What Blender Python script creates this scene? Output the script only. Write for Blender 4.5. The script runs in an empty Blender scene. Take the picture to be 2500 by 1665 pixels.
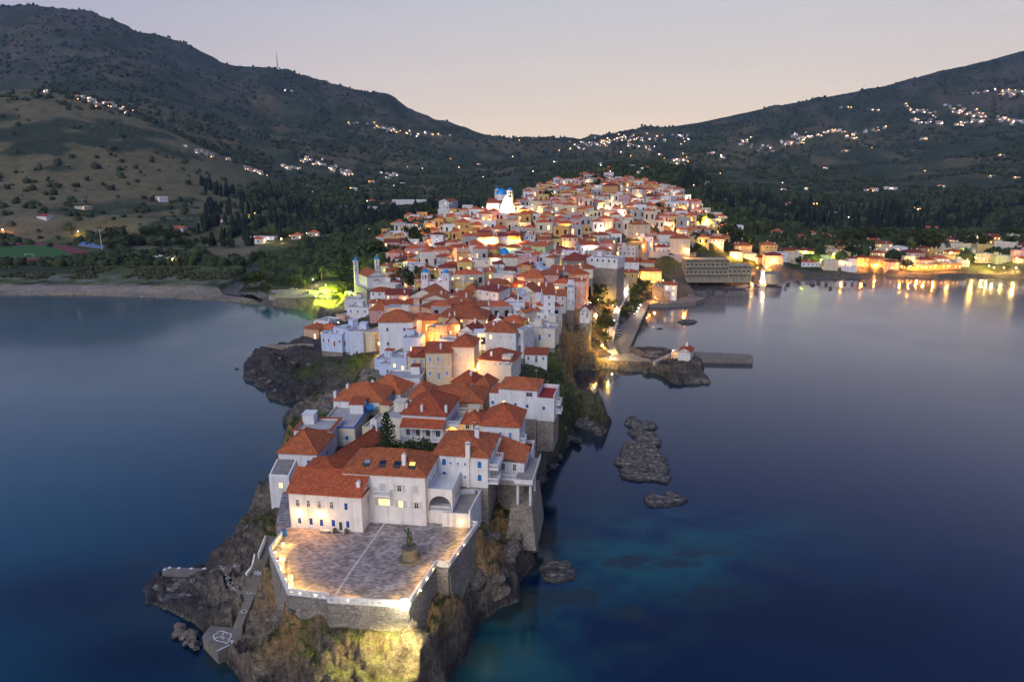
import bpy, math, random
import numpy as np
from mathutils import Vector
SC = bpy.context.scene
COL = SC.collection
R = math.radians
# ------------------------------------------------------------------ camera, sky, exposure
FPX, CX, CY = 1667.0, 1250.0, 832.5          # focal length and centre in pixels of the 2500 px photograph
CAMZ, PITCH = 72.0, R(14.0)
cd = bpy.data.cameras.new('camera'); cam = bpy.data.objects.new('camera', cd); COL.objects.link(cam)
cd.sensor_width = 36.0; cd.lens = 36.0*FPX/2500.0; cd.clip_start = 1.0; cd.clip_end = 30000.0
cam.location = (0, 0, CAMZ); cam.rotation_euler = (R(90)-PITCH, 0, 0)
SC.camera = cam
SC.view_settings.view_transform = 'Standard'; SC.view_settings.look = 'None'
HAZE = 0.000046
SC.view_settings.exposure = 0.42; SC.view_settings.gamma = 1.0
SC.cycles.use_denoising = True
SC.cycles.volume_bounces = 0; SC.cycles.max_bounces = 5; SC.cycles.diffuse_bounces = 3; SC.cycles.glossy_bounces = 3; SC.cycles.transmission_bounces = 2
SC.cycles.sample_clamp_indirect = 4.0
SC.cycles.use_light_tree = True
SC.cycles.caustics_reflective = False; SC.cycles.caustics_refractive = False

W = bpy.data.worlds.new('World'); SC.world = W; W.use_nodes = True
def world():
    nt = W.node_tree; N = nt.nodes; L = nt.links
    bg = N['Background']
    tc = N.new('ShaderNodeTexCoord'); sep = N.new('ShaderNodeSeparateXYZ'); L.new(tc.outputs['Generated'], sep.inputs[0])
    # height of the sky, warm band above the western ridge (to the right) and blue hour elsewhere
    def ramp(stops, src):
        r = N.new('ShaderNodeValToRGB'); e = r.color_ramp.elements
        while len(e) < len(stops): e.new(0.5)
        for k, (p, c) in enumerate(stops): e[k].position = p; e[k].color = (*c, 1)
        L.new(src, r.inputs[0]); return r
    mr = N.new('ShaderNodeMapRange'); mr.inputs['From Min'].default_value = -0.05; mr.inputs['From Max'].default_value = 1.0
    L.new(sep.outputs['Z'], mr.inputs['Value'])
    cool = ramp([(0.0,(.48,.41,.48)), (.08,(.43,.385,.475)), (.17,(.32,.32,.44)), (.28,(.205,.25,.42)), (.40,(.085,.18,.45)), (.6,(.03,.10,.32)), (1.0,(.025,.08,.26))], mr.outputs[0])
    warm = ramp([(0.0,(.94,.70,.44)), (.06,(.89,.68,.46)), (.15,(.70,.60,.49)), (.26,(.54,.53,.53)), (.36,(.34,.37,.50)), (.50,(.12,.17,.40)), (1.0,(.025,.08,.26))], mr.outputs[0])
    # direction of the afterglow
    vm = N.new('ShaderNodeVectorMath'); vm.operation = 'DOT_PRODUCT'
    g = Vector((0.62, 0.78, 0.0)).normalized(); vm.inputs[1].default_value = g
    L.new(tc.outputs['Generated'], vm.inputs[0])
    m2 = N.new('ShaderNodeMapRange'); m2.interpolation_type = 'SMOOTHSTEP'
    m2.inputs['From Min'].default_value = -0.30; m2.inputs['From Max'].default_value = 1.0
    L.new(vm.outputs['Value'], m2.inputs['Value'])
    mx = N.new('ShaderNodeMix'); mx.data_type = 'RGBA'
    L.new(m2.outputs[0], mx.inputs[0]); L.new(cool.outputs[0], mx.inputs[6]); L.new(warm.outputs[0], mx.inputs[7])
    # faint stretched cloud
    mp = N.new('ShaderNodeMapping'); mp.inputs['Scale'].default_value = (3, 3, 26); L.new(tc.outputs['Generated'], mp.inputs[0])
    nz = N.new('ShaderNodeTexNoise'); nz.inputs['Scale'].default_value = 1.6; nz.inputs['Detail'].default_value = 5; L.new(mp.outputs[0], nz.inputs[0])
    cr = N.new('ShaderNodeMapRange'); cr.inputs['From Min'].default_value=.45; cr.inputs['From Max'].default_value=.75; cr.inputs['To Min'].default_value=1.0; cr.inputs['To Max'].default_value=.965
    L.new(nz.outputs[0], cr.inputs[0])
    vs = N.new('ShaderNodeVectorMath'); vs.operation='SCALE'; L.new(mx.outputs[2], vs.inputs[0]); L.new(cr.outputs[0], vs.inputs['Scale'])
    # physical dusk sky mixed in for the upper dome
    sky = N.new('ShaderNodeTexSky'); sky.sky_type='NISHITA'; sky.sun_disc=False; sky.sun_elevation=R(0.5); sky.sun_rotation=R(38.5)
    sk = N.new('ShaderNodeVectorMath'); sk.operation='SCALE'; sk.inputs['Scale'].default_value=0.0012; L.new(sky.outputs[0], sk.inputs[0])
    ad = N.new('ShaderNodeVectorMath'); ad.operation='ADD'; L.new(vs.outputs[0], ad.inputs[0]); L.new(sk.outputs[0], ad.inputs[1])
    L.new(ad.outputs[0], bg.inputs['Color']); bg.inputs['Strength'].default_value = 1.0
world()
# very soft fill lamp added for the eastern half of the dome, behind the camera
sd = bpy.data.lights.new('sun', 'SUN'); sd.energy = 1.5; sd.angle = R(40); sd.color = (1.0, 0.95, 0.96)
so = bpy.data.objects.new('sun', sd); COL.objects.link(so); so.rotation_euler = (R(52), 0, R(-25))

# ------------------------------------------------------------------ geometry helpers
CP, SP = math.cos(PITCH), math.sin(PITCH)
def ray(px, py):
    u, v = (px-CX)/FPX, (CY-py)/FPX
    return u, CP+v*SP, -SP+v*CP
def at(px, py, z=0.0):
    """world point at height z that the photograph shows at pixel (px, py)"""
    x, y, k = ray(px, py); t = (z-CAMZ)/k
    return Vector((x*t, y*t, z))
def aty(px, py, Y):
    x, y, k = ray(px, py); t = Y/y
    return Vector((x*t, Y, CAMZ+k*t))
ZOOM = {'A':(600,1100,3.623),'B':(300,1300,3.925),'C':(900,900,4.481),'D':(650,900,6.271),'E':(900,700,4.529),
        'F':(560,620,5.226),'G':(860,560,5.8875),'H':(1200,560,4.612),'I':(900,400,5.1196),'J':(1300,400,4.71),
        'K':(1600,520,2.6167),'L':(0,450,3.364),'M':(0,0,1.8115),'N':(1200,120,1.8115),'O':(1380,780,3.135),
        'P':(1150,600,7.84),'Q':(1100,480,9.42),'S':(1300,480,9.42),'T':(1300,410,5.8875),'U':(700,1380,3.623),'_':(0,0,1.0),'d':(0,0,.9416)}
def zp(zm, x, y):
    a = ZOOM[zm]; return a[0]+x/a[2], a[1]+y/a[2]

# ------------------------------------------------------------------ terrain height field
rng = np.random.RandomState(7)
_tab = rng.rand(256, 256)
def vnoise(x, y):
    xi = np.floor(x).astype(int); yi = np.floor(y).astype(int); fx = x-xi; fy = y-yi
    fx = fx*fx*(3-2*fx); fy = fy*fy*(3-2*fy)
    a = _tab[xi&255, yi&255]; b = _tab[(xi+1)&255, yi&255]; c = _tab[xi&255, (yi+1)&255]; d = _tab[(xi+1)&255, (yi+1)&255]
    return (a*(1-fx)+b*fx)*(1-fy)+(c*(1-fx)+d*fx)*fy
def fbm(x, y, o=5, g=.5):
    s = 0; a = 1; t = 0
    for k in range(o):
        s = s+a*vnoise(x*2**k+17.3*k, y*2**k+5.1*k); t += a; a *= g
    return s/t
def ridged(x, y, o=4):
    s = 0; a = 1; t = 0
    for k in range(o):
        s = s+a*(1-np.abs(2*vnoise(x*2**k+9.1*k, y*2**k+3.7*k)-1)); t += a; a *= .55
    return s/t

UC = [-300,0,150,300,450,600,750,900,1050,1200,1350,1500,1650,1800,2000,2200,2500,2800]
YR = [500,700,900,1100,1400,1800,2500,3500,4700]
PT = {
-300:[640,560,470,330,225,215,130,20,150], 0:[650,545,450,330,228,235,150,34,150], 150:[650,545,455,345,230,232,140,27,150],
300:[650,550,470,370,262,270,150,58,170], 450:[650,555,490,410,330,300,200,118,220], 600:[650,570,515,465,420,360,265,170,260],
750:[645,575,525,487,440,395,305,192,280], 900:[635,578,530,497,455,420,350,236,320], 1050:[610,570,530,497,462,430,375,293,350],
1200:[590,545,515,490,462,438,398,342,370], 1350:[552,482,442,437,440,415,385,350,380], 1500:[552,478,438,395,430,410,375,336,370],
1650:[570,505,470,405,440,415,372,310,350], 1800:[625,560,515,475,455,430,370,278,330], 2000:[640,575,530,495,462,425,360,241,320],
2200:[645,585,540,505,465,420,340,198,300], 2500:[650,585,532,485,430,380,290,127,260], 2800:[650,580,520,460,400,340,240,60,200]}
SKY = [(-300,40),(0,34),(55,27),(140,27),(212,38),(280,53),(350,80),(370,96),(400,106),(480,122),(550,150),(565,162),(600,170),(640,173),(680,170),(700,176),(740,190),
       (850,222),(925,232),(955,238),(990,264),(1060,298),(1125,320),(1190,340),(1250,349),(1320,347),(1380,351),(1490,338),(1590,318),(1700,300),(1800,278),(1910,255),
       (2020,239),(2125,218),(2230,191),(2336,165),(2443,136),(2500,127),(2800,60)]
_ug = np.arange(-300, 2801, 2.0)
def _smooth(a, s):
    k = np.exp(-0.5*(np.arange(-3*s, 3*s+1)/s)**2); k /= k.sum()
    return np.convolve(np.pad(a, 3*s, mode='edge'), k, 'valid')
_rows = []
for _j in range(len(YR)):
    if YR[_j] == 3500: _rows.append(_smooth(np.interp(_ug, [s[0] for s in SKY], [s[1] for s in SKY]), 3))
    else: _rows.append(_smooth(np.interp(_ug, UC, [PT[c][_j] for c in UC]), 20))
def _pz(py, Y):
    V = (CY-py)/FPX
    return CAMZ+Y*(-SP+V*CP)/(CP+V*SP)
_rz = np.array([_pz(_rows[j], YR[j]) for j in range(len(YR))])        # rows x ug heights
def zfar(X, Y):
    u = CX+FPX*CP*0+FPX/CP*(X/Y)*1.0
    u = np.clip(u, -300, 2799)
    yy = np.clip(Y, 500, 4699.0); ly = np.log(yy)
    LY = np.log(np.array(YR, float))
    j = np.clip(np.searchsorted(LY, ly)-1, 0, len(YR)-2)
    t = (ly-LY[j])/(LY[j+1]-LY[j])
    iu = (u+300)/2; i0 = np.floor(iu).astype(int); f = iu-i0; i1 = np.minimum(i0+1, len(_ug)-1)
    def row(k):
        k = np.clip(k, 0, len(YR)-1); return _rz[k, i0]*(1-f)+_rz[k, i1]*f
    p0, p1, p2, p3 = row(j-1), row(j), row(j+1), row(j+2)
    m1 = (p2-p0)*.5; m2 = (p3-p1)*.5
    m1 = np.where((p1-p0)*(p2-p1) <= 0, 0, m1); m2 = np.where((p3-p2)*(p2-p1) <= 0, 0, m2)
    t2 = t*t; t3 = t2*t
    z = (2*t3-3*t2+1)*p1+(t3-2*t2+t)*m1+(-2*t3+3*t2)*p2+(t3-t2)*m2
    amp = np.clip((Y-700)/2500, 0, 1)
    edge = np.exp(-((Y-3500)/260.0)**2)
    relief = (ridged(X/420+3, Y/420, 5)-.62)*120*amp*(1-.97*edge)+(fbm(X/60, Y/60, 4)-.5)*14*amp*(1-.75*edge)
    return z+relief

# control points (photo pixel, height) for the near land
CPTS = [
# headland and plaza
(700,1300,14),(900,1290,14),(1090,1290,14),(1168,1284,14),(1066,1382,13.5),(997,1480,13),(800,1466,13),(702,1452,13),(657,1348,13.5),
(850,1640,8),(760,1600,8.5),(930,1600,9),(980,1640,7.5),(1020,1560,7),(880,1800,4),(700,1700,3),(1000,1800,3.5),(640,1600,1.2),(680,1545,6.5),(725,1500,9.5),(880,1543,10.4),(960,1545,10.3),(810,1525,10.2),(760,1490,10),
(613,1445,5.6),(583,1527,2.6),(560,1460,3.4),(500,1480,1.5),(440,1430,.9),(520,1400,2.2),(585,1390,4),(400,1440,.6),(610,1330,6),(640,1290,8),(600,1360,5),(660,1380,9),(670,1420,8),
(1075,1450,9.5),(1110,1440,9),(1150,1420,7),(1130,1480,5.5),(1180,1440,5),(1200,1380,7),(1230,1330,6),(1190,1310,10),(1185,1260,11),(1230,1260,8),(1265,1290,4.5),(1285,1330,2.5),(1245,1430,2.0),
(1229,1206,12.3),(1255,1188,11),(1212,1215,12.3),(1268,1150,11.5),(1240,1235,9),(1200,1240,11),(1275,1120,9),(1300,1075,9),(1350,1010,6),(1290,1040,12),(1380,950,6),
(640,892,1.5),(618,902,.9),(700,908,2.2),(740,932,2.8),(720,1000,1.5),(765,1000,3),(700,935,1.6),(665,945,1.0),(850,960,6),(815,950,3.5),(860,905,7),(800,915,4.5),(690,975,1.0),
(670,1150,10),(690,1080,13),(760,1040,15),(900,1180,14.5),(1000,1130,15),(1150,1150,15),(1250,1060,15),(1200,950,17),(1330,960,14),(1100,1000,16.5),(960,1000,16),(820,960,14.5),(890,900,13.5),(850,985,13),
(770,980,5),(830,920,6),(900,870,11),(780,950,3),(700,1010,2.0),(740,990,2),(680,930,2.2),(640,920,1.8),(720,960,2.5),(860,930,9),(650,880,3.5),(720,900,3),(790,890,6),
(660,860,7.5),(740,850,7.5),(800,880,9),(870,870,11),(660,840,7.5),
(1300,900,17),(1360,900,14),(1390,960,6),(1350,850,17),(1390,880,10),
(950,860,14),(1000,850,17),(1150,860,18),(1250,850,18),(1100,780,20),(1250,780,21),(1350,760,20),(1410,800,17),(1420,740,17),(1350,700,23),(1430,680,19),
(1380,830,20),(1400,860,15),(1460,681,18.5),(1430,680,21),(1450,640,23),(1480,700,15),(1500,712,12),(1430,776,18),(1440,795,17),(1450,755,17),(1425,720,20),(1400,705,22.5),
# cliff foot, promenade, quay on the sheltered side
(1440,820,8),(1470,860,3.2),(1490,800,4.0),(1510,740,6),(1540,715,8),(1570,690,8.5),(1520,860,2.0),(1555,800,1.8),(1590,760,1.8),(1640,740,2.0),(1550,740,5),(1580,720,5.5),
(1620,720,3.5),(1660,725,2.5),(1600,690,8),
(1700,690,3.5),(1640,670,7),(1580,650,12),(1500,660,14),(1450,640,20),(1650,625,12),
(1500,885,1.5),(1560,895,1.5),(1600,895,2.5),(1640,900,3),(1690,925,1.2),(1450,885,1.2),(1430,875,1.5),(1540,872,1.8),(1600,872,1.8),(1640,875,2.5),(1480,830,3),(1500,770,4.5),(1520,780,2.5),(1530,760,3.5),(1560,720,6),(1590,710,5),(1560,780,1.5),(1530,830,1.5),(1500,850,1.8),(1600,750,1.5),(1620,735,1.8),(1450,850,5),(1455,800,8),(1475,740,9),(1500,700,10.5),
# town
(900,800,11),(850,820,9.5),(830,740,6),(960,740,15),(1050,740,21),(1200,700,24),(1350,640,28),(1150,640,27),(1250,600,31.5),(1000,660,21),(950,610,20),(920,640,14),(870,720,9),(890,700,12.5),
(1450,600,30),(1550,580,30),(1640,600,24),(1690,617,19),(1350,570,34),(1250,545,36.5),(1150,560,31),(1050,560,27),(1000,560,22),(1450,545,36),(1550,530,38),(1350,520,40),(1250,520,38),
(1450,500,45),(1350,480,48),(1500,465,53),(1420,450,58),(1550,450,58),(1400,436,62),(1520,434,63),(1600,480,46),(1650,510,38),(1700,545,30),(1750,580,20),(1700,590,22),
(1200,500,36),(1120,520,29),(1050,520,24),(940,530,14),(870,560,10),(900,600,11),
# left bay
(100,722,.7),(300,722,.7),(500,730,.7),(100,700,2.2),(300,690,2.4),(500,690,2.4),(100,650,3),(300,650,3.5),(500,650,3.5),(100,600,4),(250,590,4),(400,600,5),(600,600,5),(700,600,7),(800,620,8),
(650,690,3),(740,720,2.4),(790,720,2.6),(700,700,2.6),(760,690,3),(700,660,5),(760,650,7),(820,680,7),(560,660,2.6),(620,640,3.2),(760,600,9),(850,600,12),(-200,650,3),(-200,600,4),(-200,710,1.5),(-500,650,4),
(820,750,5),(780,770,4),(840,790,8),(770,830,7.5),
# right bay
(1900,672,2.3),(2000,672,2.3),(2100,667,2.3),(2250,667,2.3),(2400,669,2.3),(2560,670,2.3),(2000,652,4),(2200,650,4),(2400,650,4.5),(1950,657,3.2),(2300,656,3.2),(1800,664,3.5),(1850,660,3.2),(1840,674,2.2),
(1900,690,2.6),(1800,690,3),(2100,685,2.6),(2300,685,2.6),(2500,690,2.4),(1750,650,7),(1900,640,8),(2100,640,7),(2300,640,7),(2500,640,8),(2700,640,8),(2900,690,3),(2100,600,12),(2300,590,15),(2500,590,16),(1900,600,11),(1800,610,12),(2800,600,14)]
_cx = []
for (px, py, z) in CPTS:
    p = at(px, py, z); _cx.append((p.x, p.y, z))
for u in range(-250, 2800, 170):          # tie the near field to the far one
    for Yf in (760, 900):
        if 1100 < u < 1750 and Yf < 800: continue
        X = (u-CX)*CP/FPX*Yf; _cx.append((X, Yf, float(zfar(np.array([X]), np.array([float(Yf)]))[0])))
_cx = np.array(_cx)
_q = np.stack([_cx[:,0]/_cx[:,1]*300, np.log(_cx[:,1])*300], 1)
def znear(X, Y):
    q = np.stack([X/Y*300, np.log(Y)*300], -1).reshape(-1, 2); out = np.empty(len(q))
    for k in range(0, len(q), 20000):
        s = q[k:k+20000]; d2 = ((s[:,None]-_q[None])**2).sum(-1)
        w = 1/(d2+9.0)**2; out[k:k+20000] = (w@_cx[:,2])/w.sum(1)
    return out.reshape(X.shape)

# coast line (photo pixels on the sea surface), running from the headland's foot up the right side, round the bays, and back down the left side
COAST = [(820,2080),(1000,1990),(1036,1720,7),(1044,1650,7.5),(1064,1605,8),(1090,1562,8.5),(1134,1492,8),(1185,1492,1),(1225,1478),(1262,1465),(1275,1420),(1300,1372),(1318,1300),(1308,1262),(1300,1225),(1320,1190),
 (1345,1150),(1378,1105),(1395,1075),(1408,1040),(1432,1030),(1470,1062),(1484,1050),(1486,1020),(1440,1012),(1424,1002),(1412,975),(1398,945),(1392,915),(1412,905),(1440,902),(1480,900),(1540,905),(1600,912),(1622,922),(1655,938),(1700,936),(1738,935),(1720,915),(1712,895),(1690,872),(1640,866),
 (1580,862),(1535,862),(1560,800),(1583,748),(1640,742),(1712,737),(1708,728),(1672,705),(1690,697),(1740,694),(1800,690),(1858,682),(1870,672),(1940,675),(1960,680),(2030,680),(2110,678),(2135,668),(2200,676),(2290,680),(2370,678),(2500,680),(2700,682),(3200,690),
 (3200,430),(-700,430),(-700,720),(-200,720),(0,722),(200,722),(420,728),(560,737),(640,745),(700,752),(745,760),(765,772),(790,790),(805,800,3),(775,812,5),(737,826,6),(690,838,7),(652,842,7),(650,872,2),(612,884),(594,905),(600,925),(640,945),(660,970),(690,985),(745,975),(790,962),(760,985),(720,1005),(690,1022),(688,1034),(730,1036),(735,1060),(690,1085),(680,1130),(672,1180),(660,1220),(632,1262),(604,1300),
 (590,1340),(560,1370),(540,1378),(500,1392),(450,1400),(400,1400),(352,1440),(360,1475),(420,1490),(480,1520),(540,1600),(575,1650),(600,1720),(660,1900),(740,2050)]
CXY = np.array([[at(c[0], max(c[1], 440), c[2] if len(c) > 2 else 0).x, at(c[0], max(c[1], 440), c[2] if len(c) > 2 else 0).y] for c in COAST])
def sdist(X, Y, P):
    x = X.ravel(); y = Y.ravel(); out = np.empty(x.shape)
    A = P; B = np.roll(P, -1, 0); D = B-A; L2 = (D**2).sum(1)
    for k in range(0, len(x), 20000):
        qx = x[k:k+20000, None]; qy = y[k:k+20000, None]
        t = np.clip(((qx-A[:,0])*D[:,0]+(qy-A[:,1])*D[:,1])/L2, 0, 1)
        d = np.sqrt((qx-A[:,0]-t*D[:,0])**2+(qy-A[:,1]-t*D[:,1])**2).min(1)
        c = ((A[:,1] > qy) != (B[:,1] > qy)) & (qx < (B[:,0]-A[:,0])*(qy-A[:,1])/(B[:,1]-A[:,1]+1e-12)+A[:,0])
        out[k:k+20000] = np.where(c.sum(1) % 2 == 1, d, -d)
    return out.reshape(X.shape)
# flat built ground: (polygon pixels, height)
PLAZA = [at(px, py, 14.0) for px, py in [(650,1312),(656.6,1348),(702,1452),(800,1462),(801,1470),(997.5,1484),(1066.5,1382),(1097,1384.5),(1169,1284),(1168,1262),(1010,1210),(700,1200)]]
PLAZA_XY = np.array([[p.x, p.y] for p in PLAZA])
def sm(a, b, x):
    t = np.clip((x-a)/(b-a), 0, 1); return t*t*(3-2*t)
RIVER = [at(px, py, 1.2) for px, py in [(540,705),(556,722),(600,728),(640,738),(660,742),(672,722),(640,712),(628,690),(632,660),(645,630),(625,628),(600,655),(575,685)]]
RIVER_XY = np.array([[p.x, p.y] for p in RIVER])
def _poly(z, *zuv):
    return np.array([[at(*zp(*q), z).x, at(*zp(*q), z).y] for q in zuv])
def _H(*a): return [('H', u, v) for u, v in a]
def _B(*a): return [('B', u, v) for u, v in a]
FLAT = [(_poly(z, *_H(*q)), z-.25) for z, q in [
 (9.8,((1470,640),(1552,660),(1548,735),(1440,720))), (8.2,((1440,720),(1548,735),(1485,810),(1415,830))), (6.6,((1415,830),(1485,810),(1445,900),(1365,950))), (5.3,((1365,950),(1445,900),(1415,1030),(1335,1060))),
 (4.4,((1335,1060),(1415,1030),(1385,1130),(1300,1140))), (3.7,((1300,1140),(1385,1130),(1372,1210),(1290,1240))), (3.0,((1290,1240),(1372,1210),(1375,1300),(1322,1330))), (2.5,((1322,1330),(1375,1300),(1440,1415),(1340,1400))),
 (1.9,((1375,1215),(1400,1110),(1520,1045),(1560,960),(1640,920),(1700,835),(1770,838),(1530,1392),(1445,1415),(1375,1300))), (1.95,((1700,800),(1900,790),(2150,765),(2290,745),(2400,775),(2300,815),(2000,838),(1770,840),(1700,836)))]]
FLAT += [(_poly(z, *_B(*q)), z-.5) for z, q in [(12.6,((1368,30),(1505,40),(1440,130),(1318,130))), (10.9,((1318,130),(1440,130),(1395,230),(1268,250))), (9.3,((1268,250),(1395,230),(1368,350),(1215,390))), (7.6,((1215,390),(1368,350),(1340,470),(1170,480))),
 (6.1,((1170,480),(1340,470),(1290,575),(1142,560))), (5.6,((1142,555),(1300,565),(1262,610),(1175,610))), (4.8,((1180,605),(1262,608),(1215,730),(1140,720))), (3.7,((1140,720),(1215,730),(1175,810),(1095,810))), (2.5,((1095,810),(1175,810),(1140,912),(1058,900))),
 (2.2,((840,890),(760,990),(905,1140),(1060,1068),(1135,1010),(1150,915))), (1.3,((400,332),(372,368),(380,398),(535,402),(700,398),(860,355),(800,338))),
 (4.6,((1140,560),(1190,600),(1085,552),(1065,520))), (3.9,((1065,520),(1085,552),(1020,515),(995,480))), (3.4,((995,480),(1020,515),(1022,400),(990,420))), (2.8,((990,420),(1022,400),(1000,340),(955,345))), (2.1,((955,345),(1000,340),(880,345),(870,320)))]]
FLAT += [(_poly(2.3, *[('O',u,v) for u, v in ((350,272),(520,256),(560,285),(640,300),(660,318),(560,318),(380,312),(220,322),(230,300))]), 2.1),
         (_poly(5.2, *[('L',u,v) for u, v in ((-300,470),(100,480),(300,480),(450,492),(620,520),(760,562),(800,585),(640,600),(450,615),(-300,640))]), 5.0),
         (_poly(3.2, *[('F',u,v) for u, v in ((560,455),(960,450),(1230,480),(1340,560),(1340,650),(1200,640),(1050,580),(900,560),(500,545))]), 3.05)]
def terrain(X, Y, detail=True):
    X = np.atleast_1d(np.asarray(X, float)); Y = np.atleast_1d(np.asarray(Y, float))
    zn = znear(X, np.clip(Y, 50, 1200)); w = sm(700, 850, Y)
    z = np.where(Y > 690, zfar(X, np.maximum(Y, 450))*w+zn*(1-w), zn)
    mk = Y < 640; d = np.full(X.shape, 5000.0)
    if mk.any(): d[mk] = sdist(X[mk], Y[mk], CXY)
    dj = d
    if detail:
        jit = (fbm(X/5.0, Y/5.0, 4)-.5)*np.clip(Y/80, 1, 3)*(z < 300)
        flat = sm(350, 420, Y)
        dj = d+jit*1.6*(1-flat)
    cliff = .12+np.where(Y < 130, 4.6, np.where(Y < 330, 3.2, 1.55))*dj
    land = np.minimum(z, cliff)
    land = np.where(dj < 0, np.maximum(-.25+.28*dj, -9), np.maximum(land, .03+.03*np.minimum(dj,20)))
    if detail:
        steep = sm(2.0, 7.0, z-land)                        # the sea cliffs
        nearw = 1-sm(330, 420, Y)
        mk = Y < 160; dp = np.full(X.shape, -99.0); dp[mk] = sdist(X[mk], Y[mk], PLAZA_XY)
        rockm = nearw*np.clip(1-sm(0, 1, (d-16)/8), 0, 1)*(d > -6)
        st = ridged(X/7+.35*Y/7, Y/4.0, 5)
        land = land+rockm*((st-.6)*1.9+(fbm(X/1.7, Y/1.1, 4)-.5)*1.1)*np.clip(d/3+.5, .1, 1)*(dp < -.6)
        # bedding ledges: harder beds stand out
        tl = land+.22*X+.10*Y+1.2*(fbm(X/9, Y/9, 3)-.5); q_ = tl/1.15; led = (np.floor(q_)+sm(.35, .75, q_-np.floor(q_)))*1.15-tl
        land = land+np.clip(rockm, 0, 1)*led*.75*np.clip(d/2, 0, 1)*(dp < -.6)
        land = land+rockm*(ridged(X/1.1+4, Y/.8, 3)-.6)*.55*(dp < -.6)*(d > 0)
        land = np.where(dp > -1.0, np.minimum(land, 13.6), land)
        for P_, zm_ in FLAT:
            lo = P_.min(0)-3; hi = P_.max(0)+3; mk = (X > lo[0])&(X < hi[0])&(Y > lo[1])&(Y < hi[1])
            if mk.any():
                sd_ = sdist(X[mk], Y[mk], P_); v = land[mk]; land[mk] = np.where(sd_ > -.4, np.minimum(v, zm_), np.minimum(v, zm_+.8+np.maximum(-sd_-.4, 0)*3.0))
        mk = (Y > 330)&(Y < 640)&(X < 0); v = land[mk]; land[mk] = np.where(sdist(X[mk], Y[mk], RIVER_XY) > -1.5, np.minimum(v, .6), v)
    return land
_gc = {}
def ground(x, y):
    k = (round(x, 1), round(y, 1))
    if k not in _gc: _gc[k] = float(terrain(np.array([x]), np.array([y]), False)[0])
    return _gc[k]
def hit(px, py, add=0.0):
    """first point of the ground (plus add metres) along the photo ray"""
    x, y, k = ray(px, py)
    ts = np.concatenate([np.arange(70, 420, 1.0), np.arange(420, 1200, 3.0), np.arange(1200, 6000, 15.0)])/y
    g = terrain(ts*x, ts*y, False)+add; r = CAMZ+ts*k; i = np.argmax(r <= g)
    if not (r <= g).any(): return None
    if i:
        a = r[i-1]-g[i-1]; b = g[i]-r[i]; t = ts[i-1]+(ts[i]-ts[i-1])*a/(a+b+1e-9)
    else: t = ts[0]
    return Vector((t*x, t*y, CAMZ+k*t-add))
# ------------------------------------------------------------------ materials
MATS = {}
def nmat(name):
    m = bpy.data.materials.new(name); m.use_nodes = True
    return m, m.node_tree.nodes, m.node_tree.links, m.node_tree.nodes['Principled BSDF']
def M(name, col, rough=.85, var=.18, scale=1.2, bump=0.0, metal=0.0, spec=.3, rnd=0.0, grime=0.0):
    """plain painted/stone surface with mottling, optional bump, per-object shift and rain streaks"""
    if name in MATS: return MATS[name]
    m, N, L, B = nmat(name)
    tc = N.new('ShaderNodeTexCoord')
    nz = N.new('ShaderNodeTexNoise'); nz.inputs['Scale'].default_value = scale; nz.inputs['Detail'].default_value = 6
    L.new(tc.outputs['Object'], nz.inputs[0])
    mr = N.new('ShaderNodeMapRange'); mr.inputs['From Min'].default_value=.25; mr.inputs['From Max'].default_value=.75
    mr.inputs['To Min'].default_value = 1-var; mr.inputs['To Max'].default_value = 1+var; L.new(nz.outputs[0], mr.inputs[0])
    f = mr.outputs[0]
    if grime:
        mp = N.new('ShaderNodeMapping'); mp.inputs['Scale'].default_value = (1.6, 1.6, .12); L.new(tc.outputs['Object'], mp.inputs[0])
        n2 = N.new('ShaderNodeTexNoise'); n2.inputs['Scale'].default_value = 1.0; n2.inputs['Detail'].default_value = 4; L.new(mp.outputs[0], n2.inputs[0])
        r2 = N.new('ShaderNodeMapRange'); r2.inputs['From Min'].default_value=.50; r2.inputs['From Max'].default_value=.72
        r2.inputs['To Min'].default_value = 1; r2.inputs['To Max'].default_value = 1-grime; L.new(n2.outputs[0], r2.inputs[0])
        mm = N.new('ShaderNodeMath'); mm.operation='MULTIPLY'; L.new(f, mm.inputs[0]); L.new(r2.outputs[0], mm.inputs[1]); f = mm.outputs[0]
    if rnd:
        oi = N.new('ShaderNodeObjectInfo'); r3 = N.new('ShaderNodeMapRange'); r3.inputs['To Min'].default_value=1-rnd; r3.inputs['To Max'].default_value=1+rnd*.5
        L.new(oi.outputs['Random'], r3.inputs[0]); mm = N.new('ShaderNodeMath'); mm.operation='MULTIPLY'; L.new(f, mm.inputs[0]); L.new(r3.outputs[0], mm.inputs[1]); f = mm.outputs[0]
    vs = N.new('ShaderNodeVectorMath'); vs.operation='SCALE'; vs.inputs[0].default_value = col; L.new(f, vs.inputs['Scale'])
    L.new(vs.outputs[0], B.inputs['Base Color'])
    B.inputs['Roughness'].default_value = rough; B.inputs['Metallic'].default_value = metal; B.inputs['Specular IOR Level'].default_value = spec
    if bump:
        bp = N.new('ShaderNodeBump'); bp.inputs['Strength'].default_value = bump; bp.inputs['Distance'].default_value = .1
        L.new(nz.outputs[0], bp.inputs['Height']); L.new(bp.outputs[0], B.inputs['Normal'])
    MATS[name] = m; return m
def EM(name, col, strength):
    if name in MATS: return MATS[name]
    m, N, L, B = nmat(name)
    B.inputs['Base Color'].default_value = (*[min(c, .8) for c in col], 1); B.inputs['Emission Color'].default_value = (*col, 1)
    B.inputs['Emission Strength'].default_value = strength; MATS[name] = m; return m
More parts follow.
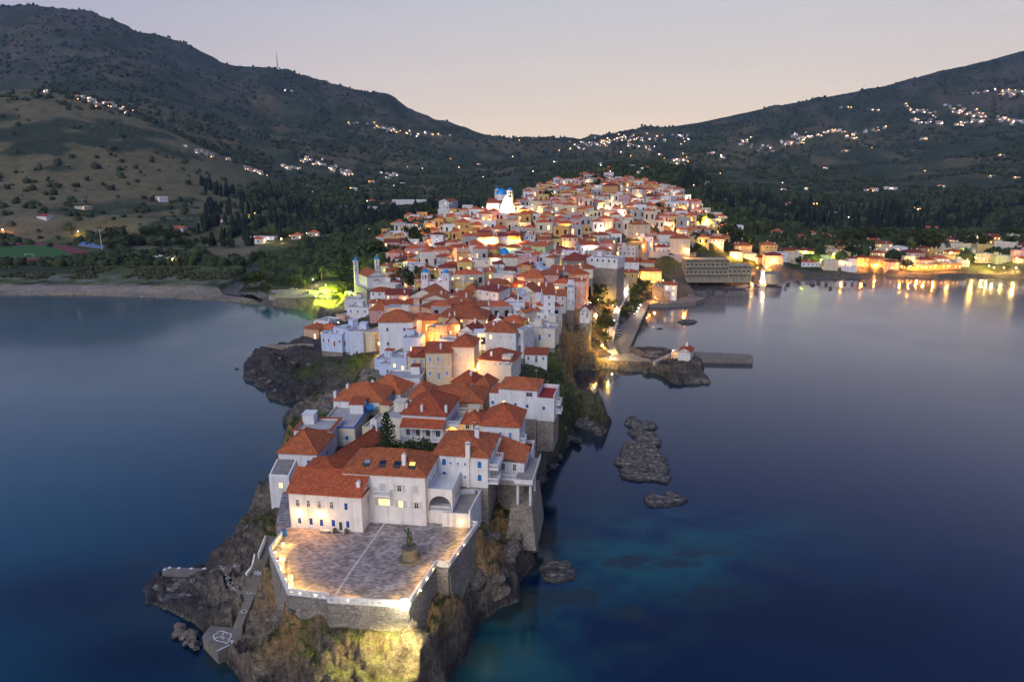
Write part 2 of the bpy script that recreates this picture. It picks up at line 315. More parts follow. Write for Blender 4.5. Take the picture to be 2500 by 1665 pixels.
def mat_roof(name, col, rnd=.18):
    if name in MATS: return MATS[name]
    m, N, L, B = nmat(name)
    uv = N.new('ShaderNodeUVMap'); sp = N.new('ShaderNodeSeparateXYZ'); L.new(uv.outputs[0], sp.inputs[0])
    def mth(op, a, b=None, c=None):
        n = N.new('ShaderNodeMath'); n.operation = op
        for k, v in enumerate((a, b, c)):
            if v is None: continue
            if isinstance(v, (int, float)): n.inputs[k].default_value = v
            else: L.new(v, n.inputs[k])
        return n.outputs[0]
    sx = mth('SINE', mth('MULTIPLY', sp.outputs[0], 2*math.pi/.44))          # barrel tiles run down the slope
    fr = mth('FRACT', mth('MULTIPLY', sp.outputs[1], 1/.36))
    h = mth('ADD', mth('MULTIPLY', sx, .5), mth('MULTIPLY', fr, -.35))
    tc = N.new('ShaderNodeTexCoord'); nz = N.new('ShaderNodeTexNoise'); nz.inputs['Scale'].default_value = 2.2; nz.inputs['Detail'].default_value = 8; nz.inputs['Roughness'].default_value=.7
    L.new(tc.outputs['Object'], nz.inputs[0])
    wn = N.new('ShaderNodeTexWhiteNoise'); wn.noise_dimensions='2D'
    cb = N.new('ShaderNodeCombineXYZ'); L.new(mth('FLOOR', mth('MULTIPLY', sp.outputs[0], 1/.44)), cb.inputs[0]); L.new(mth('FLOOR', mth('MULTIPLY', sp.outputs[1], 1/.36)), cb.inputs[1]); L.new(cb.outputs[0], wn.inputs[0])
    f = mth('ADD', mth('MULTIPLY', nz.outputs[0], .75), mth('MULTIPLY', wn.outputs[0], .40))
    f = mth('ADD', f, mth('MULTIPLY', sx, .24)); f = mth('ADD', f, .36)
    oi = N.new('ShaderNodeObjectInfo'); f = mth('MULTIPLY', f, mth('ADD', mth('MULTIPLY', oi.outputs['Random'], 2*rnd), 1-rnd))
    vs = N.new('ShaderNodeVectorMath'); vs.operation='SCALE'; vs.inputs[0].default_value = col; L.new(f, vs.inputs['Scale'])
    L.new(vs.outputs[0], B.inputs['Base Color']); B.inputs['Roughness'].default_value = .8; B.inputs['Specular IOR Level'].default_value=.25
    bp = N.new('ShaderNodeBump'); bp.inputs['Strength'].default_value=.7; bp.inputs['Distance'].default_value=.06; L.new(h, bp.inputs['Height']); L.new(bp.outputs[0], B.inputs['Normal'])
    MATS[name] = m; return m
def mat_stone(name, c1, c2, mortar, scale=1.6, bump=.6):
    if name in MATS: return MATS[name]
    m, N, L, B = nmat(name)
    tc = N.new('ShaderNodeTexCoord'); mp = N.new('ShaderNodeMapping'); mp.inputs['Scale'].default_value=(1,1,1.9); L.new(tc.outputs['Object'], mp.inputs[0])
    vo = N.new('ShaderNodeTexVoronoi'); vo.inputs['Scale'].default_value = scale; L.new(mp.outputs[0], vo.inputs[0])
    vd = N.new('ShaderNodeTexVoronoi'); vd.feature='DISTANCE_TO_EDGE'; vd.inputs['Scale'].default_value = scale; L.new(mp.outputs[0], vd.inputs[0])
    mx = N.new('ShaderNodeMix'); mx.data_type='RGBA'; sp = N.new('ShaderNodeSeparateColor'); L.new(vo.outputs['Color'], sp.inputs[0]); L.new(sp.outputs[0], mx.inputs[0])
    mx.inputs[6].default_value = (*c1,1); mx.inputs[7].default_value = (*c2,1)
    m2 = N.new('ShaderNodeMix'); m2.data_type='RGBA'; r = N.new('ShaderNodeMapRange'); r.inputs['From Max'].default_value=.09; L.new(vd.outputs[0], r.inputs[0]); L.new(r.outputs[0], m2.inputs[0])
    m2.inputs[6].default_value=(*mortar,1); L.new(mx.outputs[2], m2.inputs[7])
    nz = N.new('ShaderNodeTexNoise'); nz.inputs['Scale'].default_value=.35; nz.inputs['Detail'].default_value=6; L.new(tc.outputs['Object'], nz.inputs[0])
    r2 = N.new('ShaderNodeMapRange'); r2.inputs['To Min'].default_value=.45; r2.inputs['To Max'].default_value=1.5; L.new(nz.outputs[0], r2.inputs[0])
    vs = N.new('ShaderNodeVectorMath'); vs.operation='SCALE'; L.new(m2.outputs[2], vs.inputs[0]); L.new(r2.outputs[0], vs.inputs['Scale'])
    L.new(vs.outputs[0], B.inputs['Base Color']); B.inputs['Roughness'].default_value=.9
    bp = N.new('ShaderNodeBump'); bp.inputs['Strength'].default_value=bump; bp.inputs['Distance'].default_value=.08; L.new(r.outputs[0], bp.inputs['Height']); L.new(bp.outputs[0], B.inputs['Normal'])
    MATS[name] = m; return m

# ------------------------------------------------------------------ object helpers
def tag(o, label=None, cat=None, group=None, kind=None):
    if label: o['label'] = label
    if cat: o['category'] = cat
    if group: o['group'] = group
    if kind: o['kind'] = kind
    return o
def empty(name, loc, rz=0.0, **k):
    o = bpy.data.objects.new(name, None); COL.objects.link(o); o.location = loc; o.rotation_euler = (0, 0, rz); o.empty_display_size = .1
    return tag(o, **k)
class MB:
    """collects polygons, with a material slot and optional uv for each"""
    def __init__(s): s.v = []; s.f = []; s.m = []; s.uv = []; s.mats = []
    def slot(s, m):
        if m not in s.mats: s.mats.append(m)
        return s.mats.index(m)
    def face(s, pts, m, uv=None):
        n = len(s.v); s.v += [tuple(p) for p in pts]; s.f.append(list(range(n, n+len(pts)))); s.m.append(s.slot(m)); s.uv.append(uv)
    def box(s, x0, x1, y0, y1, z0, z1, m, top=True, bottom=True):
        p = [(x0,y0,z0),(x1,y0,z0),(x1,y1,z0),(x0,y1,z0),(x0,y0,z1),(x1,y0,z1),(x1,y1,z1),(x0,y1,z1)]
        s.hexa(p, m, top, bottom)
    def hexa(s, p, m, top=True, bottom=True):
        n = len(s.v); s.v += [tuple(q) for q in p]
        F = [(0,1,5,4),(1,2,6,5),(2,3,7,6),(3,0,4,7)]
        if top: F.append((4,5,6,7))
        if bottom: F.append((3,2,1,0))
        k = s.slot(m)
        for f in F: s.f.append([n+i for i in f]); s.m.append(k); s.uv.append(None)
    def prism(s, pts, z0, z1, m, top=None, cap=True):
        """vertical prism over a plan polygon (counter-clockwise); z0/z1 may be lists"""
        k = len(pts); n = len(s.v)
        za = z0 if isinstance(z0, (list, tuple)) else [z0]*k; zb = z1 if isinstance(z1, (list, tuple)) else [z1]*k
        s.v += [(p[0], p[1], za[i]) for i, p in enumerate(pts)]+[(p[0], p[1], zb[i]) for i, p in enumerate(pts)]
        q = s.slot(m)
        for i in range(k):
            j = (i+1) % k; s.f.append([n+i, n+j, n+k+j, n+k+i]); s.m.append(q); s.uv.append(None)
        if cap:
            s.f.append([n+k+i for i in range(k)]); s.m.append(s.slot(top) if top else q); s.uv.append(None)
    def tube(s, a, b, r0, r1, m, n=6, cap=True):
        a = Vector(a); b = Vector(b); d = (b-a).normalized(); t = Vector((0,0,1)) if abs(d.z) < .9 else Vector((1,0,0))
        u = d.cross(t).normalized(); w = d.cross(u); k = len(s.v)
        for c, r in ((a, r0), (b, r1)):
            for i in range(n):
                g = 2*math.pi*i/n; s.v.append(tuple(c+u*(r*math.cos(g))+w*(r*math.sin(g))))
        q = s.slot(m)
        for i in range(n):
            j = (i+1) % n; s.f.append([k+i, k+n+i, k+n+j, k+j]); s.m.append(q); s.uv.append(None)
        if cap:
            s.f.append([k+i for i in range(n)]); s.m.append(q); s.uv.append(None); s.f.append([k+n+n-1-i for i in range(n)]); s.m.append(q); s.uv.append(None)
    def lathe(s, prof, c, m, n=10, cap=True):
        k = len(s.v)
        for r, z in prof:
            for i in range(n):
                g = 2*math.pi*i/n; s.v.append((c[0]+r*math.cos(g), c[1]+r*math.sin(g), c[2]+z))
        q = s.slot(m)
        for a in range(len(prof)-1):
            for i in range(n):
                j = (i+1) % n; s.f.append([k+a*n+i, k+a*n+j, k+(a+1)*n+j, k+(a+1)*n+i]); s.m.append(q); s.uv.append(None)
        if cap: s.f.append([k+(len(prof)-1)*n+i for i in range(n)]); s.m.append(q); s.uv.append(None)
    def build(s, name, parent=None, loc=None, rz=0.0, smooth=False, **k):
        me = bpy.data.meshes.new(name); me.from_pydata(s.v, [], s.f)
        for m in s.mats: me.materials.append(m)
        if len(s.mats) > 1: me.polygons.foreach_set('material_index', s.m)
        if any(u for u in s.uv):
            l = me.uv_layers.new(name='UVMap'); c = 0
            for f, u in zip(s.f, s.uv):
                if u:
                    for i in range(len(f)): l.data[c+i].uv = u[i]
                c += len(f)
        if smooth: me.polygons.foreach_set('use_smooth', [True]*len(me.polygons))
        o = bpy.data.objects.new(name, me); COL.objects.link(o)
        if parent: o.parent = parent
        if loc is not None: o.location = loc
        if rz: o.rotation_euler = (0, 0, rz)
        return tag(o, **k)
def npmesh(name, V, F, mat, smooth=True, cols=None, parent=None, **k):
    """mesh from numpy arrays; F is n x 3 or n x 4"""
    me = bpy.data.meshes.new(name); nf, w = F.shape
    me.vertices.add(len(V)); me.vertices.foreach_set('co', np.ascontiguousarray(V, np.float32).ravel())
    me.loops.add(nf*w); me.loops.foreach_set('vertex_index', np.ascontiguousarray(F, np.int32).ravel())
    me.polygons.add(nf); me.polygons.foreach_set('loop_start', np.arange(0, nf*w, w, dtype=np.int32)); me.polygons.foreach_set('loop_total', np.full(nf, w, np.int32))
    if smooth: me.polygons.foreach_set('use_smooth', np.ones(nf, bool))
    me.update(calc_edges=True)
    for nm, c in (cols or {}).items():
        a = me.color_attributes.new(nm, 'FLOAT_COLOR', 'POINT'); a.data.foreach_set('color', np.ascontiguousarray(np.concatenate([c, np.ones((len(c), 1))], 1), np.float32).ravel())
    for m in (mat if isinstance(mat, (list, tuple)) else [mat]): me.materials.append(m)
    o = bpy.data.objects.new(name, me); COL.objects.link(o)
    if parent: o.parent = parent
    return tag(o, **k)
def copy_tree(o, parent=None):
    c = o.copy(); COL.objects.link(c); c.parent = parent
    for ch in o.children: copy_tree(ch, c)
    return c

# ------------------------------------------------------------------ land
def mat_land():
    m, N, L, B = nmat('land')
    at_ = N.new('ShaderNodeAttribute'); at_.attribute_name = 'Col'
    geo = N.new('ShaderNodeNewGeometry')
    n1 = N.new('ShaderNodeTexNoise'); n1.inputs['Scale'].default_value=.9; n1.inputs['Detail'].default_value=9; n1.inputs['Roughness'].default_value=.65; L.new(geo.outputs['Position'], n1.inputs[0])
    n2 = N.new('ShaderNodeTexNoise'); n2.inputs['Scale'].default_value=.06; n2.inputs['Detail'].default_value=9; n2.inputs['Roughness'].default_value=.75; L.new(geo.outputs['Position'], n2.inputs[0])
    def mr(src, a, b, c=.3, d=.7):
        r = N.new('ShaderNodeMapRange'); r.inputs['From Min'].default_value=c; r.inputs['From Max'].default_value=d; r.inputs['To Min'].default_value=a; r.inputs['To Max'].default_value=b; L.new(src, r.inputs[0]); return r.outputs[0]
    mm = N.new('ShaderNodeMath'); mm.operation='MULTIPLY'; L.new(mr(n1.outputs[0], .4, 1.6), mm.inputs[0]); L.new(mr(n2.outputs[0], .6, 1.4), mm.inputs[1])
    vs = N.new('ShaderNodeVectorMath'); vs.operation='SCALE'; L.new(at_.outputs['Color'], vs.inputs[0]); L.new(mm.outputs[0], vs.inputs['Scale'])
    L.new(vs.outputs[0], B.inputs['Base Color']); B.inputs['Roughness'].default_value=.95; B.inputs['Specular IOR Level'].default_value=.2
    n3 = N.new('ShaderNodeTexNoise'); n3.inputs['Scale'].default_value=3.2; n3.inputs['Detail'].default_value=8; n3.inputs['Roughness'].default_value=.75; L.new(geo.outputs['Position'], n3.inputs[0])
    m3 = N.new('ShaderNodeMath'); m3.operation='MULTIPLY'; L.new(mm.outputs[0], m3.inputs[0]); L.new(mr(n3.outputs[0], .45, 1.55, .35, .65), m3.inputs[1]); L.new(m3.outputs[0], vs.inputs['Scale'])
    bp = N.new('ShaderNodeBump'); bp.inputs['Strength'].default_value=1.0; bp.inputs['Distance'].default_value=.5; L.new(n1.outputs[0], bp.inputs['Height']); L.new(bp.outputs[0], B.inputs['Normal'])
    return m
def lerp(a, b, t): return a*(1-t[..., None])+np.asarray(b)*t[..., None]
FIELDS = [_poly(5, *[('L',u,v) for u, v in q]) for q in (((1060,500),(1640,530),(1640,600),(1060,590)), ((1700,500),(2000,455),(2160,490),(2100,560),(1900,640),(1700,600)), ((1960,370),(2080,320),(2355,315),(2355,340),(2200,380)), ((0,420),(380,385),(560,440),(300,475),(0,468)))]
def land():
    Ys = np.concatenate([np.arange(62, 210, .5), np.arange(210, 340, .8), np.arange(340, 600, 1.6), 600*1.0078**np.arange(0, 268)])
    A = np.linspace(-1.0, 1.0, 1001)
    Y, a = np.meshgrid(Ys, A, indexing='ij'); X = a*Y
    Z = terrain(X, Y)
    gy, gx = np.gradient(Z); dY = np.gradient(Y, axis=0); dX = np.gradient(X, axis=1)
    slope = np.sqrt((gy/dY)**2+(gx/dX)**2)
    d = np.full(X.shape, 250.0); mk = Y < 640; d[mk] = sdist(X[mk], Y[mk], CXY)
    n1 = fbm(X/30, Y/30, 5); n2 = fbm(X/6+9, Y/6, 4); n3 = fbm(X/180+5, Y/180, 5); n4 = fbm(X/70+2, Y/70, 5)
    far = sm(330, 430, Y)
    # headland: rock, ochre weathering, grass on the flatter tops
    rock = lerp(np.full(X.shape+(3,), .0)+np.array([.085,.07,.055]), [.155,.125,.09], sm(.35,.7,n2))
    rock = lerp(rock, [.26,.15,.045], sm(.45,.62,n1)*sm(4,9,Z)*.75)
    pc_ = at(1400,810,12); rock = lerp(rock, [.24,.15,.06], np.exp(-(((X-pc_.x)/20)**2+((Y-pc_.y)/26)**2))*.8*sm(.3,.5,n2+.1))
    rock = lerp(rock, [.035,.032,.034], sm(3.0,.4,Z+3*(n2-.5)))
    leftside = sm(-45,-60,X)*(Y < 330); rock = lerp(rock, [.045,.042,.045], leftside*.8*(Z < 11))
    grass = lerp(np.zeros(X.shape+(3,))+np.array([.055,.075,.014]), [.028,.042,.012], sm(.4,.65,n2))
    g = sm(.95,.55,slope)*sm(.40,.56,n1)*sm(4.5,8,Z)
    # the green slopes: east side below the tall houses, and the cove
    for px, py, z, r in [(1345,960,12,20),(1365,900,15,9),(1400,760,19,6),(890,885,9,9),(1480,770,8,12),(1545,735,4,10),(1330,880,15,7),(760,870,9,9)]:
        p = at(px, py, z); g = np.maximum(g, np.exp(-(((X-p.x)**2+(Y-p.y)**2)/r**2))*sm(.25,.5,n2+.1)*1.1)
    near = lerp(rock, grass, np.clip(g, 0, 1)*(Z > 1.5))
    paved = np.array([.20,.17,.14])
    inner = sm(9, 13, d)*(Y > 120)*(Y < 400)*sm(9, 12, Z); near = lerp(near, paved, inner*.8*(1-np.clip(g,0,1)))
    # shores and valleys
    u = CX+FPX/CP*a
    sand = lerp(np.zeros(X.shape+(3,))+np.array([.33,.26,.18]), [.27,.23,.18], sm(.4,.6,n1))
    dark = lerp(np.zeros(X.shape+(3,))+np.array([.022,.036,.014]), [.044,.062,.022], sm(.35,.65,n4))
    olive = lerp(np.zeros(X.shape+(3,))+np.array([.105,.100,.036]), [.15,.125,.062], sm(.35,.65,n1))
    hb = sm(.50,.62, n3*.6+n4*.4)                     # woods against open slopes
    brown = sm(1650, 1250, Y)*sm(700, 500, u)*sm(600, 720, Y)       # dry hill on the left
    hills = lerp(olive*.8, dark*1.15, np.clip(1-hb*1.0, 0, 1)*.85)
    hills = lerp(hills, [.145,.122,.055], brown*sm(.34,.46,n4)*.9)
    knoll = np.exp(-((u-1540)/150)**2)*sm(820, 900, Y)*sm(1350, 1150, Y); hills = lerp(hills, [.11,.10,.05], knoll*.9)
    # terraces: thin dry stone lines along the contours
    ter = (np.abs(((Z+6*(n1-.5))/7.0) % 1-.5) < .06)*(Y > 650)*(Y < 2200)*sm(.4,.55,n3+.05)
    hills = lerp(hills, [.16,.145,.10], ter*.35)
    up = sm(150, 420, Z); hills = lerp(hills, [.050,.056,.048], up*sm(.35,.6,n4)*.6)
    flatland = lerp(lerp(np.zeros(X.shape+(3,))+np.array([.075,.092,.028]), [.036,.050,.017], sm(.45,.6,n1)), [.13,.115,.06], sm(.60,.68,n3)*.8)
    f = lerp(flatland, hills.copy(), np.zeros(X.shape)); t = sm(620, 720, Y)[..., None]; f = flatland*(1-t)+hills*t
    beach = sm(34+14*(n2-.5)*2, 20, d)*(Y < 560)*(u < 700); f = f*(1-beach[...,None])+sand*beach[...,None]
    dune = sm(34, 40, d)*sm(75, 55, d)*(Y < 560)*(u < 640)*sm(.42,.5,n2); f = lerp(f, [.17,.165,.12], dune*.8)
    for P_ in FIELDS:
        mk = (np.abs(X-P_[:,0].mean()) < 90)&(np.abs(Y-P_[:,1].mean()) < 90); f[mk] = lerp(f[mk], [.15,.125,.07], sm(-2, 1, sdist(X[mk], Y[mk], P_)))
    rb = sm(16, 6, d)*(Y < 700)*(u > 1600); f = lerp(f, [.10,.085,.065], rb)
    town = sm(1.0,.0,np.abs(u-1350)/430*1.0)*(Y > 380)*(Y < 820); f = lerp(f, [.10,.085,.06], np.clip(town*1.2,0,1)*.6*(np.abs(u-1370) < 330))
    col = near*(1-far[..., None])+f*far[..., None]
    col = lerp(col, [.10,.10,.07], ((Z < 0)*1.0))
    nr, nc = X.shape; idx = np.arange(nr*nc).reshape(nr, nc)
    F = np.stack([idx[:-1,:-1], idx[:-1,1:], idx[1:,1:], idx[1:,:-1]], -1).reshape(-1, 4)
    V = np.stack([X, Y, Z], -1).reshape(-1, 3)
    keep = ~((Z.reshape(-1)[F] < -8.9).all(1)); F = F[keep]
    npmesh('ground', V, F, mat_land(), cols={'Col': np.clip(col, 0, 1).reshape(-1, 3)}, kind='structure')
land()
def sea():
    Ys = np.concatenate([np.arange(-300, 60, 20), np.arange(60, 180, .8), np.arange(180, 340, 2.0), np.arange(340, 520, 4), [540, 580, 640, 760, 900]])
    A = np.linspace(-1, 1, 501)
    Y, a = np.meshgrid(Ys, A, indexing='ij'); X = a*(np.abs(Y)+(Y < 60)*(60-Y)*3+40)*1.2
    d = sdist(X, Y, CXY)
    n = fbm(X/26, Y/16, 4); n2 = fbm(X/7, Y/5, 4)
    def P(px, py, rx, ry):
        p = at(px, py, 0); return np.exp(-(((X-p.x)/rx)**2+((Y-p.y)/ry)**2))
    teal = np.clip(P(1480,1310,24,15)*.8+.7*P(1600,1430,30,12)+.9*P(1230,1570,14,9)+.5*P(1780,1300,24,12)+.5*P(500,1600,14,8)+.7*P(1350,1470,22,12)+.4*P(1200,1640,14,6), 0, 1)*sm(.25,.62,.55*n+.45*n2)
    shallow = np.exp(np.minimum(d, 0)/7.0)
    reef = np.clip(P(1550,1430,26,9)+P(1420,1330,16,7)+P(1700,1380,18,6)+P(1400,1510,18,7)+P(1500,1400,14,5)+P(1300,1100,12,16)*.7+P(1450,1200,16,12)*.7+P(350,1420,10,8)*.8+P(700,720+280,10,8)*.5, 0, 1)*sm(.45,.6,n2)
    col = np.zeros(X.shape+(3,))+np.array([.000,.009,.038])
    col = lerp(col, [.002,.014,.028], sm(.4,.7,n)*.6)
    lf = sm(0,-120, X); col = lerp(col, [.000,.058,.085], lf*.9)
    rt = sm(60, 230, X)*sm(110,200,Y); col = lerp(col, [.028,.030,.075], rt*.7); col = lerp(col, [.125,.115,.135], sm(20, 120, X)*sm(190, 340, Y)*.85)  # right bay's body colour lightened to stand in for reflected sky
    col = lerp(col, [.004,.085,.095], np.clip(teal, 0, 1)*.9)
    col = lerp(col, [.035,.050,.035], np.clip(shallow*.75, 0, 1)*sm(.25,.6,n2))
    col = lerp(col, [.012,.022,.022], reef*.85)
    dk = np.clip(P(2050,1500,30,10)+P(350,1600,14,7)+P(150,1450,20,10), 0, 1); col = lerp(col, [.002,.004,.016], dk*.8)
    nr, nc = X.shape; idx = np.arange(nr*nc).reshape(nr, nc)
    F = np.stack([idx[:-1,:-1], idx[:-1,1:], idx[1:,1:], idx[1:,:-1]], -1).reshape(-1, 4)
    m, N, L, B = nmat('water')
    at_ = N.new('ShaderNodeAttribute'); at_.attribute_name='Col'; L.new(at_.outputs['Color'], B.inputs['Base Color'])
    geo = N.new('ShaderNodeNewGeometry'); mp = N.new('ShaderNodeMapping'); mp.inputs['Scale'].default_value=(.35,1.2,1); L.new(geo.outputs['Position'], mp.inputs[0])
    nz = N.new('ShaderNodeTexNoise'); nz.inputs['Scale'].default_value=.5; nz.inputs['Detail'].default_value=4; L.new(mp.outputs[0], nz.inputs[0])
    n2_ = N.new('ShaderNodeTexNoise'); n2_.inputs['Scale'].default_value=.02; n2_.inputs['Detail'].default_value=3; L.new(geo.outputs['Position'], n2_.inputs[0])
    r = N.new('ShaderNodeMapRange'); r.inputs['From Min'].default_value=.4; r.inputs['From Max'].default_value=.65; r.inputs['To Min'].default_value=.10; r.inputs['To Max'].default_value=.18; L.new(n2_.outputs[0], r.inputs[0]); ra = N.new('ShaderNodeAttribute'); ra.attribute_name='Calm'; rs_ = N.new('ShaderNodeSeparateColor'); L.new(ra.outputs['Color'], rs_.inputs[0]); rr_ = N.new('ShaderNodeMath'); rr_.operation='ADD'; L.new(r.outputs[0], rr_.inputs[0]); L.new(rs_.outputs[0], rr_.inputs[1]); L.new(rr_.outputs[0], B.inputs['Roughness'])
    bp = N.new('ShaderNodeBump'); bp.inputs['Strength'].default_value=.05; bp.inputs['Distance'].default_value=.3; L.new(nz.outputs[0], bp.inputs['Height']); L.new(bp.outputs[0], B.inputs['Normal'])
    B.inputs['IOR'].default_value=1.34; B.inputs['Coat Weight'].default_value=.45; B.inputs['Coat Roughness'].default_value=.05; B.inputs['Coat IOR'].default_value=1.3; L.new(bp.outputs[0], B.inputs['Coat Normal'])
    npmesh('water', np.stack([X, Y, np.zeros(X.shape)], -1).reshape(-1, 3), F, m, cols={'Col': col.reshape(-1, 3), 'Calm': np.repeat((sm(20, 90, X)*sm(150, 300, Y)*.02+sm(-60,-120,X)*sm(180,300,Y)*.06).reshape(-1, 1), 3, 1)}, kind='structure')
sea()
# ------------------------------------------------------------------ building kit
white = M('white_lime', (.72,.71,.69), var=.10, scale=.6, rnd=.08, grime=.22)
WALLC = {'w': white, 'i': M('ivory_paint', (.68,.62,.50), var=.08, scale=.6, rnd=.08, grime=.2), 'c': M('cream_paint', (.66,.56,.38), var=.08, scale=.6, rnd=.1, grime=.25),
         'p': M('peach_paint', (.62,.38,.24), var=.08, scale=.6, rnd=.1, grime=.25), 'y': M('yellow_paint', (.62,.44,.16), var=.08, scale=.6, rnd=.1, grime=.25),  # on some walls these colours also stand in for lamp glow
         'k': M('pink_paint', (.58,.34,.31), var=.08, scale=.6, rnd=.1, grime=.25), 'g': M('grey_render', (.40,.38,.35), var=.2, scale=.8, rnd=.1, grime=.35),
         'u': M('white_lime_dusk_blue', (.52,.60,.74), var=.08, scale=.6, rnd=.08, grime=.15), 's': mat_stone('rubble_stone', (.22,.19,.15), (.36,.31,.25), (.12,.10,.085)),  # the pale blue is white wall with dusk light put into the colour
         'n': M('green_paint', (.42,.52,.33), var=.1, scale=.6, rnd=.08, grime=.2), 'o': M('ochre_paint', (.58,.33,.11), var=.1, scale=.6, rnd=.08, grime=.25)}  # ochre also stands in for orange lamp glow on a few walls
CNAME = {'w':'white','i':'ivory','c':'cream','p':'peach','y':'yellow','k':'pink','g':'grey','u':'blue-lit white','s':'stone','n':'pale green','o':'ochre'}
roofs = [mat_roof('roof_tiles_red', (.38,.088,.034)), mat_roof('roof_tiles_orange', (.41,.115,.042)), mat_roof('roof_tiles_dark', (.23,.052,.032))]
trim = M('trim_white', (.74,.73,.70), var=.05)
flatroof = M('flat_roof_screed', (.40,.38,.37), var=.25, scale=.5, bump=.2, rnd=.1)
stonefloor = M('terrace_screed', (.30,.27,.24), var=.25, scale=.7, bump=.2)
glass = M('dark_glass', (.02,.022,.028), rough=.12, var=.05, spec=.6)
SHC = {'b': M('blue_shutter', (.015,.065,.32), rough=.5, var=.1), 'l': M('light_blue_shutter', (.16,.30,.52), rough=.6, var=.1), 'r': M('dark_red_shutter', (.16,.012,.016), rough=.5, var=.1),
       'w': M('grey_white_shutter', (.50,.51,.48), rough=.6, var=.1), 't': M('turquoise_shutter', (.012,.13,.36), rough=.5, var=.1), 'n': glass, 'd': M('brown_shutter', (.09,.055,.03), rough=.6, var=.15),
       'y': EM('lit_window', (1.0,.55,.16), 2.4), 'e': M('green_shutter', (.02,.09,.05), rough=.5, var=.1)}
SNAME = {'b':'blue','l':'light blue','r':'dark red','w':'pale grey','t':'turquoise','n':'dark glass','d':'brown','y':'glowing','e':'green'}
_wm = {}
def window_mesh(w, h, st, arch, full):
    key = (round(w, 2), round(h, 2), st, arch, full)
    if key in _wm: return _wm[key]
    fr = MB(); pn = MB(); ex = MB(); t = .09
    def outline(w, h, z0=0.0):
        if not arch: return [(-w/2, z0), (w/2, z0), (w/2, h), (-w/2, h)]
        r = w/2; k = 8
        return [(-w/2, z0), (w/2, z0)]+[(r*math.cos(math.pi*i/k), h-r+r*math.sin(math.pi*i/k)) for i in range(k+1)]
    o = outline(w, h); i_ = outline(w-2*t, h-t, t)
    n = len(o)
    for a in range(n):
        b = (a+1) % n
        fr.face([(o[a][0], -.07, o[a][1]), (o[b][0], -.07, o[b][1]), (i_[b][0], -.07, i_[b][1]), (i_[a][0], -.07, i_[a][1])], trim)
        fr.face([(o[a][0], 0, o[a][1]), (o[b][0], 0, o[b][1]), (o[b][0], -.07, o[b][1]), (o[a][0], -.07, o[a][1])], trim)
    fr.box(-w/2-.08, w/2+.08, -.16, 0, -.09, 0, trim)
    pn.face([(p[0], -.03, p[1]) for p in i_], SHC[st])
    if st in 'ny' and full:                                   # glazing bars and open leaves
        c = SHC['w'] if st == 'y' else trim
        ex.box(-.025, .025, -.06, -.03, t, h-t, c); ex.box(-w/2+t, w/2-t, -.06, -.03, h*.6, h*.6+.04, c)
    elif full and w > .6:
        ex.box(-.02, .02, -.055, -.03, t, h-t*1.2, SHC[st])
        for zz in np.arange(t+.15, h-(w/2 if arch else t)-.1, .28): ex.box(-w/2+t+.06, -.06, -.045, -.03, zz, zz+.05, SHC[st]); ex.box(.06, w/2-t-.06, -.045, -.03, zz, zz+.05, SHC[st])
    a = fr.build('window'); b = pn.build('pane'); c = ex.build('shutter' if st not in 'ny' else 'glazing_bar') if ex.f else None
    for q in (a, b, c):
        if q: COL.objects.unlink(q)
    _wm[key] = (a, b, c); return _wm[key]
def add_window(root, loc, face, w=.95, h=1.5, st='b', arch=False, full=True, name='window'):
    a, b, c = window_mesh(w, h, st, arch, full)
    o = a.copy(); o.name = name; COL.objects.link(o); o.parent = root; o.location = loc; o.rotation_euler = (0, 0, {'front':0,'right':R(90),'back':R(180),'left':R(-90)}[face])
    p = b.copy(); COL.objects.link(p); p.parent = o
    if c: q = c.copy(); COL.objects.link(q); q.parent = o
    return o
def add_window_far(root, loc, face, w, h, st):
    """far window: one mesh with frame and pane"""
    key = ('far', round(w, 1), round(h, 1), st)
    if key not in _wm:
        m = MB(); m.box(-w/2-.08, w/2+.08, -.05, 0, -.08, h+.08, trim); m.box(-w/2, w/2, -.09, -.05, 0, h, SHC[st], bottom=False)
        a = m.build('window'); COL.objects.unlink(a); _wm[key] = a
    o = _wm[key].copy(); COL.objects.link(o); o.parent = root; o.location = loc; o.rotation_euler = (0, 0, {'front':0,'right':R(90),'back':R(180),'left':R(-90)}[face])
def slope_face(mb, pts, m):
    """roof plane with uv in metres: u along the eave (first edge), v up the slope"""
    p = [Vector(q) for q in pts]; u = (p[1]-p[0]).normalized(); n = u.cross(p[2]-p[0]).normalized(); v = n.cross(u)
    mb.face(pts, m, [((q-p[0]).dot(u), (q-p[0]).dot(v)) for q in p])
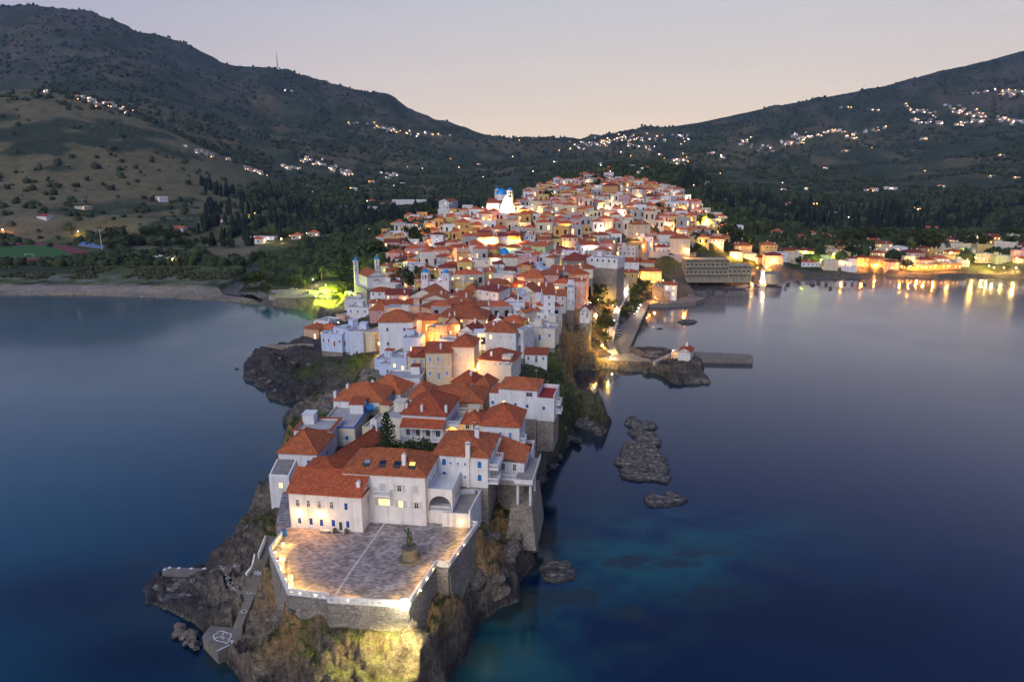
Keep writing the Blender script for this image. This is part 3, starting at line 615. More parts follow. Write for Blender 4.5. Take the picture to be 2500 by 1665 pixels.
def roof_part(root, kind, x0, x1, y0, y1, z, rise, m, ov=.35, walls=None, wm=None):
    """walls: MB that receives gable walls"""
    mb = MB(); X0, X1, Y0, Y1 = x0-ov, x1+ov, y0-ov, y1+ov; W = X1-X0; D = Y1-Y0
    th = .14; zz = z-.02
    if kind == 'h':
        if W >= D:
            a = (X0+D/2, (Y0+Y1)/2, z+rise); b = (X1-D/2, (Y0+Y1)/2, z+rise)
            if W-D < .1: b = a
            slope_face(mb, [(X0,Y0,z),(X1,Y0,z)]+([b,a] if b != a else [a]), m); slope_face(mb, [(X1,Y1,z),(X0,Y1,z)]+([a,b] if b != a else [a]), m)
            slope_face(mb, [(X1,Y0,z),(X1,Y1,z),b], m); slope_face(mb, [(X0,Y1,z),(X0,Y0,z),a], m)
        else:
            a = ((X0+X1)/2, Y0+W/2, z+rise); b = ((X0+X1)/2, Y1-W/2, z+rise)
            slope_face(mb, [(X0,Y0,z),(X1,Y0,z),a], m); slope_face(mb, [(X1,Y1,z),(X0,Y1,z),b], m)
            slope_face(mb, [(X1,Y0,z),(X1,Y1,z),b,a], m); slope_face(mb, [(X0,Y1,z),(X0,Y0,z),a,b], m)
        rid = [((X0,Y0,z), a), ((X1,Y0,z), b if W >= D else a), ((X1,Y1,z), b), ((X0,Y1,z), a if W >= D else b), (a, b)]
        for p, q in rid:
            if (Vector(p)-Vector(q)).length > .2: mb.tube(Vector(p)+Vector((0,0,.03)), Vector(q)+Vector((0,0,.03)), .10, .10, m, 5, False)
    elif kind == 'g':
        yc = (Y0+Y1)/2
        slope_face(mb, [(X0,Y0,z),(X1,Y0,z),(X1,yc,z+rise),(X0,yc,z+rise)], m); slope_face(mb, [(X1,Y1,z),(X0,Y1,z),(X0,yc,z+rise),(X1,yc,z+rise)], m)
        mb.tube((X0,yc,z+rise+.02), (X1,yc,z+rise+.02), .11, .11, m, 5)
        for x in (x0+.003, x1-.003): walls.face([(x,y0,z-.3),(x,y1,z-.3),(x,y1,z-.05),(x,(y0+y1)/2,z+rise-.12),(x,y0,z-.05)], wm)
    elif kind == 'f':
        xc = (X0+X1)/2
        slope_face(mb, [(X1,Y0,z),(X1,Y1,z),(xc,Y1,z+rise),(xc,Y0,z+rise)], m); slope_face(mb, [(X0,Y1,z),(X0,Y0,z),(xc,Y0,z+rise),(xc,Y1,z+rise)], m)
        mb.tube((xc,Y0,z+rise+.02), (xc,Y1,z+rise+.02), .11, .11, m, 5)
        for y in (y0+.003, y1-.003): walls.face([(x0,y,z-.3),(x1,y,z-.3),(x1,y,z-.05),((x0+x1)/2,y,z+rise-.12),(x0,y,z-.05)], wm)
    elif kind == 's':
        slope_face(mb, [(X0,Y0,z),(X1,Y0,z),(X1,Y1,z+rise),(X0,Y1,z+rise)], m)
        for x in (x0+.003, x1-.003): walls.face([(x,y0,z-.3),(x,y1,z-.3),(x,y1,z+rise-.1),(x,y0,z-.05)], wm)
        walls.face([(x1,y1-.003,z-.3),(x0,y1-.003,z-.3),(x0,y1-.003,z+rise-.1),(x1,y1-.003,z+rise-.1)], wm)
    # soffit slab closes the eave
    if kind in 'hgf': mb.box(X0, X1, Y0, Y1, z-th, z-.012, M('eave_tile', (.40,.17,.10), var=.2) if False else m, top=False)
    else: mb.box(X0, X1, Y0, Y0+.3, z-th, z-.012, m)
    return mb.build('roof', root)
def parapet(mb, x0, x1, y0, y1, z, h, m, t=.22):
    mb.box(x0, x1, y0, y0+t, z, z+h, m); mb.box(x0, x1, y1-t, y1, z, z+h, m)
    mb.box(x0, x0+t, y0+t, y1-t, z, z+h, m); mb.box(x1-t, x1, y0+t, y1-t, z, z+h, m)
def balustrade(mb, p, q, z, h=.95, m=None, step=.28):
    m = m or trim; a = Vector((p[0], p[1], z)); b = Vector((q[0], q[1], z)); L_ = (b-a).length; d = (b-a)/L_; n = Vector((-d.y, d.x, 0))*.07
    for z0, z1 in ((0, .1), (h-.12, h)):
        mb.hexa([a-n+Vector((0,0,z0)), b-n+Vector((0,0,z0)), b+n+Vector((0,0,z0)), a+n+Vector((0,0,z0)), a-n+Vector((0,0,z1)), b-n+Vector((0,0,z1)), b+n+Vector((0,0,z1)), a+n+Vector((0,0,z1))], m)
    k = max(int(L_/step), 1)
    for i in range(k+1):
        c = a+d*(L_*i/k); mb.tube(c+Vector((0,0,.1)), c+Vector((0,0,h-.12)), .05, .05, m, 4, False)
def balcony(root, x0, x1, y, z, face='front', depth=1.1, xs=None, bal=True):
    mb = MB()
    if face == 'front':
        mb.box(x0, x1, y-depth, y, z-.16, z, trim); pts = [((x0+.06, y), (x0+.06, y-depth+.06)), ((x0+.06, y-depth+.06), (x1-.06, y-depth+.06)), ((x1-.06, y-depth+.06), (x1-.06, y))]
    else:
        mb.box(y, y+depth, x0, x1, z-.16, z, trim); pts = [((y, x0+.06), (y+depth-.06, x0+.06)), ((y+depth-.06, x0+.06), (y+depth-.06, x1-.06)), ((y+depth-.06, x1-.06), (y, x1-.06))]
    o = mb.build('balcony', root)
    rb = MB()
    for p, q in pts: balustrade(rb, p, q, z)
    rb.build('railing', o); return o
def arcade_wall(mb, p, q, z0, z1, n, m, pier=.35, t=.3, spring=None):
    """wall from p to q (plan) with n round-arched openings"""
    a = Vector((p[0], p[1], 0)); b = Vector((q[0], q[1], 0)); L_ = (b-a).length; d = (b-a)/L_; nn = Vector((-d.y, d.x, 0))*t
    bay = L_/n; r = (bay-pier)/2; sp = min(z1-.25-r, z0+1.9) if spring is None else spring
    def quad(s0, u0, s1, u1, s2, u2, s3, u3):
        f = [a+d*s+Vector((0,0,u)) for s, u in ((s0,u0),(s1,u1),(s2,u2),(s3,u3))]; mb.hexa([f[0],f[1],f[1]+nn,f[0]+nn,f[3],f[2],f[2]+nn,f[3]+nn], m)
    for i in range(n):
        s = i*bay; quad(s, z0, s+pier/2, z0, s+pier/2, sp, s, sp); quad(s+bay-pier/2, z0, s+bay, z0, s+bay, sp, s+bay-pier/2, sp)
        k = 8; c = s+bay/2
        for j in range(k):
            g0, g1 = math.pi*(1-j/k), math.pi*(1-(j+1)/k)
            quad(c+r*math.cos(g0), sp+r*math.sin(g0), c+r*math.cos(g1), sp+r*math.sin(g1), c+r*math.cos(g1) if j < k-1 else c+r, z1, c+r*math.cos(g0), z1)
        quad(s, sp, s+pier/2, sp, s+pier/2, z1, s, z1); quad(s+bay-pier/2, sp, s+bay, sp, s+bay, z1, s+bay-pier/2, z1)
def chimney(root, x, y, z0, h=1.2, w=.55, style=0):
    mb = MB(); mb.box(x-w/2, x+w/2, y-w/2, y+w/2, z0-1.6, z0+h, trim)
    mb.box(x-w/2-.06, x+w/2+.06, y-w/2-.06, y+w/2+.06, z0+h, z0+h+.1, trim)
    if style == 0: mb.hexa([(x-w/2,y-w/2,z0+h+.1),(x+w/2,y-w/2,z0+h+.1),(x+w/2,y+w/2,z0+h+.1),(x-w/2,y+w/2,z0+h+.1),(x-.03,y-w/2,z0+h+.5),(x+.03,y-w/2,z0+h+.5),(x+.03,y+w/2,z0+h+.5),(x-.03,y+w/2,z0+h+.5)], trim)
    else: mb.box(x-w/2+.08, x+w/2-.08, y-w/2+.08, y+w/2-.08, z0+h+.1, z0+h+.3, glass); mb.box(x-w/2, x+w/2, y-w/2, y+w/2, z0+h+.3, z0+h+.38, trim)
    return mb.build('chimney', root)
HOUSES = []; FOOT = []
rnd = random.Random(11)
def house(zm, ax, ay, bx, by, basey, roof='h', wc='w', st='b', rise=None, D=None, rot=None, rows=None, cols=None, rm=None, name='house', label=None, wins=True, zbase=None, hh=None, near=None, lit=.06, chim=None, side=None, cat='house', group=None, y_depth=None, win=None):
    if zm == 'K': y_depth = None
    A = zp(zm, ax, ay); B = zp(zm, bx, by); mx = (A[0]+B[0])/2; my = (A[1]+B[1])/2; bpy_ = zp(zm, 0, basey)[1]
    G = at(mx, bpy_, zbase) if zbase is not None else (aty(mx, bpy_, y_depth) if y_depth else hit(mx, bpy_))
    if y_depth: G.z = ground(G.x, G.y)
    ze = aty(mx, my, G.y).z; h = ze-G.z
    if hh: h = hh; ze = G.z+h
    if h < 2.6: h = 2.6; ze = G.z+h
    if h > 17: h = 17; ze = G.z+h
    a3 = at(A[0], A[1], ze); b3 = at(B[0], B[1], ze); d = b3-a3; ang = math.degrees(math.atan2(d.y, d.x))
    if rot is not None: ang = rot
    ang = max(-42, min(42, ang))
    # width so that the two corners fall on their pixels
    c, s = math.cos(R(ang)), math.sin(R(ang)); a3 = at(A[0], A[1], ze) if rot is None and abs(math.degrees(math.atan2(d.y, d.x))) <= 42 else Vector((aty(A[0], my, G.y).x, G.y-s*1.0, ze))
    ux = (B[0]-CX)/FPX; # solve a3 + t*(c,s) seen at column B
    lo, hi_ = .5, 80.0
    for _ in range(40):
        t = (lo+hi_)/2; P_ = Vector((a3.x+t*c, a3.y+t*s, ze)); depth = P_.y*CP+(CAMZ-P_.z)*SP
        if P_.x/depth < ux: lo = t
        else: hi_ = t
    W = max(t, 2.2)
    if D is None: D = min(max(W*.8, 6.5), 10.5)
    ctr = Vector((a3.x+c*W/2-s*D/2, a3.y+s*W/2+c*D/2, 0))
    cor = [(a3.x, a3.y), (a3.x+c*W, a3.y+s*W), (a3.x+c*W-s*D, a3.y+s*W+c*D), (a3.x-s*D, a3.y+c*D)]
    zs = [ground(*q) for q in cor]; zg = zbase if zbase is not None else min(max(G.z, min(zs)), ze-2.4)
    low = min(zs+[zg])-1.0-zg; h = ze-zg
    dist = a3.y; detail = near if near is not None else dist < 330
    root = empty(name, (ctr.x, ctr.y, zg), R(ang))
    x0, x1, y0, y1 = -W/2, W/2, -D/2, D/2
    mw = WALLC[wc]; wl = MB(); rmm = roofs[rm] if rm is not None else roofs[rnd.choice([0,0,1,1,2] if dist < 420 else [0,2,2,1])]
    lim = -1.4 if near else -2.0
    def plinth(lo):
        if lo < lim: b_ = MB(); b_.box(x0+.05, x1-.05, y0+.05, y1-.05, lo, lim, WALLC['s'] if dist < 420 else WALLC['g']); b_.build('stone_footing', root)
    if roof == 'F':
        plinth(low); wl.box(x0, x1, y0, y1, max(low, lim), h-.45, mw); parapet(wl, x0, x1, y0, y1, h-.45, .45, mw)
        fr = MB(); fr.box(x0+.22, x1-.22, y0+.22, y1-.22, h-.45, h-.42, flatroof, bottom=False); fr.build('roof', root)
        if dist < 520 and rnd.random() < .65:
            hx = rnd.uniform(x0+1.4, x1-1.4) if W > 4 else 0; q = MB(); q.box(hx-1.2, hx+1.2, y1-3.0, y1-.3, h-.42, h+1.8, mw); q.box(hx-1.35, hx+1.35, y1-3.15, y1-.15, h+1.8, h+1.92, rmm if rnd.random() < .4 else mw); q.build('stair_hut', root)
        if dist < 480 and rnd.random() < .35:
            q = MB(); tx, ty = rnd.uniform(x0+.9, x1-.9), rnd.uniform(y0+.9, 0); q.tube((tx-.6, ty, h+.15), (tx+.6, ty, h+.15), .42, .42, SHC['t'] if rnd.random() < .3 else M('tank_metal', (.5,.5,.52), rough=.4), 10); q.build('water_tank', root)
    else:
        plinth(low); wl.box(x0, x1, y0, y1, max(low, lim), h-.02, mw)
        if rise is None: rise = (min(W, D) if roof == 'h' else (W if roof == 'f' else D))*(.20 if roof != 's' else .14)
        rf = roof_part(root, roof, x0, x1, y0, y1, h, rise, rmm, .35 if dist < 450 else .3, wl, mw)
    if dist < 260: wl.box(x0-.03, x1+.03, y0-.03, y1+.03, min(h*.48, h-2.8), min(h*.48, h-2.8)+.12, trim if wc != 'w' else mw, bottom=True)
    wl.build('wall', root)
    nc = chim if chim is not None else rnd.choice([0,1,1,2])
    if dist < 620:
        for _ in range(nc):
            cx_, cy_ = rnd.uniform(x0+.8, x1-.8), rnd.uniform(y0+.8, y1-.8)
            if roof == 'F': zz = h-.45
            elif roof == 's': zz = h+rise*(cy_-y0)/D
            elif roof == 'f': zz = h+rise*(1-abs(cx_)/(W/2))
            elif roof == 'g': zz = h+rise*(1-abs(cy_)/(D/2))
            else: zz = h+rise*min(1, min(W/2-abs(cx_), D/2-abs(cy_))/(min(W, D)/2))
            chimney(root, cx_, cy_, zz, rnd.uniform(.8, 1.4), rnd.uniform(.4, .6), rnd.choice([0, 0, 1]))
    if dist < 420 and rnd.random() < .45:
        q = MB(); ax_, ay_ = rnd.uniform(x0+1, x1-1), rnd.uniform(y0+1, y1-1); zt = h+(0 if roof == 'F' else .8); q.tube((ax_,ay_,zt-.6), (ax_,ay_,zt+2.4), .03, .03, M('aerial_metal', (.35,.35,.36), rough=.5), 4); q.box(ax_-.5, ax_+.5, ay_-.02, ay_+.02, zt+2.1, zt+2.15, M('aerial_metal', (.35,.35,.36))); q.box(ax_-.35, ax_+.35, ay_-.02, ay_+.02, zt+1.8, zt+1.85, M('aerial_metal', (.35,.35,.36))); q.build('aerial', root)
    if wins:
        nr = rows or max(1, int(round((h-.6)/3.2))); fh = h/nr; ncw = cols or max(2, int(W/2.5))
        sides = [('front', W, ncw)]
        if (ctr.x < 15 and side is None) or side == 'right': sides.append(('right', D, max(2, int(D/2.9))))
        if (ctr.x > -5 and side is None) or side == 'left': sides.append(('left', D, max(2, int(D/2.9))))
        ww = min(.8, W/ncw*.34); wh = min(1.25, fh*.42)
        for face, L_, k in sides:
            for r_ in range(nr):
                for i in range(k):
                    if rnd.random() < (.12 if face == 'front' else .25): continue
                    u = -L_/2+L_*(i+.5)/k+rnd.uniform(-.1, .1); z = fh*r_+fh*.32
                    s_ = 'y' if rnd.random() < lit else st
                    p = {'front': (u, y0-.004, z), 'right': (x1+.004, u, z), 'left': (x0-.004, -u, z)}[face]
                    door = r_ == 0 and i == k//2 and face == 'front' and detail
                    if detail: add_window(root, (p[0], p[1], .05) if door else p, face, ww*(1.1 if door else 1), 2.1 if door else wh, s_, False, True, 'door' if door else 'window')
                    else: add_window_far(root, p, face, ww, wh, s_)
    root['category'] = cat; root['group'] = group or 'houses of the old town'
    if label: root['label'] = label
    rec = dict(o=root, wc=wc, st=st if wins else '', roof=roof, W=W, D=D, h=h, px=mx, py=my, x=ctr.x, y=ctr.y, rows=rows or max(1, int(round((h-.6)/3.2))), x0=x0, x1=x1, y0=y0, y1=y1, zg=zg, ze=ze, rise=rise or 0, ang=ang, root=root, labelled=bool(label))
    HOUSES.append(rec); FOOT.append((ctr.x, ctr.y, max(W, D)/2, min(W, D)/2)); return rec
# ------------------------------------------------------------------ houses read off the photograph: zoom key, eave corners, foot line, roof, wall, shutters, options
H = house
def T(rows_):
    for r in rows_:
        k = r[9] if len(r) > 9 else {}
        i_ = k.pop('id', None); HH[i_] = house(*r[:6], roof=r[6], wc=r[7], st=r[8], **k)
HH = {}; stone_ = WALLC['s']
# --- headland houses, with their own windows
def near_house(id_, *a, **k):
    wins = k.pop('win', []); zs, hs, ws = k.pop('sc', (1, 1, 1)); wins = [(f, u, z*zs if z > .3 else z, w*ws, h*hs, st, a_) for f, u, z, w, h, st, a_ in wins]; r = house(*a, wins=False, near=True, chim=k.pop('chim', 0), **k); HH[id_] = r
    for f, u, z, w, h, st, arch in wins:
        p = {'front': (r['x0']+u*r['W'], r['y0']-.004, z), 'right': (r['x1']+.004, r['y0']+u*r['D'], z), 'left': (r['x0']-.004, r['y1']-u*r['D'], z)}[f]
        add_window(r['root'], p, f, w, h, st, arch, True, 'door' if z < .3 else 'window')
    return r
r = near_house('museum', 'A', 375, 362, 1018, 405, 700, 'g', 'w', zbase=14, D=8.6, rise=2.5, rm=0, sc=(.86,.86,.78), win=
    [('front', u, 4.6, .85, 1.5, 'n', 0) for u in (.12,.27,.42,.59)]+[('front', .79, 4.5, .95, 1.6, 'b', 0)]+
    [('front', .13, .9, 1.0, 1.5, 'b', 0), ('front', .29, .8, .95, 1.6, 'b', 0), ('front', .435, .7, 1.0, 1.7, 'b', 0), ('front', .60, .8, 1.0, 1.6, 'b', 0), ('front', .70, .05, .95, 2.0, 'e', 0), ('front', .80, .75, .95, 1.6, 'b', 0), ('right', .35, 4.3, .7, 1.6, 'b', 0)],
    label='long white two-storey hall at the edge of the paved square, lamps beside its ground-floor windows')
chimney(r['root'], r['x1']-.9, r['y0']+1.6, r['h']+.6, 1.0, .6)
W_, D_, h_ = r['W'], r['D'], r['h']
r = near_house('central', 'A', 850, 186, 1583, 228, 642, 'h', 'w', zbase=14, D=9.5, rise=2.6, rm=1, sc=(.86,.82,.85), win=
    [('front', .49, 6.6, 1.6, 2.2, 'w', 0), ('front', .69, 7.0, .95, 1.5, 'n', 0), ('front', .885, 6.9, 1.1, 1.7, 'w', 0), ('front', .50, 3.9, 2.4, 1.5, 'y', 0), ('front', .70, 3.7, 1.0, 1.45, 'y', 0), ('front', .89, 3.6, 1.0, 1.45, 'n', 0), ('right', .3, 6.4, .9, 2.1, 'w', 0)],
    label='tall white house with skylights in its orange tiled roof, two windows glowing')
rt = r['root']; x0, x1, y0, y1, hh = r['x0'], r['x1'], r['y0'], r['y1'], r['h']
balcony(rt, x0+.40*W_*0+(.40*r['W']), x0+.60*r['W'], y0, 5.55)
for u in (.69, .50, .70, .89):                                      # open leaves beside the openings
    for s in (-1, 1):
        z = {.69:7.0, .50:3.9, .70:3.7, .89:3.6}[u]; ww = {.50:2.4}.get(u, 1.0)*.85; q = MB(); c = x0+u*r['W']+s*(ww/2+.33); z *= .86; q.box(c-.25, c+.25, y0-.07, y0-.01, z, z+1.2, SHC['w']); q.build('shutter', rt)
sl = r['rise']/(r['D']/2+.35)
for u, st in ((.27, 'g'), (.46, 'n'), (.64, 'n'), (.82, 'y')):
    q = MB(); x = x0+u*r['W']; ya, yb = y0+1.0, y0+2.3; za, zb = hh+(ya-y0+.35)*sl, hh+(yb-y0+.35)*sl
    q.hexa([(x-.6,ya,za),(x+.6,ya,za),(x+.6,yb,zb),(x-.6,yb,zb),(x-.6,ya,za+.12),(x+.6,ya,za+.12),(x+.6,yb,zb+.12),(x-.6,yb,zb+.12)], M('skylight_frame', (.05,.05,.055), rough=.5))
    o = q.build('skylight', rt); q = MB(); q.face([(x-.48,ya+.12,za+.15),(x+.48,ya+.12,za+.15),(x+.48,yb-.12,zb+.10),(x-.48,yb-.12,zb+.10)], {'g': M('sky_glass', (.25,.32,.36), rough=.08), 'n': glass, 'y': EM('lit_skylight', (1,.45,.10), 1.3)}[st]); q.build('pane', o)
chimney(rt, x0+.72*r['W'], y0+1.9, hh+1.0, 1.7, .62)
# arcaded porch on its seaward end
q = MB(); px0, px1, py0, py1 = x1+.02, x1+4.3, y0+1.2, y0+9.4; zf = 2.2
q.box(px0, px1, py0, py1, -2.5, zf, white); q.box(px0, px1, py0, py1, 5.3, 5.55, white); parapet(q, px0, px1, py0, py1, 5.55, .75, white)
arcade_wall(q, (px0, py0), (px1, py0), zf, 5.3, 1, white); arcade_wall(q, (px1, py0+.3), (px1, py1), zf, 5.3, 4, white)
o = q.build('porch', rt); b_ = MB(); balustrade(b_, (px0+.4, py0+.15), (px1-.4, py0+.15), zf, .9); balustrade(b_, (px1-.15, py0+.5), (px1-.15, py1), zf, .9); b_.build('railing', o)
near_house('back_hall', 'A', 420, 262, 850, 285, 560, 'h', 'w', zbase=14, D=9, rise=2.7, rm=0, y_depth=None, label='white block with a plain dark red hipped roof joined behind the long hall')
r = near_house('arched', 'C', 706, 926, 1302, 966, 1395, 'h', 'w', zbase=15.5, D=10.5, rise=2.5, rm=1, win=
    [('front', .20, 5.75, .88, 1.45, 't', 1), ('front', .85, 5.65, .88, 1.45, 't', 1), ('front', .20, 3.3, .88, 1.4, 't', 1), ('front', .85, 3.2, .88, 1.4, 't', 1)]+
    [('front', u, z, .45, .65, 'b', 0) for u in (.32,.455,.585) for z in (5.95, 3.5)]+[('front', .33, .9, .6, .65, 'b', 0), ('front', .46, .85, 1.0, .65, 'b', 0), ('front', .79, .05, .8, 1.6, 'b', 0)]+
    [('right', .25, 5.4, .8, 1.8, 'n', 0), ('right', .6, 5.4, .8, 1.8, 'n', 0), ('right', .25, 2.9, .8, 1.8, 'n', 0)], label='white cliff house with blue arched windows, stone basement and balconies over the sea')
rt = r['root']; x0, x1, y0, y1, hh = r['x0'], r['x1'], r['y0'], r['y1'], r['h']
q = MB(); q.box(x0-.04, x1+.04, y0-.04, y1, -6, 1.95, WALLC['s']); q.build('basement', rt)
q = MB(); q.box(x0+.62*r['W'], x0+.67*r['W'], y0-.35, y0, 1.95, hh, white); q.build('chimney', rt); chimney(rt, x0+.645*r['W'], y0-.1, hh+1.2, 1.0, .75, 1); chimney(rt, x0+.70*r['W'], y0+5, hh+2.2, .9, .75, 1)
balcony(rt, y0+.6, y0+6.0, x1, 5.35, 'right', 1.8); balcony(rt, y0+.2, y0+3.4, x1, 2.85, 'right', 1.8)
# lean-to and sun terrace on pillars above the cliff
q = MB(); slope_face(q, [(x1+.02,y1-3,hh-3.2),(x1+5.6,y1-3,hh-4.2),(x1+5.6,y1+4,hh-3.6),(x1+.02,y1+4,hh-1.6)], roofs[1]); q.build('roof', rt)
q = MB(); q.box(x1+.02, x1+5.3, y1-2.6, y1+3.8, -1.0, hh-4.3, white); q.box(x1+.1, x1+5.2, y1-2.5, y1+3.7, -8, -1.0, stone_); q.build('wall', rt)
for k in range(2): add_window(rt, (x1+1.4+2.1*k, y1-2.61, 1.9), 'front', .7, 1.5, 'n')
q = MB(); q.box(x1+4.2, x1+7.6, y1-7.5, y1+4.5, 1.5, 1.75, stonefloor)
for cx_, cy_ in ((x1+4.8,y1-6.8),(x1+7.1,y1-6.8),(x1+7.1,y1-1)): q.tube((cx_,cy_,-2.6), (cx_,cy_,1.5), .26, .26, white, 10)
q.box(x1+4.2, x1+7.6, y1-7.5, y1-7.35, 1.75, 2.6, white); q.box(x1+7.45, x1+7.6, y1-7.35, y1+4.5, 1.75, 2.6, white); o = q.build('sun_terrace', rt); q = MB(); q.hexa([(x1+2.5,y1-8.2,-11),(x1+8.4,y1-8.2,-11),(x1+8.4,y1+4.4,-11),(x1+2.5,y1+4.4,-11),(x1+3.6,y1-7.2,-2.6),(x1+7.4,y1-7.2,-2.6),(x1+7.4,y1+4,-2.6),(x1+3.6,y1+4,-2.6)], stone_); q.build('stone_buttress', rt)
q = MB(); q.box(x1+.1, x1+4.15, y1-5.3, y1-1.7, 1.2, 1.5, white)
balustrade(q, (x1+.2, y1-5.2), (x1+4.1, y1-5.2), 1.5, .9); q.build('bridge', rt)
r = near_house('three_blue', 'C', 1236, 612, 1648, 634, 965, 'h', 'w', zbase=15.5, D=9.5, rise=3.0, rm=0, win=[('front', u, 4.0, .8, 1.5, 'l', 0) for u in (.17,.50,.76)]+[('right', u, 3.9, .9, 2.1, 'l', 0) for u in (.2,.45,.7)],
    label='white house with three tall pale blue shutters and a red hipped roof')
q = MB(); x1, y0 = r['x1'], r['y0']; q.box(x1+.02, x1+2.6, y0-1.5, y0+5, -6, 1.2, white); parapet(q, x1+.02, x1+2.6, y0-1.5, y0+5, 1.2, .8, white, .16); q.box(x1+.2, x1+2.4, y0-1.3, y0+4.8, 1.2, 1.23, M('red_floor', (.30,.03,.03)), bottom=False); q.build('terrace', r['root'])
balcony(r['root'], y0+.5, y0+3, x1, 3.2, 'right', 1.2)
r = near_house('loggia', 'C', 845, 588, 1236, 600, 705, 'F', 'c', zbase=17, D=7, win=[('front', .60, 1.2, .95, 1.6, 'n', 0), ('front', .80, 1.0, .75, 1.9, 'n', 0)], label='cream house with a glowing arched loggia under a balustraded roof terrace')
rt = r['root']; x0, x1, y0, y1, hh = r['x0'], r['x1'], r['y0'], r['y1'], r['h']
q = MB(); arcade_wall(q, (x0+.1, y0-1.6), (x0+.42*r['W'], y0-1.6), .1, hh-.1, 1, WALLC['c'], pier=.5, t=.3); q.box(x0+.1, x0+.42*r['W'], y0-1.6, y0, hh-.1, hh+.05, trim); o = q.build('loggia', rt)
q = MB(); q.box(x0-.1, x1+.1, y0-4.0, y0-.02, -.35, 0, WALLC['c']); q.box(x0-.1, x1+.1, y0-4.0, y0-3.85, -3, -.35, white); q.build('terrace', rt)
q = MB(); balustrade(q, (x0+.1, y0-1.5), (x0+.42*r['W'], y0-1.5), hh+.05, .9); balustrade(q, (x0+.42*r['W'], y0-1.5), (x0+.42*r['W'], y0+1), hh+.05, .9); balustrade(q, (x0+.1, y1), (x0+.45*r['W'], y1), hh+.05, .9); q.build('railing', rt)
roof_part(rt, 'h', x0+.46*r['W'], x1, y0, y1, hh+.02, 1.7, roofs[0], .35)
L_ = bpy.data.lights.new('loggia_light', 'POINT'); L_.energy = 160; L_.color = (1,.48,.10); L_.shadow_soft_size=.25; lo = bpy.data.objects.new('ceiling_light', L_); COL.objects.link(lo); lo.parent = rt; lo.location = (x0+.22*r['W'], y0-.7, hh-.9)
r = near_house('veranda', 'C', 360, 488, 842, 515, 860, 'h', 'w', zbase=14.5, D=12, rise=3.4, rm=0, win=[], label='large white house with a long two-level veranda facing the garden')
rt = r['root']; x0, x1, y0, y1, hh = r['x0'], r['x1'], r['y0'], r['y1'], r['h']
q = MB(); slope_face(q, [(x0+.2,y0-2.5,hh-2.2),(x1,y0-2.5,hh-2.2),(x1,y0,hh-.9),(x0+.2,y0,hh-.9)], roofs[0]); q.box(x0+.2, x1, y0-2.5, y0-2.3, hh-2.4, hh-2.22, trim); q.build('veranda_roof', rt)
q = MB(); q.box(x0+.2, x1, y0-2.4, y0, hh-5.2, hh-5.0, trim)
for k in range(5): xx = x0+.35+k*(r['W']-.6)/4; q.box(xx-.09, xx+.09, y0-2.35, y0-2.17, hh-5.0, hh-2.3, trim); q.box(xx-.12, xx+.12, y0-2.35, y0-2.11, -1, hh-5.2, trim)
q.build('veranda', rt)
q = MB(); balustrade(q, (x0+.3, y0-2.3), (x1-.1, y0-2.3), hh-5.0, .95, step=.22); q.build('railing', rt)
for k in range(4): add_window(rt, (x0+1.3+k*(r['W']-2.2)/3.4, y0-.004, hh-4.9), 'front', 1.0, 2.0, 'n')
for k, s in enumerate('nnwn'): add_window(rt, (x0+1.3+k*(r['W']-2.2)/3.4, y0-.004, .2), 'front', 1.2, 2.1, s, name='door')
for u, v in ((.08,.1),(.45,.05),(.98,.1)): chimney(rt, x0+u*r['W'], y0+v*r['D'], hh+.3, 1.3, .5)
near_house('cream_wing', 'C', 135, 530, 398, 546, 795, 'F', 'i', zbase=14.5, D=8, win=[('front', .5, 3.2, 1.1, .9, 'n', 0)], label='ivory flat-roofed wing beside the garden pine tree')
r = near_house('corner_red', 'D', 182, 1277, 772, 1300, 1650, 'h', 'w', zbase=13, D=9.5, rise=3.2, rm=1, win=[('front', .78, 2.5, .85, 1.2, 't', 0), ('right', .2, 2.5, .6, 1.2, 'b', 0), ('right', .55, 2.5, .6, 1.2, 'b', 0), ('right', .8, 2.5, .6, 1.2, 'w', 0)], label='white house with an orange hipped roof right above the western rocks')
x0, y0 = r['x0'], r['y0']; q = MB(); q.hexa([(x0-.4,y0-4,-6),(x0+3.6,y0-4,-6),(x0+3.6,y0,-6),(x0-.4,y0,-6),(x0-.4,y0-4,1.9),(x0+3.6,y0-4,1.9),(x0+3.6,y0,3.6),(x0-.4,y0,3.6)], white); q.box(x0-.1, x0+3.3, y0-3.7, y0-3.6, 1.96, 2.0, flatroof); q.hexa([(x0-.1,y0-3.7,2.05),(x0+3.3,y0-3.7,2.05),(x0+3.3,y0-.1,3.58),(x0-.1,y0-.1,3.58),(x0-.1,y0-3.7,2.12),(x0+3.3,y0-3.7,2.12),(x0+3.3,y0-.1,3.65),(x0-.1,y0-.1,3.65)], M('felt_roof', (.20,.185,.18), var=.2)); q.build('annex', r['root'])
add_window(r['root'], (x0+1.9, y0-4.004, -.6), 'front', .9, 1.1, 'y')
near_house('felt_box', 'D', 422, 938, 988, 948, 1300, 'F', 'w', zbase=13.5, D=7.5, win=[('right', .3, 3.4, .5, 1.2, 'b', 0)], label='white box house with a red tiled rim round its flat roof')
q = MB(); r = HH['felt_box']; t = .5
for a in ((r['x0']-.3, r['x1']+.3, r['y0']-.3, r['y0']+.4), (r['x0']-.3, r['x1']+.3, r['y1']-.4, r['y1']+.3), (r['x0']-.3, r['x0']+.4, r['y0']+.4, r['y1']-.4), (r['x1']-.4, r['x1']+.3, r['y0']+.4, r['y1']-.4)): q.box(*a, r['h']+.003, r['h']+.12, roofs[0])
q.build('roof_rim', r['root'])
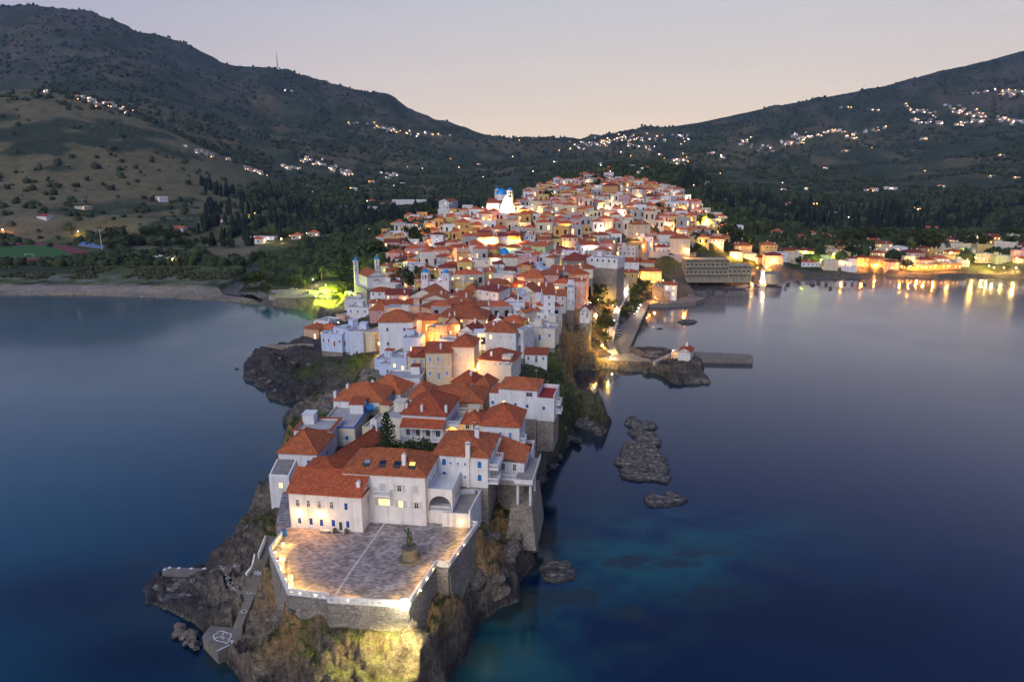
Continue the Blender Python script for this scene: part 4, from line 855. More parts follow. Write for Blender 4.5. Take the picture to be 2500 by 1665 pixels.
r = near_house('blue_rim', 'D', 780, 886, 1352, 922, 1190, 'F', 'i', zbase=13.5, D=15, rot=-2, win=[('front', .78, 1.5, .85, 1.15, 't', 0), ('right', .12, 1.2, .7, 1.3, 't', 0)], label='flat-roofed house with a blue painted roof edge and a blue tank on top')
q = MB(); x0, x1, y0, y1, hh = r['x0'], r['x1'], r['y0'], r['y1'], r['h']; bl = M('blue_paint', (.02,.08,.36), rough=.5)
q.box(x0+4, x1+.1, y0-.1, y0+.25, hh+.003, hh+.16, bl); q.box(x1-.25, x1+.1, y0+.25, y1, hh+.003, hh+.16, bl); q.build('roof_edge', r['root'])
q = MB(); q.box(x0+4.5, x0+7.6, y1-5, y1-1.5, hh-.4, hh+2.0, white); q.build('stair_hut', r['root']); roof_part(r['root'], 's', x0+4.5, x0+7.6, y1-5, y1-1.5, hh+2.0, .7, roofs[0], .2, MB(), white)
q = MB(); q.tube((x0+8.1, y1-3.6, hh+.5), (x0+9.6, y1-3.2, hh+.5), .85, .85, M('blue_plastic', (.01,.16,.42), rough=.4), 14); q.build('water_tank', r['root'])
# arcaded gallery beside it
r = near_house('gallery', 'D', 1462, 884, 1562, 898, 1150, 'F', 'c', zbase=14.0, D=12.5, rot=-14, win=[], label='long low gallery of cream round arches with a blue rim')
q = MB(); x0, x1, y0, y1, hh = r['x0'], r['x1'], r['y0'], r['y1'], r['h']; arcade_wall(q, (x1+1.7, y0+.3), (x1+1.7, y1), .8, hh-.2, 4, WALLC['c']); arcade_wall(q, (x1+.02, y0), (x1+1.7, y0), .8, hh-.2, 1, WALLC['c'], pier=.3); q.box(x1+.02, x1+2.0, y0, y1, -2, .8, WALLC['i']); q.box(x1+.02, x1+2.1, y0-.1, y1+.1, hh-.2, hh, flatroof); q.box(x1+1.95, x1+2.14, y0-.1, y1+.1, hh-.2, hh+.12, bl); q.build('arcade', r['root'])
near_house('wide_hip', 'D', 1022, 432, 1780, 524, 800, 'h', 'w', zbase=14.0, D=10.5, rise=3.0, rm=1, rot=-6, win=[('front', .93, 1.9, 1.9, 2.3, 'w', 0)]+[('right', .1+.12*k, 3.3, .75, 1.7, 'y' if k == 0 else 'w', 0) for k in range(7)], label='broad white house with a wide orange hipped roof above the blue-rimmed terrace')
for u, v in ((.03,.05),(.12,.6),(.55,.95)): chimney(HH['wide_hip']['root'], HH['wide_hip']['x0']+u*HH['wide_hip']['W'], HH['wide_hip']['y0']+v*HH['wide_hip']['D'], HH['wide_hip']['h'], 1.7, .6)
near_house('rear_hip', 'C', -30, 232, 345, 268, 420, 'h', 'w', zbase=14.5, D=8, rise=3.2, rm=1, y_depth=at(940,960,14.5).y+8, label='white house whose peaked orange roof rises behind the broad hipped one')
r = near_house('chapel', 'D', 885, 1517, 1190, 1510, 1640, 'f', 'i', zbase=14.0, D=15, rise=2.1, rm=0, rot=-20, win=[], label='small chapel with a long red gable roof and a white bell niche', cat='chapel', group='churches and chapels')
q = MB(); xc, y1, z = 0, r['y1'], r['h']+r['rise']; arcade_wall(q, (xc-.8, y1-.2), (xc+.8, y1-.2), z-1.5, z+1.6, 1, white, pier=.6, t=.4, spring=z+.4); q.hexa([(xc-.8,y1-.2,z+1.6),(xc+.8,y1-.2,z+1.6),(xc+.8,y1+.2,z+1.6),(xc-.8,y1+.2,z+1.6),(xc-.02,y1-.2,z+2.3),(xc+.02,y1-.2,z+2.3),(xc+.02,y1+.2,z+2.3),(xc-.02,y1+.2,z+2.3)], white)
o = q.build('bell_niche', r['root']); q = MB(); q.lathe([(.05,.5),(.12,.45),(.18,.15),(.26,0)], (xc, y1, z), M('bronze', (.10,.08,.05), rough=.4, metal=.8), 10); q.build('bell', o)
near_house('long_hip', 'C', 682, 322, 1250, 380, 470, 'h', 'p', zbase=17, D=11, rise=2.8, rm=1, rot=-6, win=[], label='peach-lit house with a long orange roof climbing in two ridges')  # lamp glow on these walls put into their peach colour
near_house('low_wing', 'C', 446, 322, 690, 326, 420, 'h', 'i', zbase=17, D=9, rise=2.3, rm=1, win=[], label='low ivory wing under a hipped roof between two bigger roofs')
r = near_house('six_arches', 'C', 1422, 206, 1842, 234, 478, 'h', 'w', zbase=18, D=8, rise=1.6, rm=1, win=[('front', .14, 1.5, .8, 1.15, 'y', 0), ('front', .44, 1.35, .85, 1.05, 't', 1), ('front', .75, 1.2, .85, 1.05, 't', 1), ('front', .80, 4.0, 1.6, 1.1, 'n', 0)], label='white sea-edge house with arched blue shutters and one glowing window')
rt = r['root']; x0, x1, y0, y1, hh = r['x0'], r['x1'], r['y0'], r['y1'], r['h']
q = MB(); q.box(x1+.02, x1+4.0, y0, y1, -1.6, hh-1.8, white); q.box(x1+.1, x1+3.9, y0+.05, y1, -9, -1.6, stone_); q.box(x1+.2, x1+3.8, y0+.2, y1-.2, hh-1.8, hh-1.76, M('red_floor', (.30,.03,.03)), bottom=False); q.box(x1+3.8, x1+4.0, y0, y1, hh-1.8, hh-.9, white); q.box(x1+.02, x1+3.8, y1-.3, y1, hh-1.8, hh-.9, white); q.build('terrace', rt); add_window(rt, (x1+1.6, y0-.004, 1.0), 'front', .85, 1.05, 't', True)
q = MB(); q.box(x0-2.2, x0-.02, y0, y1, -3, hh-1.5, white); q.box(x0-2.2, x0-.02, y0+.1, y1, hh-1.5, hh-1.4, roofs[0]); q.build('wing', rt); add_window(rt, (x0-1.4, y0-.004, 1.5), 'front', .8, 1.05, 't', True)
balcony(rt, y0+1, y0+3.6, x1+4.0, 2.2, 'right', 1.3); balcony(rt, y0+1, y0+3.6, x1+4.0, .2, 'right', 1.5)
# roofless stone ruin and its timber scaffold
r = near_house('ruin', 'C', 1722, 500, 1862, 510, 790, 'F', 's', y_depth=at(1298,1040,14).y+2, D=8.5, label='roofless stone ruin on the cliff between two white houses', cat='ruin')
g = r['root']; q = MB()
for k in range(9): q.tube((r['x1']+1.2, r['y0']+k*.9, -6), (r['x1']+1.2, r['y0']+k*.9, r['h']-2), .05, .05, M('old_timber', (.20,.16,.11)), 4)
for k in range(7): q.tube((r['x1']+1.2, r['y0']-.2, -5+k*1.5), (r['x1']+1.2, r['y0']+7.6, -5+k*1.5), .05, .05, M('old_timber', (.20,.16,.11)), 4)
q.build('trellis', g)
# --- second row and the middle of the town
T([
('E',918,1052,1165,1084,1130,'h','g','w',dict(rise=2.6,zbase=17.5,rm=0,wins=False)), ('E',1168,1090,1330,1108,1150,'h','i','w',dict(rise=2.2,zbase=17.5,rm=1,D=6)),
('E',170,990,562,1028,1160,'F','w','e',dict(rot=-4,D=8,zbase=15,cols=1)), ('E',628,722,912,724,1030,'s','c','l',dict(D=6,zbase=17,rows=2,cols=3,lit=0,rm=0,rise=1.4)),
('E',470,772,622,770,1000,'s','c','l',dict(D=7,rows=2,cols=2,rm=0,zbase=16)), ('E',425,748,470,770,980,'g','c','l',dict(D=6,wins=False,zbase=16)),
('E',916,655,1162,662,1010,'h','i','w',dict(D=9,rows=2,cols=2,rm=0,zbase=17,rise=2.2)), ('E',1214,796,1590,824,1000,'h','i','w',dict(D=9,rise=2.3,rm=0,zbase=17.5,rows=2,cols=3)),
('E',1432,858,1575,868,1030,'F','i','w',dict(D=5,zbase=17.5,cols=1)), ('E',1290,494,1628,502,740,'h','w','w',dict(D=9,rise=2.4,rm=1,zbase=19,cols=3,rows=2)),
('E',1632,470,1712,480,720,'F','w','n',dict(D=7,zbase=19,cols=1)), ('E',1730,742,1972,748,820,'s','w','n',dict(D=5,rm=0,zbase=18,rows=1,cols=3,lit=0)),
('E',1722,450,2060,470,600,'F','i','t',dict(D=7,zbase=20,cols=3)), ('E',104,388,490,386,700,'h','w','b',dict(D=10,rise=3.0,rm=1,zbase=16,cols=2,rows=2)),
('E',372,562,572,566,742,'F','u','n',dict(D=7,zbase=16,cols=1,side='right')), ('E',742,424,860,432,600,'F','p','d',dict(D=7,zbase=18.5,cols=1)),
('E',862,405,1010,400,580,'f','p','d',dict(D=8,zbase=18.5,rise=2.2)), ('E',1000,490,1162,492,600,'f','w','n',dict(D=9,rise=1.9,zbase=18.5,rot=-20,side='right')),
('E',762,312,1290,366,480,'h','p','w',dict(D=12,rise=3.2,rm=1,zbase=20,rot=-8,cols=5,rows=2)), ('E',440,214,566,218,330,'F','p','d',dict(D=8,zbase=19.5)),
('E',566,196,762,236,330,'s','p','w',dict(D=8,zbase=19.5,rm=0,cols=1,side='right')), ('E',640,440,735,450,640,'F','y','d',dict(D=10,zbase=17)),
('E',64,800,240,810,900,'F','u','n',dict(D=7,zbase=13,cols=1)), ('E',240,780,420,790,950,'F','u','b',dict(D=6,zbase=14,cols=2)), ('E',115,850,300,865,990,'F','u','n',dict(D=5,zbase=12,cols=1)),
('E',770,570,905,600,660,'F','w','n',dict(D=5,zbase=18,wins=False)),
# western edge above the cove
('F',1165,1012,1432,1034,1180,'F','u','r',dict(D=8,zbase=10,cols=4,rows=1,lit=0)), ('F',1322,930,1512,968,1170,'F','u','r',dict(D=9,zbase=10,cols=2,rows=2,lit=0)), ('F',1518,985,1702,990,1310,'F','u','b',dict(D=8,zbase=8,cols=1,rows=2,lit=0)),
('F',1702,985,1850,1005,1240,'F','c','d',dict(D=8,zbase=10,wins=False)), ('F',950,942,1130,962,1080,'h','p','y',dict(D=7,rm=1,zbase=7,rise=1.6,lit=.6)), ('F',1132,960,1322,966,1060,'h','u','n',dict(D=7,rm=1,zbase=7.5,rise=1.8,wins=False)),
('F',1092,838,1270,860,940,'F','w','n',dict(D=8,zbase=6)), ('F',1498,680,1775,690,880,'F','w','b',dict(D=8,cols=3,zbase=7,rows=2)), ('F',1462,575,1752,578,670,'F','w','b',dict(D=8,cols=3,zbase=7.5,rows=1)),
('F',1360,760,1470,790,880,'F','p','d',dict(D=8,zbase=6.5)), ('F',1786,712,2040,714,880,'h','k','r',dict(D=8,rise=2.4,rm=1,zbase=11,cols=1,rows=2,lit=0)), ('F',1910,640,2190,658,800,'h','w','w',dict(D=8,rm=0,zbase=13,rise=1.8)),
('F',1774,582,1952,590,680,'f','w','l',dict(D=8,rm=0,zbase=11,cols=1)), ('F',1925,470,2066,472,590,'s','u','b',dict(D=6,rm=0,zbase=13,cols=1)), ('F',2070,430,2180,470,600,'F','g','d',dict(D=7,zbase=13,wins=False)),
('F',1470,480,1655,500,560,'F','w','n',dict(D=7,zbase=7.5)), ('F',1990,285,2110,290,410,'F','w','n',dict(D=7,zbase=13)),
# middle left
('G',500,108,700,112,200,'h','w','b',dict(cols=3,zbase=19,rows=1)), ('G',622,155,775,158,300,'h','c','t',dict(cols=2,zbase=18,rows=2)), ('G',470,222,612,224,370,'h','w','w',dict(cols=2,zbase=16)), ('G',915,202,1030,206,330,'F','k','r',dict(cols=1,zbase=20,rows=2)),
('G',1125,74,1305,76,210,'h','w','b',dict(cols=1,zbase=26,rows=2)), ('G',1590,100,1812,104,270,'h','c','n',dict(cols=2,zbase=28,rows=2)), ('G',1520,165,1690,185,270,'F','c','n',dict(cols=2,zbase=27,rows=1)), ('G',1482,282,1702,288,370,'h','i','w',dict(zbase=25)),
('G',1450,392,1652,396,480,'h','i','w',dict(zbase=24)), ('G',1205,387,1358,390,580,'h','g','w',dict(zbase=23,rows=2)), ('G',1290,430,1440,440,580,'F','w','w',dict(zbase=23,rows=2)), ('G',1105,300,1272,294,360,'h','c','w',dict(zbase=22)), ('G',1200,500,1300,510,610,'F','u','n',dict(zbase=22,wins=False)),
('G',605,420,820,424,500,'h','w','w',dict(zbase=16,rise=1.4)), ('G',826,424,986,432,520,'f','w','b',dict(zbase=17,cols=3,rows=1)), ('G',1000,446,1192,456,520,'h','y','b',dict(zbase=18,cols=3,rows=1)), ('G',872,562,1122,572,660,'f','p','w',dict(zbase=18,rise=1.6)),
('G',585,498,805,498,640,'F','y','w',dict(zbase=15,wins=False,id='yellowlit')), ('G',404,522,522,526,640,'s','c','n',dict(zbase=14,cols=1)), ('G',490,655,640,662,790,'F','w','b',dict(zbase=14,cols=1,side='right')), ('G',1342,512,1552,508,630,'h','c','w',dict(zbase=22.5,cols=2,rows=2)),  # the windowless yellow front has yellow-lime lamp glow put into its colour
('G',1360,656,1502,656,770,'s','y','n',dict(zbase=21,cols=2,rows=1)), ('G',1542,672,1722,632,790,'s','c','w',dict(zbase=22,rot=14,cols=2)), ('G',1782,608,2046,606,720,'s','y','w',dict(zbase=23,rows=1,cols=2)), ('G',1727,636,1866,642,760,'F','w','b',dict(zbase=22.5,cols=2,rows=1,D=5,lit=0)),
('G',1080,660,1245,640,720,'g','p','w',dict(zbase=19)), ('G',1617,872,1782,874,1080,'h','i','d',dict(zbase=20,rise=2.2,cols=1,rows=3,D=6)), ('G',1378,962,1612,970,1120,'F','i','w',dict(zbase=19,D=8,cols=2)), ('G',1565,1090,1850,1100,1170,'F','w','n',dict(zbase=20,D=5)),
('G',400,890,560,890,1020,'F','u','b',dict(zbase=13,wins=False)),
# middle, around the tall white block
('P',1392,925,1606,930,1440,'s','w','n',dict(zbase=20,D=12,rows=4,cols=1,lit=0,rm=0,rot=2,side='right',rise=2.2)), ('P',1232,872,1390,880,1260,'s','u','n',dict(zbase=20,D=8,wins=False)), ('P',1842,800,1985,802,1140,'F','w','n',dict(zbase=21,D=12,side='right')),
('P',605,1035,935,1098,1210,'f','w','b',dict(zbase=21,rise=2.0,rot=-10,cols=2,rows=1)), ('P',860,882,1226,902,960,'f','i','w',dict(zbase=22.5,rise=2.8,D=10,wins=False)), ('P',1020,606,1390,606,800,'h','p','y',dict(zbase=24,rise=3,rows=1,cols=2,lit=.9,side='front')),
('P',980,356,1146,362,550,'h','o','r',dict(zbase=27,cols=1,rows=2,D=6)), ('P',1502,470,1935,482,700,'s','g','b',dict(zbase=24,rows=2,wins=False,D=9)), ('P',1380,430,1500,410,640,'F','u','n',dict(zbase=24.5,wins=False)), ('P',1966,546,2260,534,900,'h','p','w',dict(zbase=22,rows=3,side='right',rise=2)),
('P',1966,668,2180,676,1110,'s','k','w',dict(zbase=20,rows=3,D=4,cols=2,side='right')), ('P',1738,272,2156,284,440,'h','s','w',dict(zbase=27,rise=3.2,D=11,cols=3,rows=1)), ('P',905,204,1262,212,400,'F','k','r',dict(zbase=27.5,cols=3,rows=2,lit=0)), ('P',1436,216,1592,226,400,'h','i','w',dict(zbase=28)),
('P',415,342,636,346,480,'h','w','b',dict(zbase=25,cols=1,rows=2,lit=0)), ('P',630,468,850,472,560,'s','i','n',dict(zbase=24.5,wins=False)), ('P',612,545,985,560,640,'F','k','w',dict(zbase=23.5)), ('P',485,668,652,676,790,'s','w','b',dict(zbase=22.5,cols=1,rows=1)), ('P',655,680,830,684,820,'s','w','b',dict(zbase=22.5,side='right',rows=2)),
('P',424,530,600,535,660,'F','u','n',dict(zbase=23,wins=False)), ('P',110,768,520,892,1120,'s','w','t',dict(zbase=20.5,rise=1.2,cols=3,rows=2,D=7,lit=0)), ('P',225,660,500,716,800,'s','w','w',dict(zbase=22,wins=False,D=5)), ('P',676,1292,896,1312,1560,'F','w','n',dict(zbase=19,D=6,wins=False)), ('P',896,1240,1028,1286,1540,'f','i','r',dict(zbase=19,D=8,side='right')),
('P',365,1450,660,1440,1560,'f','w','n',dict(zbase=20,wins=False)), ('P',1115,1270,1490,1290,1450,'F','w','n',dict(zbase=20,D=6,cols=3,rows=1)), ('P',610,218,896,222,360,'h','i','w',dict(zbase=28,cols=2,rows=1)), ('P',930,1180,1100,1180,1300,'g','s','w',dict(zbase=20.5,wins=False)),
('P',1000,960,1140,950,1120,'F','u','w',dict(zbase=21)), ('P',600,160,680,160,220,'F','w','n',dict(zbase=28,id='dome_chapel',name='chapel',cat='chapel',group='churches and chapels',wins=False,D=4,chim=0)), ('P',1105,1460,1610,1500,1570,'F','i','n',dict(zbase=19.5,wins=False)),
('P',1640,200,1800,180,320,'F','w','n',dict(zbase=29,wins=False,D=12)), ('P',1500,150,1690,155,210,'s','w','w',dict(zbase=30,D=9)), ('P',1970,430,2330,440,520,'h','i','w',dict(zbase=25,rise=1.8)), ('P',2090,1240,2270,1230,1380,'f','w','n',dict(zbase=18,rise=1.8,D=7,rot=-15)),
# eastern slope down to the quay
('H',1100,378,1290,382,560,'F','i','b',dict(zbase=18.5,cols=2,rows=2)), ('H',1292,388,1378,380,690,'F','w','n',dict(zbase=13,D=6,rows=3,cols=2,rot=8)), ('H',1100,310,1420,330,390,'F','w','n',dict(zbase=28)), ('H',1462,480,1632,486,640,'h','y','n',dict(zbase=11,rows=2,cols=2)),
('H',1378,490,1462,494,650,'h','c','n',dict(zbase=12,rows=2)), ('H',1376,560,1470,575,690,'F','i','n',dict(zbase=11)), ('H',1345,660,1430,672,760,'F','w','n',dict(zbase=10)), ('H',1686,472,1916,474,640,'h','p','y',dict(zbase=6,rows=2,cols=4,lit=.45,D=9)), ('H',1402,388,1662,392,460,'F','k','w',dict(zbase=16)),
('H',1430,362,1660,368,400,'g','w','w',dict(zbase=19)), ('H',1665,370,1830,376,420,'h','c','w',dict(zbase=14)), ('H',1936,622,2090,628,760,'g','w','y',dict(zbase=4,lit=.3,rm=1)), ('H',1812,640,1935,645,740,'F','s','n',dict(zbase=5,wins=False)), ('H',1810,692,2010,700,760,'F','s','n',dict(zbase=4,D=5,wins=False)),
('H',2016,100,2240,104,250,'h','c','w',dict(zbase=21,rows=2,cols=3,rise=2.4)), ('H',1430,195,1620,204,300,'F','i','b',dict(zbase=21,rows=2,cols=4)), ('H',1482,130,1620,134,200,'F','i','n',dict(zbase=24)), ('H',1625,130,1700,150,220,'F','p','w',dict(zbase=23)), ('H',1210,105,1405,110,240,'F','s','n',dict(zbase=26)),
('H',1870,55,2090,60,110,'h','i','w',dict(zbase=27)), ('J',1166,700,1355,696,840,'h','c','d',dict(zbase=28,D=10,rows=2,cols=2,rise=1.6)), ('J',1126,482,1360,486,575,'h','i','w',dict(zbase=36,rows=2,cols=4)), ('J',956,652,1166,654,715,'h','i','w',dict(zbase=30,rows=1,cols=5)), ('J',612,692,800,694,800,'h','w','w',dict(zbase=30,rows=2,cols=4)),
('J',690,630,870,634,700,'h','w','w',dict(zbase=32)), ('J',720,590,900,595,640,'h','i','w',dict(zbase=34)), ('J',880,540,1010,550,600,'h','k','w',dict(zbase=36)), ('J',890,455,1015,460,500,'h','d' if False else 'g','d',dict(zbase=38)),
# upper left of the town
('I',290,452,722,450,540,'F','w','n',dict(zbase=20,rows=1,cols=7,D=9,cat='school building')), ('I',136,492,288,492,528,'g','w','n',dict(zbase=19,D=8,rows=1)), ('I',876,478,1000,462,560,'f','w','n',dict(zbase=25,D=24,rot=-24,side='right',rows=2)), ('I',846,562,1256,576,640,'F','w','b',dict(zbase=24,rows=1,cols=9,D=8)),
('I',1170,520,1300,520,600,'F','w','w',dict(zbase=27,rows=2)), ('I',1086,612,1188,616,730,'F','w','n',dict(zbase=26,wins=False)), ('I',1198,642,1402,646,735,'h','i','w',dict(zbase=27,rows=2)), ('I',1405,600,1490,606,720,'F','k','w',dict(zbase=29)), ('I',1488,694,1780,700,800,'F','y','b',dict(zbase=30,rows=2,cols=5)),
('I',1808,686,1992,692,800,'h','c','n',dict(zbase=31,rows=2,cols=3)), ('I',1995,660,2100,664,770,'F','p','w',dict(zbase=32)), ('I',1938,402,2172,400,475,'h','c','w',dict(zbase=36,rows=1,cols=6,D=12,rise=2)), ('I',1806,520,1942,522,655,'F','y','n',dict(zbase=35,rows=3,cols=3)), ('I',1962,560,2072,562,650,'F','y','w',dict(zbase=35,rows=2,cols=2)),
('I',2080,602,2292,600,690,'h','c','n',dict(zbase=34,rows=2,cols=3)), ('I',780,792,1030,796,900,'g','i','n',dict(zbase=25,rows=2,cols=5)), ('I',776,882,926,884,990,'h','w','n',dict(zbase=23,rows=2,cols=1)), ('I',508,816,740,818,930,'h','c','w',dict(zbase=21,rows=2,cols=3)), ('I',576,700,736,708,790,'F','w','n',dict(zbase=22,wins=False)),
('I',440,772,566,774,840,'h','p','w',dict(zbase=19)), ('I',1446,828,1620,828,910,'g','o','w',dict(zbase=29,rows=1)), ('I',1622,812,1780,816,880,'h','p','w',dict(zbase=30)), ('I',1715,945,1898,950,1120,'F','g','w',dict(zbase=28,rows=3,cols=3,id='balconies')), ('I',2040,1002,2205,1044,1130,'s','n','n',dict(zbase=29,rise=1.8,cols=2,rows=1)),
('I',1030,722,1150,724,800,'h','w','b',dict(zbase=27,cols=1)), ('I',1220,750,1330,756,830,'s','u','b',dict(zbase=27)), ('I',1330,780,1440,790,850,'h','i','w',dict(zbase=27)), ('I',1130,835,1240,842,940,'s','y','n',dict(zbase=26,wins=False)), ('I',1645,850,1900,890,960,'s','p','w',dict(zbase=29,D=9,rise=1,wins=False)), ('I',1895,838,2028,840,930,'F','i','w',dict(zbase=30,wins=False)),
('I',1980,905,2110,915,990,'F','g','b',dict(zbase=29)), ('I',2150,890,2280,890,980,'h','i','w',dict(zbase=30)), ('I',2150,760,2290,770,860,'F','g','n',dict(zbase=32)), ('I',2215,520,2355,524,600,'h','p','w',dict(zbase=36)), ('I',1870,770,2080,830,870,'h','i','w',dict(zbase=31,rise=2)), ('I',1560,1005,1700,1020,1100,'g','c','r',dict(zbase=27)),
# upper town
('T',1000,256,1222,258,330,'h','o','d',dict(zbase=54,rows=2,cols=5)), ('T',460,292,690,296,390,'h','c','n',dict(zbase=49,rows=1,cols=4,id='pediment')), ('T',345,206,530,208,262,'h','p','w',dict(zbase=55)), ('T',780,168,870,170,300,'F','c','n',dict(zbase=54,rows=4,cols=1)), ('T',870,190,925,200,300,'F','w','n',dict(zbase=54,rows=3,D=7)),
('T',390,434,655,436,545,'h','p','d',dict(zbase=42,rows=2,cols=4)), ('T',915,402,1095,404,590,'h','c','n',dict(zbase=41,rows=3,cols=2)), ('T',1238,388,1402,390,520,'F','k','w',dict(zbase=43,rows=2,cols=3)), ('T',1430,302,1570,306,400,'h','i','w',dict(zbase=49,rows=2,cols=4)), ('T',1345,152,1462,154,220,'F','o','w',dict(zbase=57,rows=2)),
('T',1630,410,1770,414,510,'h','i','w',dict(zbase=43,rows=2)), ('T',1830,400,1990,410,500,'F','w','n',dict(zbase=43,rows=3,cols=3)), ('T',1410,106,1700,100,110,'F','w','n',dict(zbase=62)) if False else ('T',1560,60,1680,64,108,'F','w','n',dict(zbase=62,rows=2)), ('T',1500,245,1650,248,330,'F','y','n',dict(zbase=52,rows=2)), ('T',1800,235,1925,240,340,'F','i','n',dict(zbase=50,rows=3,cols=3)),
('T',640,530,860,570,640,'f','w','n',dict(zbase=39,rise=2.5,D=12)), ('T',30,620,240,622,700,'h','y','w',dict(zbase=36)), ('T',1110,560,1270,564,600,'h','s','w',dict(zbase=40)), ('T',165,240,300,244,330,'F','w','n',dict(zbase=50,rows=2)), ('T',-60,385,165,390,490,'h','c','w',dict(zbase=40,rows=1,cols=5)) ])
HH['central']['skip'] = 0
print('houses read', len(HOUSES))
# ------------------------------------------------------------------ lamps
def lamp_light(parent, loc, energy, col=(1,.62,.22), r=.15, spot=None, aim=None):
    L_ = bpy.data.lights.new('light', 'SPOT' if spot else 'POINT'); L_.energy = energy; L_.color = col; L_.shadow_soft_size = r
    if spot: L_.spot_size = R(spot); L_.spot_blend = .6
    o = bpy.data.objects.new('light', L_); COL.objects.link(o); o.parent = parent; o.location = loc
    if aim: o.rotation_euler = Vector(aim).to_track_quat('-Z', 'Y').to_euler()
    return o
WARM, YEL, PINK, LIME = (1,.38,.06), (1,.62,.13), (1,.70,.45), (.80,1,.04)
LM = {'W': EM('bulb_warm', (1,.62,.25), 60), 'Y': EM('bulb_yellow', (1,.85,.35), 60), 'P': EM('bulb_white', (1,.88,.80), 60), 'L': EM('bulb_lime', (1,1,.35), 60)}
LCOL = {'W': WARM, 'Y': YEL, 'P': PINK, 'L': LIME}
dark_metal = M('dark_metal', (.05,.05,.055), rough=.5, metal=.3)
LAMPS = []
def street_lamp(x, y, z, h=4.2, c='W', e=500, r=.16, label=None, style='pole', bulb=True):
    root = empty('street_lamp' if style == 'pole' else 'wall_lamp', (x, y, z)); m = MB()
    if style == 'pole':
        m.tube((0,0,0), (0,0,h), .07, .05, dark_metal, 6); m.tube((0,0,0), (0,0,.4), .13, .1, dark_metal, 6); m.build('post', root)
        b = MB(); b.lathe([(r*.35,-r*.7), (r,-r*.2), (r,r*.4), (r*.4,r*.9)], (0,0,h+r*.7), LM[c], 8); b.build('bulb', root); m = MB(); m.lathe([(r*1.25,0),(r*.9,r*.5),(.02,r*.9)], (0,0,h+r*1.5), dark_metal, 8, False); m.build('lamp_shade', root); hz = h-.12
    else:
        m.tube((0,.35,h+.1), (0,0,h+.22), .03, .03, dark_metal, 5); m.build('bracket', root); b = MB(); b.lathe([(r*.4,-r*.7), (r,-r*.2), (r,r*.3), (r*.4,r*.7)], (0,0,h), LM[c], 8); b.build('bulb', root); hz = h-r-.05
    lamp_light(root, (0,0,hz), e, LCOL[c], max(.12, r*.8))
    root['category'] = 'street lamp' if style == 'pole' else 'wall lamp'; root['group'] = 'lamps lighting the lanes' if style == 'pole' else 'lamps fixed to the walls'
    if label: root['label'] = label
    LAMPS.append(root); return root

# ------------------------------------------------------------------ square
def mat_paving():
    m, N, L, B = nmat('square_paving')
    geo = N.new('ShaderNodeNewGeometry'); mp = N.new('ShaderNodeMapping'); mp.inputs['Rotation'].default_value=(0,0,R(-4)); L.new(geo.outputs['Position'], mp.inputs[0])
    wv = N.new('ShaderNodeTexNoise'); wv.inputs['Scale'].default_value=1.4; L.new(mp.outputs[0], wv.inputs[0]); va = N.new('ShaderNodeVectorMath'); va.operation='MULTIPLY_ADD'; va.inputs[1].default_value=(.22,.22,0); L.new(wv.outputs['Color'], va.inputs[0]); L.new(mp.outputs[0], va.inputs[2])
    br = N.new('ShaderNodeTexBrick'); br.inputs['Scale'].default_value=1.0; br.inputs['Brick Width'].default_value=.62; br.inputs['Row Height'].default_value=.34; br.inputs['Mortar Size'].default_value=.02; br.inputs['Bias'].default_value=-.1
    br.inputs['Color1'].default_value=(.13,.12,.13,1); br.inputs['Color2'].default_value=(.40,.36,.33,1); br.inputs['Mortar'].default_value=(.23,.21,.19,1); L.new(va.outputs[0], br.inputs[0])
    nz = N.new('ShaderNodeTexNoise'); nz.inputs['Scale'].default_value=.35; nz.inputs['Detail'].default_value=8; L.new(geo.outputs['Position'], nz.inputs[0])
    mr = N.new('ShaderNodeMapRange'); mr.inputs['From Min'].default_value=.3; mr.inputs['From Max'].default_value=.7; mr.inputs['To Min'].default_value=.7; mr.inputs['To Max'].default_value=1.35; L.new(nz.outputs[0], mr.inputs[0])
    vs = N.new('ShaderNodeVectorMath'); vs.operation='SCALE'; L.new(br.outputs[0], vs.inputs[0]); L.new(mr.outputs[0], vs.inputs['Scale']); L.new(vs.outputs[0], B.inputs['Base Color']); B.inputs['Roughness'].default_value=.7
    bp = N.new('ShaderNodeBump'); bp.inputs['Strength'].default_value=.3; bp.inputs['Distance'].default_value=.03; L.new(br.outputs['Fac'], bp.inputs['Height']); bp.invert=True; L.new(bp.outputs[0], B.inputs['Normal']); return m
paving = mat_paving(); stone = WALLC['s']
PZ = 14.0
pc = [at(px, py, PZ) for px, py in [(692,1306),(660,1348),(704,1450),(800.5,1461),(801,1470),(996,1482),(1065,1381),(1096,1384),(1166,1285),(1145,1281),(1110,1210),(690,1200),(672,1285)]]
m = MB(); m.prism([(p.x, p.y) for p in pc], 12.6, PZ, paving); m.build('square_paving', kind='structure')
# pale stone seam across the square
a, b = at(*zp('A',790,1285), PZ), at(*zp('A',905,1100), PZ); c_ = at(*zp('A',1235,630), PZ)
m = MB()
for p, q in ((a, b), (b, c_)):
    d = (q-p).normalized(); n = Vector((-d.y, d.x, 0))*.17
    m.face([p-n+Vector((0,0,.004)), p+n+Vector((0,0,.004)), q+n+Vector((0,0,.004)), q-n+Vector((0,0,.004))], M('seam_stone', (.48,.46,.43)))
m.build('paving_seam', kind='structure')
